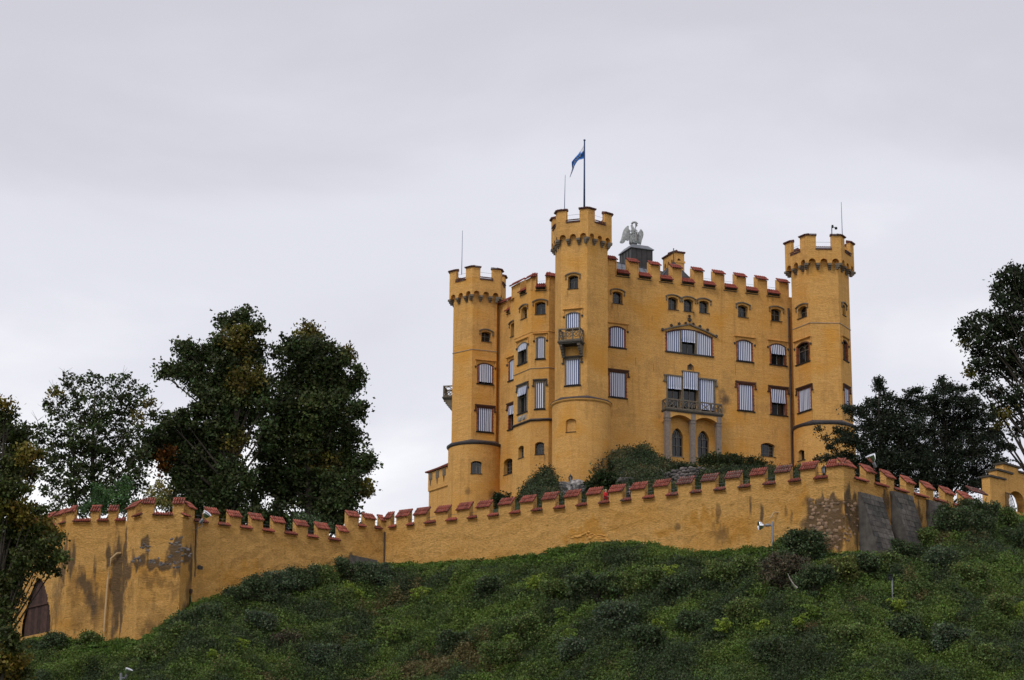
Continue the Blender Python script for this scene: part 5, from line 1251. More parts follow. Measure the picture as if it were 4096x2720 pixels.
for zb_, r_, mt in ((zz_(FBR, 1200, 188, True)[1], .05, M_COPING), (zz_(FBR, 1230, 1112)[1], .035, M_PL)):
    c = MB()
    for f in (FBL, FBR, FBS): c.hexa([f.pt(-.02, zb_-.05, r_), f.pt(f.L+.02, zb_-.05, r_), f.pt(f.L+.02, zb_-.05, -.02), f.pt(-.02, zb_-.05, -.02), f.pt(-.02, zb_, r_+.03), f.pt(f.L+.02, zb_, r_+.03), f.pt(f.L, zb_+.05, -.02), f.pt(0, zb_+.05, -.02)])
    obj('string_course', c, mt, bay)
c = MB()
for f in (FBL, FBR, FBS): c.hexa([f.pt(-.1, zBl-.22, .05), f.pt(f.L+.1, zBl-.22, .05), f.pt(f.L+.1, zBl-.22, -.02), f.pt(-.1, zBl-.22, -.02), f.pt(-.1, zBl-.08, .22), f.pt(f.L+.1, zBl-.08, .22), f.pt(f.L, zBl+.12, -.02), f.pt(0, zBl+.12, -.02)])
obj('ledge', c, M_LEAD, bay)
mm0 = [(FBL.hit(*A(958, 650))[0]-1.0, FBL.hit(*A(1003, 620))[0]), (FBL.hit(*A(1062, 600))[0], FBL.L+.02)]
mm1 = [(0, FBR.hit(*A(1163, 600))[0]), (FBR.hit(*A(1262, 600))[0], sBR)]
zz_, zs_L = None, zBs
castle_crenel(bay, FBL, mm0, gaps_of(mm0, 0), zBs, zBe, thick=.7); castle_crenel(bay, FBR, mm1, gaps_of(mm1), zBs, zBe, thick=.7); castle_crenel(bay, FBS, [(0, FBS.L)], [], zBs, zBe, thick=.7)
# carved relief panel under the bay window
rl = MB(); a, b, c_, d = FBL.box(*bxB(972, 668, 1062, 752)); rl.fbox(FBL, a, c_, b, d, -.02, .03)
for k in range(2):
    m = a+(c_-a)*(.28+.44*k); rl.lathe(FBL.pt(m, (b+d)/2, .02), (FBL.n.x, FBL.n.y, 0), [(.02, 0), (.30, .02), (.26, .10), (.12, .13), (.02, .14)], 10)
obj('relief_panel', rl, M_COPING, bay)
# side wall
FSW = Fr((0.0, 257.0), az=-33); FSW = Fr(FSW.pt(6.5, 0).to_2d(), Q=FSW.pt(-6.5, 0).to_2d())
zSs = FSW.hit(*A(845, 925))[1]; hs_ = []
hs_.append(window(FSW, bxA(895, 1012, 948, 1172), 'small')); hs_.append(window(FSW, bxB(872, 80, 948, 325), 'brick', 1.0)); hs_.append(window(FSW, bxB(868, 555, 948, 835), 'brickrow3', .40))
hs_.append(window(FSW, bxB(823, 1120, 912, 1312), 'plain'))
sw = MB(); panel(sw, FSW, 0, FSW.L, 40, zSs+.02, hs_); sw.quad(FSW.pt(0, zSs), FSW.pt(FSW.L, zSs), FSW.pt(FSW.L, zSs, -.7), FSW.pt(0, zSs, -.7))
side = obj('side_wall', sw, M_PL, castle)
ms_ = [(FSW.hit(*A(778, 850))[0]-.3, FSW.hit(*A(868, 800))[0]-.1), (FSW.hit(*A(890, 800))[0], FSW.hit(*A(960, 780))[0])]
castle_crenel(side, FSW, ms_, gaps_of(ms_), zSs, zSs+1.25, thick=.7)
pb = MB(); sp0 = FSW.hit(*bxB(748, 1100, 0, 0)[:2], .12)[0]; pb.tube([FSW.pt(sp0, 41, .14), FSW.pt(sp0, z1b-.2, .14)], .09, 8); obj('downpipe', pb, M_PIPEB, castle)
for (x, y0, y1) in ((872, 400, 490), (930, 400, 465)):
    s, zt_ = FSW.hit(*bxB(x, y0, 0, 0)[:2]); zl = FSW.hit(*bxB(x, y1, 0, 0)[:2])[1]
# ---- roofs and things on the roof
rf = MB(); zr0 = zFs-.2
def fp(s, z, o): return FA.pt(s, z, o)
uR0, uR1 = dp(1412, 601), dp(1690, 662)
oR = -5.0; ra = FA.hit(*uR0, oR); rb_ = FA.hit(*uR1, oR)
rf.quad(fp(sF0, zr0, -.9), fp(sF1-2, zr0, -.9), fp(rb_[0], rb_[1], oR), fp(ra[0]-1.5, ra[1], oR)); rf.quad(fp(ra[0]-1.5, ra[1], oR), fp(rb_[0], rb_[1], oR), fp(sF1-2, zr0, -10), fp(sF0-.0, zr0, -10)); rf.poly([fp(sF1-2, zr0, -.9), fp(sF1-2, zr0, -10), fp(rb_[0], rb_[1], oR)]); rf.poly([fp(sF0, zr0, -.9), fp(ra[0]-1.5, ra[1], oR), fp(sF0, zr0, -10)])
rfo = obj('roof', rf, M_ROOF, castle)
for k in range(26):
    t = k/25; a = fp(sF0+(sF1-2-sF0)*t, zr0+.02, -.9); b = fp(ra[0]-1.5+(rb_[0]-ra[0]+1.5)*t, ra[1]+(rb_[1]-ra[1])*t+.02, oR); c = MB(); c.tube([a, b], .03, 4); obj('roof_seam', c, M_LEAD, rfo)
c = MB(); c.tube([fp(ra[0]-1.5, ra[1]+.03, oR), fp(rb_[0], rb_[1]+.03, oR)], .07, 6); obj('ridge', c, M_LEAD, rfo)
# chimney block that carries the swan
def K(x, y): return 2400+x/6.27, 850+y/6.27
FK = Fr((0, 0), az=67.57); pk = atY(*K(792, 1000), 254.5); FK.O = Vector((pk.x, pk.y))
kw = FK.hit(*K(1310, 1000))[0]; kd = 3.1; zk1 = FK.hit(*K(795, 868))[1]; zk0 = zFs-.5
km = MB(); km.fbox(FK, 0, kw, zk0, zk1, -kd, 0); chim = obj('chimney_block', km, M_CHIM, castle); chim['label'] = 'dark sheet-clad block with hipped cap'
for k in range(5):
    c = MB(); x = kw*k/4; c.fbox(FK, x-.025, x+.025, zk0, zk1, 0, .05); obj('seam', c, M_CHIM, chim)
    c = MB(); x = -kd*k/4; c.fbox(FK, -.05, 0, zk0, zk1, x-.02-.003, x+.02-.003); obj('seam', c, M_CHIM, chim)
kc = MB(); zk2 = zk1+.55; e = .17
P0 = [FK.pt(-e, zk1, e), FK.pt(kw+e, zk1, e), FK.pt(kw+e, zk1, -kd-e), FK.pt(-e, zk1, -kd-e)]; P1 = [FK.pt(.30, zk2, -.45), FK.pt(kw-.30, zk2, -.45), FK.pt(kw-.30, zk2, -kd+.45), FK.pt(.30, zk2, -kd+.45)]
kc.hexa([p+Vector((0, 0, -.07)) for p in P0]+P0); kc.hexa([p+Vector((0, 0, .002)) for p in P0]+P1); obj('cap', kc, M_ROOF, chim)
# bell cote
FT = Fr((0, 0), az=67.57); pk = atY(*K(1862, 1100), 254.0); FT.O = Vector((pk.x, pk.y)); tw_ = FT.hit(*K(2112, 1100))[0]; td = 2.9
zt1 = FT.hit(*K(1862, 1000))[1]; zt0 = zFs-1; zmid_ = FT.hit(*K(1880, 1250))[1]
FTs = Fr(FT.pt(0, 0, -td).to_2d(), Q=FT.pt(0, 0, 0).to_2d())
bc_ = MB(); ho = []
a, b, c2, d = FT.box(*K(1925, 1140), *K(2040, 1272)); panel(bc_, FT, 0, tw_, zt0, zt1, [(a, b, c2, d, (c2-a)*.7, .3)])
hs2 = []
for k in range(3):
    a_ = .30+k*.86; hs2.append((a_, b-.25, a_+.55, d-.05, .4, .3))
panel(bc_, FTs, 0, td, zt0, zt1, hs2); bc_.quad(FT.pt(tw_, zt0), FT.pt(tw_, zt0, -td), FT.pt(tw_, zt1, -td), FT.pt(tw_, zt1)); bc_.quad(FT.pt(tw_, zt0, -td), FT.pt(0, zt0, -td), FT.pt(0, zt1, -td), FT.pt(tw_, zt1, -td))
bc_.fbox(FT, .0, tw_+.10, zmid_, zmid_+.25, .0, .06)
bco = obj('bell_cote', bc_, M_PL, castle); bco['label'] = 'small arched chimney turret with tiled top'
inn = MB(); inn.fbox(FT, .32, tw_-.05, zt0, zt1-.02, -td+.32, -.32); obj('shade_core', inn, M_GLASS, bco)  # near-black block colours in the shade behind the turret arches
cc = MB(); 
for k in range(7): x = -.1+(tw_+.2)*k/6; 
tl = MB(); n = 7
for k in range(n):
    x = -.12+(tw_+.24)*(k+.5)/n; tl.tube([FT.pt(x, zt1+.10, .16), FT.pt(x, zt1+.30, -td/2)], .10, 6)
n = 13
for k in range(n):
    x = .05-(td+.1)*(k+.5)/n; tl.tube([FT.pt(-.16, zt1+.08, x), FT.pt(.4, zt1+.30, x)], .10, 6)
tl.hexa([FT.pt(-.1, zt1, .1), FT.pt(tw_+.1, zt1, .1), FT.pt(tw_+.1, zt1, -td-.1), FT.pt(-.1, zt1, -td-.1), FT.pt(-.1, zt1+.07, .1), FT.pt(tw_+.1, zt1+.07, .1), FT.pt(tw_*.7, zt1+.3, -td+.3), FT.pt(tw_*.3, zt1+.3, -td+.3)])
kind(obj('tile_cap', tl, M_TILED, bco), 'stuff')
# dark spire roof with its rod
FS_ = Fr((0, 0), az=67.57); ps = atY(*K(1848, 1240), 248.6); zs0 = zFs-.6
sx_ = Vector((FS_.d.x, FS_.d.y, 0)); sy_ = Vector((FS_.n.x, FS_.n.y, 0)); base = Vector((ps.x, ps.y, zs0)); sp = MB()
q = [base-sx_*3.4+sy_*1.9, base+sx_*3.0+sy_*1.9, base+sx_*3.0-sy_*2.2, base-sx_*3.4-sy_*2.2]; ap = Vector(ps)
for i in range(4): sp.poly([q[i], q[(i+1) % 4], ap])
sp.poly(q[::-1]); spo = obj('spire_roof', sp, M_LEAD, castle)
c = MB()
for p in q: c.tube([p, ap], .045, 5)
obj('hip_roll', c, M_CHIM, spo)
c = MB(); zt_ = atY(*K(1845, 915), 248.6).z; c.tube([ap-Vector((0, 0, .3)), Vector((ps.x, ps.y, zt_))], [.07, .04], 6); c.lathe((ps.x, ps.y, zt_), (0, 0, 1), [(.02, -.09), (.09, 0), (.02, .09)], 8); obj('spire_rod', c, M_CHIM, spo)
# pipe end beside the centre tower and small lamp arm
c = MB(); p1 = atY(*K(165, 1085), 245); p2 = atY(*K(222, 1170), 245); c.tube([p1, p2], .08, 6); obj('spout', c, M_GALV, castle)
# left low range behind the left tower
gp = atY(1716, 1950, 272.0); FLR = Fr((gp.x, gp.y), az=180-33+0); FLR = Fr((gp.x, gp.y), az=147); 
zL1 = FLR.hit(1700+100/5.6, 1800+525/5.6)[1]; lr = MB(); panel(lr, FLR, 0, 6, 40, zL1, [])
lr.fbox(FLR, 0, 6, zL1-2.2, zL1, 0, .14)
FLRb = Fr(FLR.pt(0, 0, -.0).to_2d(), az=57); 
lr.quad(FLR.pt(0, 40, 0), FLR.pt(0, 40, -5), FLR.pt(0, zL1, -5), FLR.pt(0, zL1, 0))
lro = obj('gate_range', lr, M_PL, castle); lro['label'] = 'low gate range with tiled parapet behind the left tower'
for k in range(4):
    s = .25+k*1.5; c = MB(); c.fbox(FLR, s, s+.75, zL1, zL1+.1, -.5, .16); c.fbox(FLR, s+.05, s+.7, zL1-.9, zL1-.1, .14, .20); c.tube([FLR.pt(s+.35, zL1-.9, .2), FLR.pt(s+.35, zL1-1.6, .18)], [.10, .03], 5); obj('corbel', c, M_STONE, lro)
c = MB(); c.hexa([FLR.pt(-.3, zL1+.05, .35), FLR.pt(6.2, zL1+.05, .35), FLR.pt(6.2, zL1+.05, -2.5), FLR.pt(-.3, zL1+.05, -2.5), FLR.pt(-.3, zL1+.13, .35), FLR.pt(6.2, zL1+.13, .35), FLR.pt(6.2, zL1+1.25, -1.2), FLR.pt(-.3, zL1+.55, -1.2)]); obj('tile_roof', c, M_TILED, lro)
for k in range(18): c = MB(); c.tube([FLR.pt(-.25+.36*k, zL1+.14, .4), FLR.pt(-.25+.36*k, zL1+.62+.7*k/18, -1.2)], .10, 6); obj('roof_tile', c, M_TILE, lro)
c = MB(); c.fprism(FLR, [(3.7, 40), (5.5, 40), (5.5, 47.4), (4.9, 46.3), (4.2, 44)], -.02, .01); obj('pointed_recess', c, M_STONE, lro)

# weathering: rain dirt that runs down from sills, corbels and parapets, plus a patch beside the balcony
def weather(o, extra=()):
    b = bmesh.new(); b.from_mesh(o.data); bmesh.ops.triangulate(b, faces=b.faces[:])
    for _ in range(7):
        es = [e for e in b.edges if e.calc_length() > .42]
        if not es: break
        bmesh.ops.subdivide_edges(b, edges=es, cuts=1); bmesh.ops.triangulate(b, faces=[f for f in b.faces if len(f.verts) > 3])
    b.to_mesh(o.data); b.free(); n = len(o.data.vertices); co = np.empty(n*3, np.float32); o.data.vertices.foreach_get('co', co); co = co.reshape(-1, 3); col = np.zeros((n, 4), np.float32); col[:, 3] = 1
    nz = np.array([fbm(c[0]*2.2, c[1]*2.2, c[2]*.25, 4) for c in co]); n2 = np.array([fbm(c[0]*.3, c[1]*.3, c[2]*.35, 4) for c in co])
    for p, w, L, k in STREAK:
        m = (np.abs(co[:, 0]-p.x) < 2.2) & (np.abs(co[:, 1]-p.y) < 2.2) & (co[:, 2] <= p.z+.05) & (co[:, 2] > p.z-L)
        if not m.any(): continue
        d = np.hypot(co[m, 0]-p.x, co[m, 1]-p.y); t = (p.z-co[m, 2])/L; v = k*np.exp(-(d/(w+.10))**2)*(1-t)**.8*(1+.6*nz[m]); col[m, 2] = np.maximum(col[m, 2], v)
    col[:, 1] = np.clip(.28+.55*n2, 0, 1); col[:, 2] = np.maximum(col[:, 2], np.clip(.15-.6*n2+.25*nz, 0, .42))
    for (q, r_, ch, k) in extra:
        d = np.sqrt(((co-np.array(q))**2).sum(1)); col[:, ch] = np.maximum(col[:, ch], k*np.exp(-(d/r_)**2)*(1+.6*nz))
    ca = o.data.color_attributes.new('stain', 'FLOAT_COLOR', 'POINT'); ca.data.foreach_set('color', col.ravel())
def fq(u, v): s, z = FA.hit(u, v); return tuple(FA.pt(s, z))
weather(fac, [(fq(2888, 1568), .8, 0, .62), (fq(2903, 1598), .9, 0, .62), (fq(2896, 1640), .7, 0, .5), (fq(2900, 1600), 1.1, 2, .7), (fq(2640, 1665), .5, 0, .5)])
for o in [bay, side, tw1, tw2, tw3]+[c for t in (tw1, tw2, tw3) for c in bpy.data.objects if c.parent is t and c.name.split('.')[0] in ('base', 'crown_wall')]: weather(o, [(tuple(atY(1985, 1990, 258)), 1.0, 2, 1.1), (tuple(atY(1872, 1965, 257.4)), .5, 2, .9)])
# ------------------------------------------------------------------ foliage
def leaf_object(name, C, S, T, parent=None, mat=None, aspect=.62, droop=0.0, k=4):
    """many leaf-sized quads; C centres, S sizes, T tints"""
    n = len(C); a = rng.normal(size=(n, 3)); a[:, 2] -= droop; a /= np.linalg.norm(a, axis=1)[:, None]; b = rng.normal(size=(n, 3)); b -= a*(a*b).sum(1)[:, None]; b /= np.linalg.norm(b, axis=1)[:, None]
    nn = np.cross(a, b); cup = rng.uniform(-.15, .15, (n, 1))
    S = S[:, None]
    P = (np.stack([C-a*S*.5, C+b*S*.5*aspect+nn*S*cup, C+a*S*.5, C-b*S*.5*aspect+nn*S*cup], 1) if k == 4 else np.stack([C-a*S*.6, C+b*S*.6+a*S*.3, C-b*S*.5+a*S*.45], 1)).reshape(-1, 3)
    me = bpy.data.meshes.new(name); me.vertices.add(k*n); me.vertices.foreach_set('co', P.astype(np.float32).ravel())
    me.loops.add(k*n); me.loops.foreach_set('vertex_index', np.arange(k*n, dtype=np.int32)); me.polygons.add(n); me.polygons.foreach_set('loop_start', np.arange(0, k*n, k, dtype=np.int32)); me.update(calc_edges=True)
    ca = me.color_attributes.new('tint', 'FLOAT_COLOR', 'POINT'); col = np.ones((k*n, 4), np.float32); col[:, :3] = np.repeat(np.clip(T, 0, 1), k, 0); ca.data.foreach_set('color', col.ravel())
    me.materials.append(mat or M_LEAF); return obj(name, me, None, parent)
def tints(n, base, var=.30, hue=.12):
    base = np.array(base); k = 1+rng.normal(0, var, (n, 1)); h = 1+rng.normal(0, hue, (n, 3)); return np.clip(base*np.clip(k, .35, 2.2)*h, .003, .9)
def blob_leaves(blobs, dens, clump, per, leaf, cols, Y=None, flat=.8, hollow=.35):
    """blobs: (centre3, radius, colour index). returns leaf centres/sizes/tints and clump centres"""
    Cs, Ss, Ts, K = [], [], [], []
    for c, r, ci in blobs:
        m = max(7, int(dens*r*r)); d = rng.normal(size=(m, 3)); d /= np.linalg.norm(d, axis=1)[:, None]
        rad = r*(hollow+(1-hollow)*rng.random((m, 1))**.55)*rng.uniform(.85, 1.12, (m, 1)); pc = np.array(c)+d*rad*np.array([1, flat, 1])
        K.append(pc)
        base = cols[ci]
        for p, dd in zip(pc, d):
            q = max(5, int(per*rng.uniform(.5, 1.4))); e = rng.normal(size=(q, 3))*clump*rng.uniform(.6, 1.3)*np.array([1.15, 1.15, .75]); Cs.append(p+e); Ss.append(leaf*rng.uniform(.6, 1.35, q))
            b2 = np.array(base)*(1+rng.normal(0, .22)); b2 = b2*(1+rng.normal(0, .07, 3)); Ts.append(tints(q, b2, .25, .08))
    return np.concatenate(Cs), np.concatenate(Ss), np.concatenate(Ts), np.concatenate(K)
def Zt(x, y): return x/1.4756, 1150+y/1.4756
def Zq(x, y): return 3100+x/1.4257, 1000+y/1.4257
def Za(x, y): return x/1.96, 1500+y/1.96
def mk_blobs(lst, fmap, scale, Y, jit=1.2, warm=0.0, special=()):
    out = []
    for (x, y, r) in lst:
        u, v = fmap(x, y); Yj = Y+random.uniform(-jit, jit); c = atY(u, v, Yj); rr = r/scale/(FPX/proj(c)[2]); ci = 0
        for (sx_, sy_, sr, k) in special:
            if math.hypot(x-sx_, y-sy_) < sr: ci = k
        if ci == 0 and random.random() < warm: ci = 1
        out.append((c, rr, ci))
    return out
def spray_leaves(blobs, n, axis_x, col, leaf=.15):
    """thin needle sprays that stick out of a yew: centres, sizes, tints"""
    C = []; zt = max(b[0].z for b in blobs)
    for c, r, ci in blobs:
        if r < .3: continue
        side = 1 if c.x > axis_x else -1
        for _ in range(n):
            high = c.z > zt-2.2
            a = random.uniform(-.25, .85) + (random.uniform(.2, .7) if high else 0); L = r*random.uniform(1.15, 2.0); sx_ = side if random.random() < .75 else -side
            m = int(26+L*26); t = rng.random(m)**.8; dy = random.uniform(-.4, .4)
            P_ = np.stack([c.x+np.cos(a)*sx_*L*t, c.y+dy*L*t, c.z+np.sin(a)*L*t-.22*L*t*t], 1); sg = (.16*(1-.75*t))[:, None]*np.array([1, 1, .8]); C.append(P_+rng.normal(size=(m, 3))*sg)
    C = np.concatenate(C); return C, leaf*rng.uniform(.6, 1.3, len(C)), tints(len(C), col, .2, .06)
def tree(name, label, blobs, base, trunk_r, cols, dens, clump, per, leaf, twigs=.25, flat=.8, lean=(), cat='tree', group=None, hollow=.35, bare=0, top=None, spray=None):
    t = thing(name, base, label, cat, group); base = Vector(base)
    C, S, T, K = blob_leaves(blobs, dens, clump, per, leaf, cols, flat=flat, hollow=hollow)
    if spray: C2_, S2_, T2_ = spray_leaves(blobs, 9, base.x, spray); C = np.concatenate([C, C2_]); S = np.concatenate([S, S2_]); T = np.concatenate([T, T2_])
    leaf_object('crown', C, S, T, t)
    tb = MB(); top = Vector(top) if top else max((b[0] for b in blobs), key=lambda p: p.z)-Vector((0, 0, 1.0)); n = 7
    def axis(t_): p = base.lerp(top, t_); return p+Vector((math.sin(t_*5+base.x)*.25, math.cos(t_*4)*.2, 0))*(t_*(1-t_)*4)
    tb.tube([axis(k/n) for k in range(n+1)], [trunk_r*(1-.86*k/n) for k in range(n+1)], 8); obj('trunk', tb, M_BARK, t)
    lb = MB(); H = top.z-base.z
    for c, r, _ in blobs:
        if r < (.22 if 'yew' not in name else .75): continue
        f = min(.92, max(.12, (c.z-base.z)/max(H, .1)-.22)); st = axis(f); mid = st.lerp(c, .55)+Vector((0, 0, -.10*r+.1)); rr = trunk_r*(1-.86*f)*.42
        lb.tube([st, mid, c], [rr, rr*.6, rr*.22], 5)
        for _ in range(2):
            e = c+Vector((random.gauss(0, 1), random.gauss(0, .8), random.gauss(0, 1)))*r*.75; lb.tube([mid.lerp(c, .5), e], [rr*.35, rr*.08], 4)
    o = obj('limbs', lb, M_BARK, t)
    tw = MB(); idx = rng.choice(len(K), max(1, int(len(K)*twigs)), replace=False); bc = np.array([list(b[0]) for b in blobs])
    for i in idx:
        p = K[i]; j = np.argmin(((bc-p)**2).sum(1)); tw.tube([bc[j]*.8+p*.2, p*1.0+rng.normal(size=3)*.1], [.035, .012], 3, caps=False)
    for _ in range(bare):
        c, r, _k = random.choice(blobs); p = Vector(c)+Vector((random.uniform(-1, 1), 0, random.uniform(.3, 1))).normalized()*r*1.1
        for q in range(4): e = p+Vector((random.uniform(-.8, .8), random.uniform(-.4, .4), random.uniform(.1, 1.0))); tw.tube([c, p, e], [.03, .022, .006], 3, caps=False)
    kind(obj('twigs', tw, M_BARK, t), 'stuff')
    return t
GD = (0.050, 0.070, 0.021); GM = (0.078, 0.105, 0.030); GW = (0.12, 0.105, 0.02); GO = (0.19, 0.075, 0.012); GY = (0.10, 0.14, 0.022); GK = (0.013, 0.021, 0.010)

tD = [(1620,700,52),(1610,560,30),(1820,270,70),(1740,370,90),(1850,390,115),(1960,430,105),(2055,405,58),(1650,385,42),(1720,520,105),(1870,560,145),(2000,570,105),(2090,560,55),(2118,490,34),(1700,680,105),(1850,720,145),(2000,720,115),(2110,740,72),(1640,820,95),(1780,880,145),(1950,880,140),(2070,870,70),(1600,980,105),(1740,1050,150),(1900,1040,155),(2060,1020,120),(2165,1030,68),(1560,1130,105),(1700,1200,125),(1860,1200,150),(2020,1190,130),(2140,1190,70),(1950,1320,110),(2060,1320,65),(1500,1250,60),(1650,1330,75),(1600,1400,60),(1720,1400,70),(1850,1410,62),(1960,1400,55),(1530,1370,55)]
tC = [(1545,590,50),(1560,695,55),(1580,820,58),(1570,905,66),(1435,165,60),(1345,215,62),(1500,240,62),(1410,310,108),(1300,320,55),(1485,390,88),(1370,430,108),(1245,385,75),(1110,375,66),(1070,350,40),(1165,440,85),(1005,490,55),(962,510,26),(1085,500,56),(1185,540,95),(1320,560,118),(1450,530,108),(1535,470,36),(1155,590,45),(1235,670,88),(1370,690,118),(1490,640,98),(1550,640,45),(1185,740,76),(1085,785,72),(1005,800,55),(1300,810,118),(1430,800,98),(1525,760,52),(900,880,74),(1000,900,98),(1130,880,108),(1270,930,118),(1390,920,85),(880,980,64),(980,1010,88),(1100,1020,108),(1240,1060,118),(1370,1060,85),(1080,1150,98),(1200,1180,118),(1340,1180,98),(1440,1140,72),(1130,1270,76),(1260,1280,78),(1380,1280,76),(1060,1360,70),(1160,1380,78),(1290,1390,76),(1400,1380,66),(1470,1340,60),(1020,1280,60)]
tB = [(400,555,52),(470,550,40),(565,535,42),(680,550,50),(760,555,42),(850,600,38),(350,640,52),(440,650,75),(560,650,72),(680,650,75),(790,665,62),(880,680,32),(280,700,38),(350,740,62),(470,760,85),(600,760,82),(720,760,85),(830,760,52),(902,760,26),(230,830,42),(330,850,62),(450,870,85),(580,880,85),(700,880,85),(810,870,62),(240,900,50),(330,960,75),(460,980,95),(600,1000,95),(730,990,85),(840,970,62),(320,1070,75),(450,1100,98),(600,1120,98),(740,1100,85),(840,1080,55),(330,1190,78),(450,1230,90),(580,1230,80),(700,1220,78),(820,1180,65),(340,1290,65),(450,1310,66),(560,1315,55),(680,1310,58),(800,1290,58)]
tA = [(35,240,62),(0,330,85),(60,330,48),(40,450,105),(165,470,82),(212,465,45),(100,590,125),(220,620,88),(315,640,52),(60,740,115),(190,750,95),(270,770,52),(90,880,115),(190,900,55),(40,1000,115),(110,1090,105),(210,1080,75),(290,1060,52),(60,1200,125),(200,1210,105),(320,1200,85),(400,1250,62),(450,1280,26),(100,1340,125),(250,1360,105),(370,1350,75),(440,1430,52),(488,1440,26),(50,1480,125),(200,1470,105),(330,1480,75),(420,1520,42)]
tA += [(x*1.96/1.912, (1900-1500+y/1.912)*1.96, r) for x, y, r in [(60,820,125),(120,800,62),(60,960,105),(40,1100,85),(90,1270,100),(60,1400,125),(130,1400,70),(80,1520,145),(190,1500,60)]]
tE = [(595,752,18),(592,800,28),(635,850,36),(560,880,38),(765,830,38),(805,800,14),(790,870,46),(720,875,46),(600,930,85),(505,920,42),(430,920,22),(400,897,13),(700,950,85),(820,930,52),(520,1010,85),(640,1040,105),(760,1030,98),(385,1040,38),(290,1070,20),(245,1025,10),(330,1125,24),(355,1085,20),(430,1085,52),(500,1110,85),(620,1150,118),(760,1140,118),(400,1180,50),(310,1190,30),(235,1200,16),(500,1220,85),(640,1240,105),(760,1250,105),(850,1200,78),(560,1300,70),(660,1320,70),(760,1330,70),(860,1300,60),(480,1260,50),(591,738,8),(593,760,13),(590,782,19),(790,800,12),(826,798,7),(705,852,14),(535,860,10),(530,890,12),(488,910,8),(650,830,12),(440,905,10)]
tF = [(957,755,14),(948,800,34),(1005,800,24),(1065,800,24),(890,850,44),(985,860,86),(1070,860,56),(1130,870,36),(900,930,76),(1020,960,105),(1130,950,76),(1205,970,44),(880,1030,76),(1000,1060,116),(1130,1060,98),(1230,1060,66),(1290,1120,44),(1345,1130,15),(900,1160,98),(1050,1170,118),(1180,1170,98),(1270,1210,52),(1300,1250,24),(1000,1280,98),(1150,1280,86),(1100,1350,66),(1195,1330,46),(960,1350,70),(900,1290,80),(955,738,8),(956,765,15),(1062,783,10),(905,832,12),(868,842,8),(1130,850,10),(1005,775,10),(1350,1122,8)]
tG = [(1350,115,42),(1400,130,55),(1290,170,42),(1262,220,34),(1345,220,85),(1425,200,80),(1280,290,44),(1360,330,98),(1165,390,42),(1235,385,54),(1105,430,42),(1062,470,24),(1180,475,85),(1300,430,98),(1400,450,100),(1092,530,34),(1155,570,62),(1265,560,85),(1385,580,98),(1130,640,44),(1215,670,64),(1325,690,74),(1410,700,76),(1112,700,34),(1185,770,54),(1262,820,62),(1355,830,74),(1255,900,50),(1390,900,46),(1300,950,42),(1370,1030,24),(1275,1010,24),(1405,1000,34),(1245,1030,22)]
cols = [GD, GW, GO, GM, GK]
def base_of(u, Y, z=TERR-.3): return (atY(u, 2000, Y).x, Y, z)
bl = mk_blobs(tD, Zt, 1.4756, 214, 1.6, warm=.06, special=[(1800, 290, 90, 1), (1700, 640, 40, 3), (1900, 760, 90, 3), (1800, 800, 90, 3), (2000, 600, 60, 3)])
tree('lime_tree', 'tall dark tree with yellowing tip, the one nearest the castle in the left group', bl, base_of(1240, 214), .55, cols, 25, .32, 30, .34, hollow=.1)
bl = mk_blobs(tC, Zt, 1.4756, 211, 1.6, warm=.08, special=[(985, 1000, 60, 2), (1300, 480, 70, 3), (1410, 310, 60, 1), (1450, 700, 60, 3), (1350, 640, 60, 3)])
tree('lime_tree', 'tallest dark tree of the left group, with one orange patch low on its left', bl, base_of(880, 211), .6, cols, 25, .32, 30, .34, hollow=.1)
bl = mk_blobs(tB, Zt, 1.4756, 205, 1.6, warm=.05)
tree('beech_tree', 'airy see-through tree with twigs showing, between the left edge tree and the tall pair', bl, base_of(400, 205), .38, cols, 17, .25, 18, .33, twigs=.7, bare=22, hollow=.3)
bl = mk_blobs(tA, Za, 1.96, 150, 1.8, warm=.22, special=[(60, 1080, 90, 1), (220, 620, 60, 1), (330, 1220, 80, 1), (380, 1270, 60, 1), (200, 1200, 60, 3), (440, 1430, 60, 3), (40, 250, 50, 1)])
bA_ = atY(60, 2600, 150)
tree('maple_tree', 'green and golden tree cut by the left edge, standing in front of the bastion gate', bl, (bA_.x-1.5, 150, float(terrain(bA_.x-1.5, 150))-.3), .35, [(0.055, 0.070, 0.016), (0.16, 0.13, 0.02), GO, (0.09, 0.12, 0.024), GK], 46, .24, 28, .26, twigs=.3, hollow=.15, top=atY(20, 1650, 150))
bl = mk_blobs(tE, Zq, 1.4257, 192, 1.3, special=[(500, 1000, 2000, 4)])
tree('yew_tree', 'dark yew whose long branches reach in front of the right tower', bl, base_of(3500, 192), .4, [GD, GD, GD, GD, (0.024, 0.034, 0.017)], 46, .20, 24, .19, flat=.8, hollow=.05, spray=(0.026, 0.036, 0.018))
bl = mk_blobs(tF, Zq, 1.4257, 196, 1.3, special=[(1000, 1000, 2000, 4)])
tree('yew_tree', 'dark broad yew left of the stepped gateway', bl, base_of(3790, 196), .4, [GD, GD, GD, GD, (0.022, 0.031, 0.016)], 46, .20, 24, .19, hollow=.05, spray=(0.024, 0.033, 0.017))
bl = mk_blobs(tG, Zq, 1.4257, 200, 1.4, warm=.05)
tree('lime_tree', 'tall leafy tree cut by the right edge, high above the gateway', bl, base_of(4190, 200), .5, [(0.026, 0.038, 0.014), GW, GO, GM, GK], 22, .27, 22, .32, twigs=.5, hollow=.25, top=atY(4100, 1150, 200))
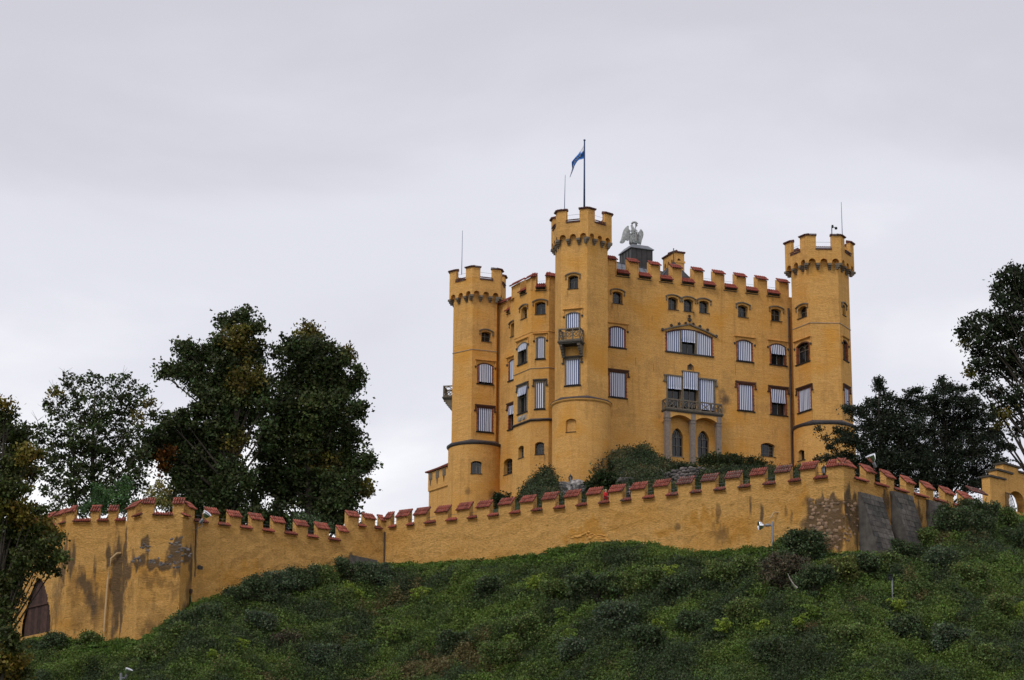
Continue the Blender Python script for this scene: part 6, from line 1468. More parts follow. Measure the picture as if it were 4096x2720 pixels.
# young trees just behind the left battlements
def small_tree(lst, label, Y, col, name='young_tree', dens=45, leaf=.18, per=24, fm=Zt, sc=1.4756, clump=.2, z=None, cat='tree', group=None):
    bl = mk_blobs(lst, fm, sc, Y, .4); cx_ = sum(b[0].x for b in bl)/len(bl); lo = min(b[0].z-b[1] for b in bl)
    return tree(name, label, bl, (cx_, Y, z if z is not None else lo-.4), .08, [col]*5, dens, clump, per, leaf, twigs=.2, hollow=.05, cat=cat, group=group)
small_tree([(742,1128,20),(740,1170,40),(735,1220,55),(725,1280,60),(790,1290,30),(690,1240,25)], 'fresh green pointed young tree behind the bastion battlements', 190, (0.075, 0.15, 0.045))
small_tree([(570,1195,28),(590,1225,48),(550,1280,60),(620,1280,58),(650,1230,40),(520,1300,40)], 'low green bushy young tree left of the pointed one, behind the bastion', 191, (0.065, 0.13, 0.042))
small_tree([(945,1155,22),(930,1195,42),(975,1220,30),(890,1235,40),(940,1260,55),(985,1280,30),(870,1290,25)], 'yellowing young tree behind the bastion battlements', 190, (0.20, 0.18, 0.045))
small_tree([(1760,1345,24),(1790,1375,45),(1840,1385,45),(1880,1405,30),(1740,1400,28),(1950,1420,32),(1920,1410,26)], 'grey-green shrub showing above the battlements under the tall tree pair', 196, (0.085, 0.12, 0.055), name='shrub', cat='shrub')

# ------------------------------------------------------------------ knoll planting, rocks and dry-stone wall
def scatter(name, pts, per, clump, leaf, colf, label=None, hz=.6):
    Cs, Ss, Ts = [], [], []
    for p in pts:
        q = int(per*rng.uniform(.6, 1.4)); e = rng.normal(size=(q, 3))*clump*np.array([1, 1, hz]); e[:, 2] = np.abs(e[:, 2]); Cs.append(np.array(p)+e); Ss.append(leaf*rng.uniform(.55, 1.4, q)); Ts.append(tints(q, colf(p), .30, .10))
    o = leaf_object(name, np.concatenate(Cs), np.concatenate(Ss), np.concatenate(Ts), k=3); kind(o, 'stuff')
    if label: o['label'] = label
    return o
kn = []
for _ in range(6500):
    x = rng.uniform(1.5, 32); w = float(yw(x)); y = rng.uniform(w+20, 243); z = float(terrain(x, y)); z += max(0, fbm(x*.9, y*.5, 4.0, 3))*1.1 - .05
    c = float(np.interp(x, CX, CZ))
    if z > 38 and not (4.3 < x < 10.4 and y > 227) and not (14 < x < 19 and 230 < y < 233.2) : kn.append((x, y, z+.05))
def kcol(p):
    k = fbm(p[0]*.5, p[1]*.3, 2); return (0.030, 0.045, 0.018) if k < .0 else ((0.052, 0.070, 0.024) if k < .3 else (0.10, 0.095, 0.04))
ivy = scatter('ivy_cover', kn, 44, .40, .15, kcol, 'dark ivy and grass on the castle knoll'); ivy['category'] = 'ground cover'
def rock(label, pxs, Y, mat, dz=.75, grp=None, cat='rock', name='rock'):
    b = bmesh.new()
    for (u, v, r) in pxs:
        c = atY(u, v, Y); rr = r/(FPX/proj(c)[2]); bmesh.ops.create_icosphere(b, subdivisions=3, radius=1, matrix=Matrix.Translation(c) @ Matrix.Diagonal((rr, rr*.8, rr*dz, 1)))
    for v in b.verts:
        n = v.co; k = fbm(n.x*.9, n.y*.9, n.z*.9, 4)*.45; r2 = fbm(n.x*3, n.y*3, n.z*3, 3)*.12; v.co = n+Vector((k+r2, k, r2+k*.5))
    me = bpy.data.meshes.new(name); b.to_mesh(me); b.free(); me.materials.append(mat); return tag(obj(name, me, None), label, cat, grp)
rock('pale cracked rock under the round base of the centre tower', [(2250, 1955, 38), (2300, 1950, 42), (2330, 1965, 30), (2215, 1970, 28), (2270, 1985, 40)], 235.6, M_ROCK)
rock('pale sloping rock at the foot of the balcony pillars', [(2615, 1845, 22), (2640, 1865, 20), (2585, 1822, 14), (2665, 1880, 22)], 238.5, M_ROCK)
rock('small pale rock at the wall foot left of the ivy mound', [(2455, 1815, 16), (2440, 1822, 14)], 240.5, M_ROCK)
rock('grey rock face showing through ivy above the two people', [(2510, 1930, 26), (2535, 1940, 22), (2485, 1922, 18)], 214, M_CONC)
rock('grey rock beside the left end of the dry-stone wall', [(2632, 1888, 24), (2610, 1905, 27), (2600, 1932, 26), (2620, 1950, 22)], 231, M_ROCK)
# ivy clumps that give the mound its outline
def ivy_bush(lst, label, Y, col, per=26, cat='shrub', name='ivy_bush', leaf=.20, dens=34):
    bl = []
    for (x, y, r) in lst: c = atY(*dp(x, y), Y); bl.append((c, r*DS/(FPX/proj(c)[2]), 0))
    t = thing(name, bl[0][0]-Vector((0, 0, bl[0][1])), label, cat)
    C, S, T, K = blob_leaves(bl, dens, .22, per, leaf, [col], hollow=.3); leaf_object('foliage', C, S, T, t, k=3)
    st = MB()
    for c, r, _ in bl:
        for _q in range(3): st.tube([c-Vector((random.uniform(-.3, .3), 0, r)), c+Vector((random.uniform(-.5, .5)*r, 0, r*.5))], [.03, .01], 4)
    obj('stems', st, M_BARK, t); return t
DG = (0.024, 0.040, 0.013)
ivy_bush([(1148,1150,12),(1160,1146,15),(1142,1162,12),(1165,1160,16)], 'rounded dark shrub against the foot of the left tower', 236, DG)
ivy_bush([(1200,1160,16),(1215,1142,16),(1232,1128,18),(1250,1112,17),(1263,1098,13),(1240,1145,22),(1262,1125,16),(1220,1160,20),(1185,1166,12)], 'dark ivy bank climbing from the bay to the centre tower base', 236, DG)
ivy_bush([(1450,1047,16),(1432,1058,18),(1470,1052,16),(1420,1072,18),(1488,1064,14),(1450,1070,24),(1475,1085,20)], 'dome of dark ivy on the rock between the centre tower and the pillars', 237, DG)
ivy_bush([(1375,1105,14),(1392,1095,18),(1365,1118,16),(1400,1118,22),(1425,1105,22),(1440,1125,22),(1385,1130,18),(1360,1135,14)], 'dark bushes right of the pale rock, behind the battlements', 232, (0.03, 0.05, 0.014))
ivy_bush([(1380,1078,10),(1388,1066,9),(1395,1084,12),(1405,1095,12),(1372,1090,8)], 'thin twiggy shrub against the right side of the centre tower base', 233, (0.10, 0.085, 0.035), per=6, dens=24)
ivy_bush([(1500,1118,18),(1520,1132,18),(1480,1125,20),(1460,1135,16),(1515,1108,12)], 'green bushes below the dry-stone wall, left end', 226, (0.036, 0.066, 0.017))
ivy_bush([(1590,1120,12),(1605,1128,14),(1575,1132,12),(1560,1125,10),(1630,1120,12),(1645,1110,11)], 'pale leafy plants in front of the dry-stone wall', 224, (0.06, 0.095, 0.035))
ivy_bush([(1620,1062,11),(1640,1060,13),(1662,1060,14),(1685,1062,14),(1708,1066,14),(1732,1070,13),(1755,1076,12),(1650,1076,16),(1680,1080,18),(1710,1084,18),(1740,1088,16),(1775,1088,13),(1795,1096,11),(1770,1100,14)], 'long dark hedge-like bush in front of the facade right of the pillars', 236, (0.035, 0.050, 0.016), per=30)
ivy_bush([(1846,1080,6),(1850,1090,7),(1838,1093,6)], 'small bush at the foot of the downpipe', 236, (0.05, 0.08, 0.02))
# tall shoots on the long bush
# upright shoots along the long bush
sh_ = MB(); C = []
for k in range(190):
    x = 1612+rng.uniform(0, 190); y0 = np.interp(x, [1612, 1650, 1700, 1760, 1800], [1066, 1058, 1060, 1068, 1092])+rng.uniform(-2, 12); p0 = atY(*dp(x, y0), 235.6); L = rng.uniform(.35, .95); d_ = Vector((rng.normal(0, .14), rng.normal(0, .1), 1)).normalized(); p1_ = p0+d_*L; sh_.tube([p0, p1_], [.018, .006], 3)
    for q in range(16): b = p0.lerp(p1_, rng.random()); C.append((b.x+rng.normal(0, .06), b.y+rng.normal(0, .06), b.z))
t = thing('shoots', atY(*dp(1700, 1080), 235.6), 'upright leafy shoots rising from the long dark bush', 'shrub'); obj('stems', sh_, M_BARK, t); leaf_object('foliage', np.array(C), rng.uniform(.08, .16, len(C)), tints(len(C), (0.045, 0.062, 0.02), .2, .06), t, k=3)
# dry-stone retaining wall: every stone is an object
FD = Fr(atY(*dp(1505, 1100), 232.0).to_2d(), az=78); dsw = thing('dry_stone_wall', FD.pt(3, 50), 'grey dry-stone terrace wall of rough stones below the balcony pillars', 'wall')
core = MB(); pts_ = [(1512, 1098), (1525, 1092), (1545, 1086), (1565, 1079), (1590, 1075), (1620, 1076), (1650, 1084), (1668, 1094)]
o_ = [FD.hit(*dp(x, y)) for x, y in pts_]; 
for i in range(len(o_)-1): core.hexa([FD.pt(o_[i][0], 46, -.1), FD.pt(o_[i+1][0], 46, -.1), FD.pt(o_[i+1][0], 46, -.8), FD.pt(o_[i][0], 46, -.8), FD.pt(o_[i][0], o_[i][1]-.1, -.1), FD.pt(o_[i+1][0], o_[i+1][1]-.1, -.1), FD.pt(o_[i+1][0], o_[i+1][1]-.1, -.8), FD.pt(o_[i][0], o_[i][1]-.1, -.8)])
obj('core', core, M_SOIL, dsw)
k_ = 0
for r_ in range(7):
    for c_ in range(16):
        x = 1513+c_*10+(r_ % 2)*5+random.uniform(-2, 2); top_y = np.interp(x, [p[0] for p in pts_], [p[1] for p in pts_]); y = top_y+4+r_*6.6+random.uniform(-1.4, 1.4)
        if y > 1122 or x > 1668: continue
        s, z = FD.hit(*dp(x, y)); w = .27*random.uniform(.75, 1.3); h = .185*random.uniform(.8, 1.25)
        Mx = FD.mat(s, z, random.uniform(-.12, -.02)) @ Matrix.Rotation(random.uniform(-.3, .3), 4, 'Z') @ Matrix.Diagonal((w, h, .22, 1)); q = bpy.data.objects.new('stone', rock_mesh(random.randrange(6), M_RUB, 1)); link(q, Mx, dsw)

# ------------------------------------------------------------------ undergrowth on the hill
Cs, Ss, Ts = [], [], []
npts = 0
for _ in range(34000):
    x = rng.uniform(-52, 56); w = float(yw(x)); y = w-.15-abs(rng.uniform(0, 1))**1.0*34; 
    if y < 128: continue
    px = proj((x, y, float(terrain(x, y))))
    if not (-120 < px[0] < 4220 and px[1] < 2860): continue
    z = float(terrain(x, y)); k1 = fbm(x*.30, y*.4, 3.3, 4); k2 = fbm(x*.8, y*.9, 9.1, 3); k3 = fbm(x*.12, y*.16, 7.7, 2)
    if k3+k2*.5 > .60: base, hgt = (0.15, 0.125, 0.05), .30
    elif k1 > .22: base, hgt = (0.125, 0.185, 0.036), .40
    elif k1 < -.22: base, hgt = (0.055, 0.080, 0.033), .62
    else: base, hgt = (0.085, 0.126, 0.032), .5
    near = w-y < 2.0
    if near: hgt *= .55; base = (0.10, 0.17, 0.03)
    hgt *= 1+k2*.7; k4 = fbm(x*.42, y*.55, 21.0, 3); hgt += max(0.0, k4-.05)*2.3*(0.0 if near else min(1, (w-y)/7))
    q = int(62*rng.uniform(.7, 1.3)*(1+max(0, k4))); sp = rng.uniform(.30, .70)*(.8 if near else 1)
    e = rng.normal(size=(q, 3)); d = np.linalg.norm(e, axis=1); e = e/d[:, None]*rng.random((q, 1))**.4*np.array([sp*1.3, sp*1.3, hgt]); e[:, 2] = np.abs(e[:, 2])
    b2 = np.array(base)*(1+rng.normal(0, .11))*(1+rng.normal(0, .05, 3))
    Cs.append(np.array([x, y, z])+e); Ss.append(rng.uniform(.06, .145, q)*(1 if rng.random() > .12 else 1.35)); Ts.append(tints(q, b2, .18, .06)); npts += q
ug = leaf_object('undergrowth', np.concatenate(Cs), np.concatenate(Ss), np.concatenate(Ts), k=3); kind(ug, 'stuff'); ug['label'] = 'dense green undergrowth covering the castle hill'
print('undergrowth leaves', npts)

def shrub(x, y, size, col, label, group=None, per=24, name='shrub', leaf=.17, hh=1.0, cat='shrub', sparse=1.0):
    """bush rooted where the hill is met at display point (x, y); size in display px (height)"""
    g = ground_hit(*dp(x, y))
    if g is None: return
    s = 1.0*size*DS/(FPX/proj(g)[2]); t = thing(name, g, label, cat, group); bl = []; n = max(3, int(4+s*2.0))
    for _ in range(n):
        r = s*random.uniform(.14, .34); bl.append((g+Vector((random.uniform(-.62, .62)*s, random.uniform(-.3, .3)*s, random.uniform(.08, .66)*s*hh)), r, 0))
    for _ in range(n+3):
        bx_ = random.uniform(-.6, .6)*s; hx = s*hh*random.uniform(.75, 1.12); dx_ = random.uniform(-.12, .12)*s
        for q_ in range(3): bl.append((g+Vector((bx_+dx_*q_/2, random.uniform(-.2, .2)*s, hx*(.70+.15*q_))), s*(.075-.018*q_), 0))
    C, S, T, K = blob_leaves(bl, 60/sparse, .19, per*1.5, leaf*.72, [col], hollow=.3); leaf_object('foliage', C, S, T, t, k=3)
    st = MB()
    for c, r, _ in bl: st.tube([g-Vector((0, 0, .2)), g.lerp(c, .5)+Vector((random.uniform(-.1, .1), 0, 0)), c], [.04, .025, .01], 4)
    obj('stems', st, M_BARK, t); return t
def sapling(x, y, size, col, label, group=None, nleaf=200, name='sapling'):
    """pinnate-leaved shoot: leaflets along arching leaf stalks"""
    g = ground_hit(*dp(x, y))
    if g is None: return
    s = 1.35*size*DS/(FPX/proj(g)[2]); t = thing(name, g, label, 'sapling', group); st = MB(); C = []
    for k in range(5):
        top = g+Vector((random.uniform(-.4, .4)*s, random.uniform(-.3, .3)*s, s*random.uniform(.6, 1.0))); st.tube([g, top], [.025, .012], 4)
        for q in range(8):
            p = g.lerp(top, .45+.55*q/7); w = random.uniform(0, 6.28); L = s*random.uniform(.20, .38)
            e = p+Vector((math.cos(w)*L, math.sin(w)*L, L*.15)); m = p.lerp(e, .5)+Vector((0, 0, L*.22)); st.tube([p, m, e], [.008, .006, .004], 3)
            for i in range(9):
                f = (i+1)/9; b = p.lerp(m, f*2) if f < .5 else m.lerp(e, f*2-1); sd_ = Vector((-math.sin(w), math.cos(w), 0))*L*.18
                C += [b+sd_, b-sd_]
    C = np.array([list(c) for c in C]); n = len(C); leaf_object('foliage', C+rng.normal(0, .02, (n, 3)), rng.uniform(.12, .22, n), tints(n, col, .18, .06), t, aspect=.5); obj('stems', st, M_BARK, t)
YG = (0.24, 0.32, 0.045); YG2 = (0.17, 0.25, 0.045); DK = (0.070, 0.100, 0.042); MD = (0.12, 0.165, 0.045); BL = (0.095, 0.13, 0.070); OL = (0.13, 0.15, 0.04); BR = (0.10, 0.086, 0.052)
S_ = [
 (545, 1395, 34, DK, 'dark leggy shrub at the left end of the row under the long left wall'), (590, 1390, 52, DK, 'dark shrub, second in the row under the left wall'), (640, 1380, 55, BL, 'dark bluish shrub with an upright tip touching the left wall'), (690, 1372, 58, DK, 'tallest dark shrub of the row under the left wall'), (745, 1362, 48, MD, 'dark green shrub between the row and the culvert head'),
 (815, 1352, 56, DK, 'dark bush in front of the stone culvert head'), (862, 1355, 48, BL, 'bluish bush right of the culvert head'), (790, 1400, 34, MD, 'green bush below the culvert'),
 (600, 1460, 40, BL, 'bluish shrub on the slope below the dark row'), (480, 1440, 38, DK, 'dark shrub on the slope right of the bastion foot'), (425, 1480, 34, MD, 'green shrub just right of the bastion foot'), (660, 1500, 36, BR, 'brownish withered shrub in the middle of the left slope'), (120, 1500, 30, DK, 'dark bush at the foot of the arched gate'), (210, 1490, 24, MD, 'green bush at the foot of the bastion pipe'),
 (1120, 1385, 46, DK, 'dark round bush mid slope below the long wall'), (1290, 1395, 52, MD, 'green bush on the crest of the slope below the long wall'), (1365, 1400, 76, DK, 'largest dark bush in the middle of the slope'), (1440, 1395, 62, MD, 'green bush beside the largest dark bush'), (1420, 1455, 54, BL, 'bluish bush below the largest dark one'), (1500, 1370, 50, MD, 'leafy green bush right of the slope crest'), (1560, 1385, 48, DK, 'dark bush between two yellow-green saplings'),
 (1660, 1350, 46, MD, 'green bush under the floodlight wall'), (1715, 1330, 36, MD, 'bright bush left of the floodlight post'), (1822, 1292, 46, MD, 'leafy bush climbing the wall right of the floodlight'), (1850, 1305, 72, DK, 'big dark bush in front of the exposed masonry'), (1815, 1370, 78, BR, 'large dull brown thicket below the masonry corner'), (1880, 1380, 64, DK, 'dark thicket right of the brown one'), (1930, 1350, 56, OL, 'olive bush below the wall corner'),
 (1990, 1335, 48, DK, 'dark bush below the first buttress'), (2040, 1330, 44, MD, 'upright bush between the buttress feet'), (2090, 1300, 46, DK, 'dark bush at the second buttress foot'), (2148, 1262, 32, MD, 'fresh green bush hiding the third buttress'), (2200, 1235, 60, DK, 'tall shrub against the right wall end'), (2255, 1222, 60, DK, 'tall dark shrub under the gateway wall'), (2310, 1225, 44, MD, 'green shrub under the gateway arch'), (2340, 1270, 46, DK, 'dark shrub at the right edge under the gateway'), (2170, 1320, 48, BL, 'bluish bush on the right slope'), (2240, 1360, 50, MD, 'green bush on the right slope'),
 (1220, 1480, 50, MD, 'rounded bush in the lower middle'), (1050, 1510, 48, DK, 'dark bush low on the middle slope'), (1150, 1540, 50, MD, 'bright green bush near the bottom middle'), (1330, 1530, 48, BL, 'bluish bush near the bottom middle'), (1490, 1500, 46, DK, 'dark bush low between middle and right'), (1600, 1470, 48, DK, 'dark bush on the lower right slope'), (1720, 1440, 46, MD, 'green bush below the brown thicket'), (1780, 1530, 52, DK, 'dark bush near the bottom right of centre'), (1950, 1500, 50, MD, 'green bush below the thin post'), (2080, 1480, 48, DK, 'dark bush right of the thin post'), (2200, 1500, 50, BL, 'bluish bush near the bottom right'), (2310, 1430, 46, MD, 'green bush near the right edge'), (2290, 1545, 46, MD, 'green bush in the bottom right corner'), (900, 1480, 40, MD, 'green bush left of the bottom middle'), (750, 1540, 44, BL, 'bluish bush near the bottom left of centre'), (350, 1530, 38, MD, 'green bush right of the bottom floodlight'),
]
for x, y, s, c, l in S_: shrub(x, y, s, c, l)
for x, y, s, c, l in [(965, 1400, 34, YG, 'yellow-green sapling on the slope right of the culvert'), (820, 1392, 36, YG, 'bright yellow sapling below the culvert head'), (548, 1520, 34, YG, 'bright lime sapling low on the left slope'), (488, 1530, 22, YG, 'small lime sapling beside the brighter one on the left'), (900, 1500, 46, YG2, 'pale tall sapling near the bottom, left of centre'), (1098, 1370, 34, YG2, 'pale sapling in the upper middle of the slope'), (1240, 1380, 40, YG, 'yellowish sapling under the slope crest'), (1295, 1440, 30, YG2, 'light sapling beside the largest dark bush'), (1530, 1360, 42, YG, 'broad yellow-green sapling right of the slope crest'), (1520, 1460, 22, YG, 'small lime shoot on the lower middle slope'), (1790, 1500, 26, YG, 'lime shoot below the brown thicket'), (1665, 1475, 34, YG, 'pale yellow sapling on the lower right slope'), (1880, 1440, 34, YG2, 'yellow-green sapling left of the thin post'), (2075, 1430, 36, YG, 'brightest yellow-green sapling right of the thin post'), (2330, 1440, 38, YG, 'yellow-green sapling at the right edge'), (1835, 1220, 40, YG2, 'thin light shoot beside the bush at the floodlight'), (1310, 1500, 36, YG2, 'light green sapling in the lower middle'), (1180, 1500, 30, YG2, 'light sapling left of lower middle'), (1840, 1460, 30, YG, 'yellow sapling below the brown thicket, right one'), (1760, 1470, 30, YG, 'yellow sapling below the brown thicket, left one')]:
    sapling(x, y, s, c, l)
# fallen pale branch in the thicket
fb = MB(); pts_ = [(1816, 1322), (1822, 1335), (1830, 1348), (1838, 1356)]; g0 = ground_hit(*dp(1838, 1375)); fb.tube([atY(*dp(x, y), g0.y-2.2) for x, y in pts_], [.02, .035, .05, .08], 5); tag(obj('dead_branch', fb, M_COPING), 'pale bare branch leaning out of the brown thicket', 'branch')

# ------------------------------------------------------------------ lamps, posts, flag, statue, people
def bell_lamp(name, p, axis, r, L, label, post=None, arm=None, group=None):
    t = thing(name, p, label, 'floodlight', group); axis = Vector(axis).normalized(); p = Vector(p)
    b = MB(); prof = [(r*.30, 0), (r*.42, L*.12), (r*.72, L*.34), (r*.93, L*.62), (r, L*.80), (r*1.02, L*.84), (r*.96, L*.84), (r*.80, L*.55), (r*.3, L*.25)]
    b.lathe(p, axis, prof, 24); obj('reflector', b, M_CHROME, t, smooth=True)
    h = MB(); h.lathe(p, axis, [(r*.16, -L*.62), (r*.30, -L*.55), (r*.33, -L*.1), (r*.30, .02)], 14); obj('housing', h, M_GALV, t, smooth=True)
    gl = MB(); gl.lathe(p, axis, [(.01, L*.5), (r*.78, L*.52), (r*.90, L*.74), (.01, L*.76)], 20); obj('lens', gl, M_GLASS, t)
    if post:
        q = MB(); q.tube([Vector(post[0]), Vector(post[1])], .085, 10); obj('post', q, M_GALV, t); q = MB(); q.tube([p-axis*L*.4, Vector(post[1])-Vector((0, 0, .35))], .05, 6); obj('arm', q, M_GALV, t)
    if arm:
        q = MB(); q.tube([Vector(a) for a in arm], .03, 6); obj('bracket', q, M_GALV, t)
    return t
def at3(u, v, Y): return atY(u, v, Y)
# 1 beside the long wall
sW, zW = F_45.hit(3090, 2100, 1.6); pp = F_45.pt(sW, zW, 1.6); q = at3(3062, 2101, pp.y); g = float(terrain(pp.x, pp.y))
bell_lamp('floodlight', q, (-1, -.1, -.08), .35, .62, 'polished bell floodlight on a grey post in front of the long wall', post=((pp.x+.0, pp.y, g-.3), (pp.x, pp.y, zW+.25)))
pb = MB(); a = F_45.hit(3112, 2049, .0); b = F_45.hit(3096, 2050, .3); c = F_45.hit(3082, 2072, .45); pb.tube([F_45.pt(a[0], a[1], -.05), F_45.pt(b[0], b[1], .3), F_45.pt(c[0], c[1], .45)], .06, 10); tag(obj('water_spout', pb, M_PIPEY), 'cream bent pipe sticking out of the wall above the floodlight', 'pipe')
# 2 on the bastion
q = at3(812, 2076, 176.6); bell_lamp('floodlight', q, (.45, -.25, .55), .36, .70, 'polished floodlight on a bracket at the bastion corner', arm=[F_E3.pt(F_E3.L-.1, q.z-.55, .1), (q.x-.05, q.y, q.z-.55), q-Vector((0, 0, .1))])
# 3 on the right wall
_s, _z = F_56.hit(3494, 1850, .35); q = F_56.pt(_s, _z, .35); bell_lamp('floodlight', q, (-.35, -.25, .75), .36, .70, 'polished floodlight standing on the right-hand battlements', arm=[F_56.pt(F_56.hit(3502, 1890)[0], zC+1.2, -.1), q-Vector((0, 0, .2))])
# 4 at the bottom edge
g = ground_hit(508, 2719); Yb = 158.0; q = at3(507, 2700, Yb); bell_lamp('floodlight', q, (.35, -.2, .8), .27, .52, 'polished floodlight on a grey post at the bottom edge', post=((at3(483, 2760, Yb).x, Yb, float(terrain(q.x-.4, Yb))-.3), at3(484, 2692, Yb)))
# thin post with a small box
g = ground_hit(3570, 2402); pz = at3(3568, 2312, g.y); t = thing('signal_post', g, 'thin grey post with a small dark lamp box in the right-hand bushes', 'post'); c = MB(); c.tube([g-Vector((0, 0, .3)), pz], .055, 8); obj('post', c, M_GALV, t); c = MB(); c.box((pz.x-.12, pz.y, pz.z+.02), (.13, .12, .15)); c.box((pz.x-.12, pz.y-.1, pz.z+.2), (.15, .16, .02)); obj('lamp_box', c, M_IRON, t)
# lanterns
def lantern(p, h, label):
    t = thing('lantern', p, label, 'lantern'); p = Vector(p); r = h*.22; c = MB(); c.lathe(p, (0, 0, 1), [(r*.5, 0), (r*.6, h*.10), (r*.35, h*.16)], 6); c.lathe(p, (0, 0, 1), [(r*1.15, h*.60), (r*.9, h*.68), (r*.3, h*.84), (r*.12, h*.96), (.01, h)], 6); obj('cap', c, M_IRON, t)
    c = MB(); c.lathe(p, (0, 0, 1), [(r*.62, h*.17), (r*.95, h*.60)], 6); obj('glass', c, M_GALV, t); c = MB()
    for k in range(6): w = k*math.pi/3; c.tube([p+Vector((math.cos(w)*r*.64, math.sin(w)*r*.64, h*.15)), p+Vector((math.cos(w)*r*.98, math.sin(w)*r*.98, h*.62))], .018, 4)
    obj('frame', c, M_IRON, t)
q = at3(2282, 1932, 236.2); lantern(q, 1.0, 'small iron lantern at the foot of the centre tower'); 
s_, z_ = F_45.hit(3294, 1900); lantern(F_45.pt(s_, zC+.33, -.1), .85, 'grey lantern standing in a gap of the battlements near the wall corner')
# lightning rods
def rod(u, v0, v1, Y, label, lean=0.0):
    a = at3(u, v1, Y); b = at3(u+lean, v0, Y); c = MB(); c.tube([a-Vector((0, 0, .6)), a.lerp(b, .3), b], [.045, .035, .022], 5); tag(obj('lightning_rod', c, M_POLE), label, 'lightning rod')
rod(1847, 922, 1078, 258.0, 'thin lightning rod on the left tower', 3); rod(2258, 700, 832, 238.5, 'thin lightning rod on the centre tower left of the flag', 3); rod(3369, 808, 934, 249.5, 'thin lightning rod on the right tower', -4)
# loudspeaker horn on right tower
t = thing('siren', at3(3327, 934, 249), 'small dark siren on a post on the right tower', 'siren'); a = at3(3327, 938, 249); b = at3(3327, 905, 249); c = MB(); c.tube([a-Vector((0, 0, .5)), b], .05, 6); obj('post', c, M_IRON, t); c = MB(); p = at3(3330, 906, 249); c.box((p.x, p.y, p.z), (.1, .1, .16)); q = at3(3344, 912, 249); c.tube([p, q], .04, 5); obj('arm', c, M_IRON, t); c = MB(); c.lathe(q+Vector((0, 0, -.16)), (0, 0, 1), [(.05, -.02), (.15, .03), (.17, .18), (.08, .28)], 10); obj('head', c, M_IRON, t)
# flagpole and flag
YF = 239.4; t = thing('flagpole', at3(2337, 816, YF), 'blue flagpole flying a blue and white flag on the centre tower', 'flagpole'); a = at3(2337, 830, YF); b = at3(2338, 562, YF); c = MB(); c.tube([a-Vector((0, 0, .8)), b], [.11, .075], 10); obj('pole', c, M_POLE, t, smooth=True); c = MB(); c.lathe(b, (0, 0, 1), [(.02, -.05), (.13, 0), (.13, .08), (.02, .14)], 10); obj('finial', c, M_POLE, t)
def Zf(x, y): return 2200+x/2.614, 500+y/2.614
Lp = [Zf(355, 205), Zf(340, 235), Zf(318, 270), Zf(295, 305), Zf(262, 340), Zf(226, 385), Zf(228, 420), Zf(232, 455), Zf(222, 490), Zf(206, 545)]     # leading edge
Rp = [Zf(357, 350), Zf(348, 352), Zf(330, 358), Zf(308, 362), Zf(292, 372), Zf(272, 400), Zf(256, 430), Zf(246, 462), Zf(230, 500), Zf(209, 549)]
fl = MB(); m = 8; g0 = []
for i, (l, r_) in enumerate(zip(Lp, Rp)):
    row = []
    for j in range(m+1):
        tt = j/m; u = l[0]+(r_[0]-l[0])*tt; v = l[1]+(r_[1]-l[1])*tt; row.append(atY(u, v, YF+.25*math.sin(tt*9+i*.8)*min(1, i/2)))
    g0.append(row)
for lay in (0, .012):
    k0 = len(fl.v)
    for row in g0:
        for p in row: fl.v.append((p.x, p.y+lay, p.z))
    for i in range(len(g0)-1):
        for j in range(m):
            tt = (j+.5)/m; fl.cur = 1 if tt < .5 - .045*i+ .16*(i > 2) and i < 4 or (i >= 4 and .38 < tt < .62) else 0
            if i < 2 and tt < .42: fl.cur = 1
            elif i < 6 and i >= 2 and tt > .35 and tt < .58: fl.cur = 1
            elif i < 6: fl.cur = 0
            fl.F(k0+i*(m+1)+j, k0+(i+1)*(m+1)+j, k0+(i+1)*(m+1)+j+1, k0+i*(m+1)+j+1)
flg = obj('flag', fl, [M_FLAGB, M_FLAGW], None, smooth=True); flg['label'] = 'drooping pale blue and white flag'; flg.parent = t; flg.matrix_parent_inverse = WM[t.name].inverted()
# swan on the block
YS = 256.5
def Kz(x, y): return atY(*K(x, y), YS)
sw_ = thing('swan_statue', Kz(860, 765), 'grey metal swan statue with raised wings on the dark roof block', 'statue')
def px_r(r): return r/6.27/(FPX/proj(Kz(860, 600))[2])
b = MB(); bp = [(835, 790, 105), (835, 700, 108), (840, 620, 104), (850, 540, 92), (845, 480, 66), (835, 430, 42), (812, 385, 32), (793, 330, 29), (800, 285, 28), (830, 255, 27), (868, 250, 27), (905, 265, 28), (925, 295, 30), (918, 325, 30), (900, 350, 20), (884, 385, 10), (878, 400, 4)]
b.tube([Kz(x, y)+Vector((0, .0 if y > 450 else -.1, 0)) for x, y, r in bp], [px_r(r) for x, y, r in bp], 14); body = obj('body', b, M_SWAN, sw_, smooth=True)
fb = MB()
for _ in range(150):
    y = random.uniform(460, 780); x = 838+random.uniform(-95, 95); c = Kz(x, y)+Vector((0, -px_r(math.sqrt(max(0, 105**2-(x-838)**2)))*.95, 0)); fb.lathe(c, (0, -.5, -.8), [(.02, -.05), (.07, 0), (.02, .09)], 5)
kind(obj('breast_feathers', fb, M_SWAN, body), 'stuff')
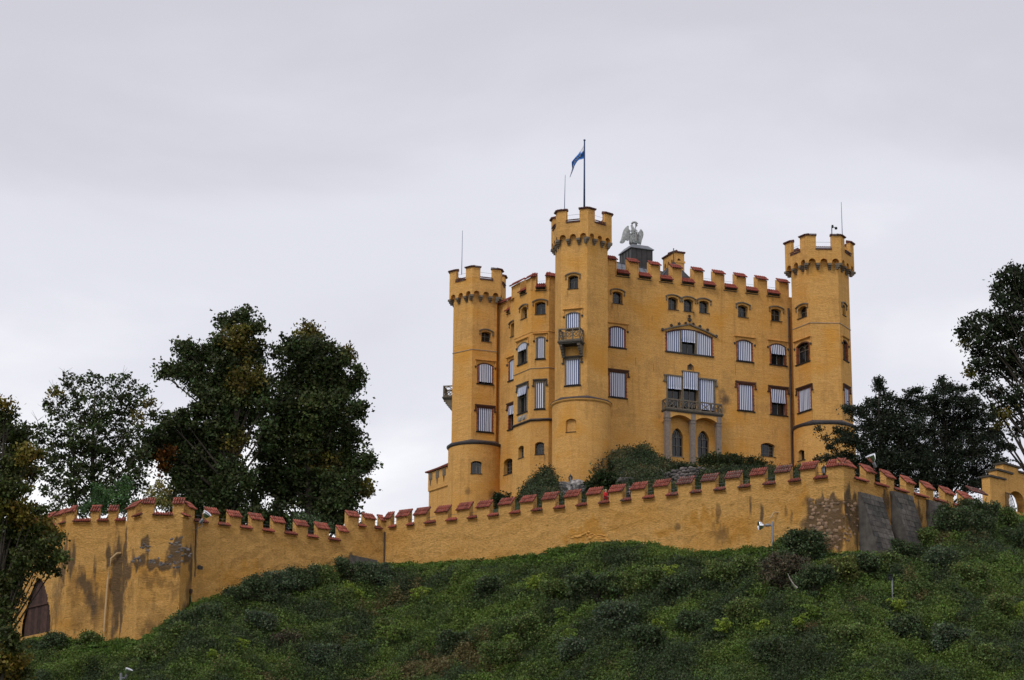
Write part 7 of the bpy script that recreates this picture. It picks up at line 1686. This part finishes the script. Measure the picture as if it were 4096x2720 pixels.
def wing(outer, dy, nm='wing'):
    w = MB(); m_ = len(outer); cx_ = sum(p[0] for p in outer)/m_; cy_ = sum(p[1] for p in outer)/m_; F0 = []; B0 = []
    for x, y in outer:
        p = Kz(x, y); F0.append(p+Vector((0, dy-.04, 0))); B0.append(p+Vector((0, dy+.06, 0)))
    cf = Kz(cx_, cy_)+Vector((0, dy-.16, 0)); cb = Kz(cx_, cy_)+Vector((0, dy+.18, 0)); i = len(w.v); w.v += [tuple(p) for p in F0+B0+[cf, cb]]
    for k in range(m_): j = (k+1) % m_; w.F(i+k, i+j, i+2*m_); w.F(i+m_+j, i+m_+k, i+2*m_+1); w.F(i+k, i+m_+k, i+m_+j, i+j)
    wo = obj(nm, w, M_SWAN, sw_, smooth=False)
    ft = MB()
    for k in range(7): t_ = k/6; p = Kz(outer[0][0]+(outer[2][0]-outer[0][0])*t_*.8, outer[0][1]+60+t_*60)+Vector((0, dy-.1, 0)); e = Kz(cx_+(outer[m_//2][0]-cx_)*(.3+.6*t_), cy_+(outer[m_//2][1]-cy_)*(.3+.6*t_))+Vector((0, dy-.08, 0)); ft.tube([p, e], .035, 5)
    kind(obj('wing_feathers', ft, M_SWAN, wo), 'stuff')
wing([(705, 340), (722, 360), (718, 430), (760, 455), (745, 560), (735, 700), (690, 720), (640, 700), (625, 735), (600, 765), (560, 785), (515, 780), (492, 755), (520, 700), (545, 610), (565, 520), (590, 450), (640, 385), (680, 350)], -.15)
wing([(1025, 408), (1050, 430), (1085, 480), (1092, 550), (1080, 610), (1055, 680), (1040, 740), (1028, 800), (960, 785), (930, 740), (935, 620), (945, 500), (985, 470), (1005, 425)], .1)
c = MB(); c.tube([Kz(893, 775)+Vector((0, -.75, 0)), Kz(884, 265)+Vector((0, -.4, 0))], .045, 6); obj('support_rod', c, M_COPING, sw_)
# people on the wall walk
def person(u, v_head, jacket, hair, label, face=1, Yoff=1.9):
    s, z = F_45.hit(u, v_head, -Yoff); H = F_45.pt(s, z, -Yoff)      # top of head
    ht = 1.70; base = H-Vector((0, 0, ht)); t = thing('person', base, label, 'person'); f = Vector((F_45.d.x, F_45.d.y, 0))*face; sd_ = Vector((-f.y, f.x, 0))
    me = bpy.data.meshes.new('body'); P = lambda a, b, c: tuple(base+f*a+sd_*b+Vector((0, 0, c)))
    V = [P(0, 0, .93), P(.02, 0, 1.15), P(.03, 0, 1.38), P(.05, 0, 1.48), P(.07, 0, 1.56), P(.08, 0, 1.64), P(0, .17, 1.38), P(.10, .22, 1.12), P(.32, .16, 1.08), P(.40, .12, 1.10), P(0, -.17, 1.38), P(.10, -.22, 1.12), P(.32, -.14, 1.08), P(.40, -.1, 1.10), P(0, .10, .88), P(.02, .11, .48), P(0, .11, .08), P(.14, .11, .04), P(0, -.10, .88), P(.02, -.11, .48), P(0, -.11, .08), P(.14, -.11, .04)]
    E = [(0, 1), (1, 2), (2, 3), (3, 4), (4, 5), (2, 6), (6, 7), (7, 8), (8, 9), (2, 10), (10, 11), (11, 12), (12, 13), (0, 14), (14, 15), (15, 16), (16, 17), (0, 18), (18, 19), (19, 20), (20, 21)]
    Rr = [(.15, .12), (.15, .12), (.15, .11), (.055, .055), (.085, .08), (.085, .08), (.065, .065), (.05, .05), (.04, .04), (.035, .02), (.065, .065), (.05, .05), (.04, .04), (.035, .02), (.09, .09), (.065, .065), (.05, .05), (.045, .04), (.09, .09), (.065, .065), (.05, .05), (.045, .04)]
    me.from_pydata(V, E, []); me.materials.append(M_SKIN); o = bpy.data.objects.new('body', me); link(o, Matrix.Identity(4), t); md = o.modifiers.new('skin', 'SKIN'); sv = me.skin_vertices[0].data
    for i, r_ in enumerate(Rr): sv[i].radius = r_
    sv[0].use_root = True; ss = o.modifiers.new('sub', 'SUBSURF'); ss.levels = 1; ss.render_levels = 1
    j = MB(); j.tube([P(0, 0, .86), P(.0, 0, .98), P(.02, 0, 1.2), P(.02, 0, 1.40), P(.03, 0, 1.47)], [.20, .185, .185, .20, .09], 12)
    for sg in (1, -1): j.tube([P(0, .19*sg, 1.41), P(.08, .25*sg, 1.13), P(.30, .17*sg, 1.08)], [.085, .072, .055], 10)
    obj('jacket', j, jacket, t, smooth=True); j = MB()
    for sg in (1, -1): j.tube([P(0, .10*sg, .92), P(.02, .11*sg, .50), P(0, .11*sg, .06)], [.12, .09, .075], 10)
    obj('trousers', j, M_TROU, t, smooth=True)
    h = MB(); h.lathe(P(.04, 0, 1.60), (-.25, 0, 1), [(.02, -.09), (.085, -.07), (.112, 0), (.095, .06), (.05, .095), (.01, .105)], 14); obj('hair', h, hair, t, smooth=True)
    n_ = MB(); n_.lathe(P(.15, 0, 1.60), f, [(.018, -.02), (.014, .01), (.004, .03)], 6); obj('nose', n_, M_SKIN, t)
    return t
person(2421, 1957, M_RED, M_HAIRB, 'person in a red jacket with blond hair looking over the battlements')
person(2517, 1944, M_BLACK, M_HAIRG, 'person in dark clothes with short grey hair behind the battlements')
c = MB(); a = F_45.hit(2497, 1970, -.4); b = F_45.hit(2526, 1966, -.4); c.tube([F_45.pt(a[0], a[1]-.12, -.4), F_45.pt(a[0], a[1], -.4), F_45.pt(b[0], b[1], -.4)], .02, 5); m_ = (a[0]+b[0])/2+.15; c.tube([F_45.pt(m_, a[1]+.15, -.4), F_45.pt(m_, a[1]-.2, -.4)], .02, 5); tag(obj('handrail', c, M_COPING), 'small pale handrail beside the person in dark clothes', 'handrail')

_t = sum(len(o.data.polygons)*(2 if len(o.data.polygons) and len(o.data.polygons[0].vertices) == 4 else 1) for o in bpy.data.objects if o.type == 'MESH')
print('TRIS', _t, 'OBJS', len(bpy.data.objects))
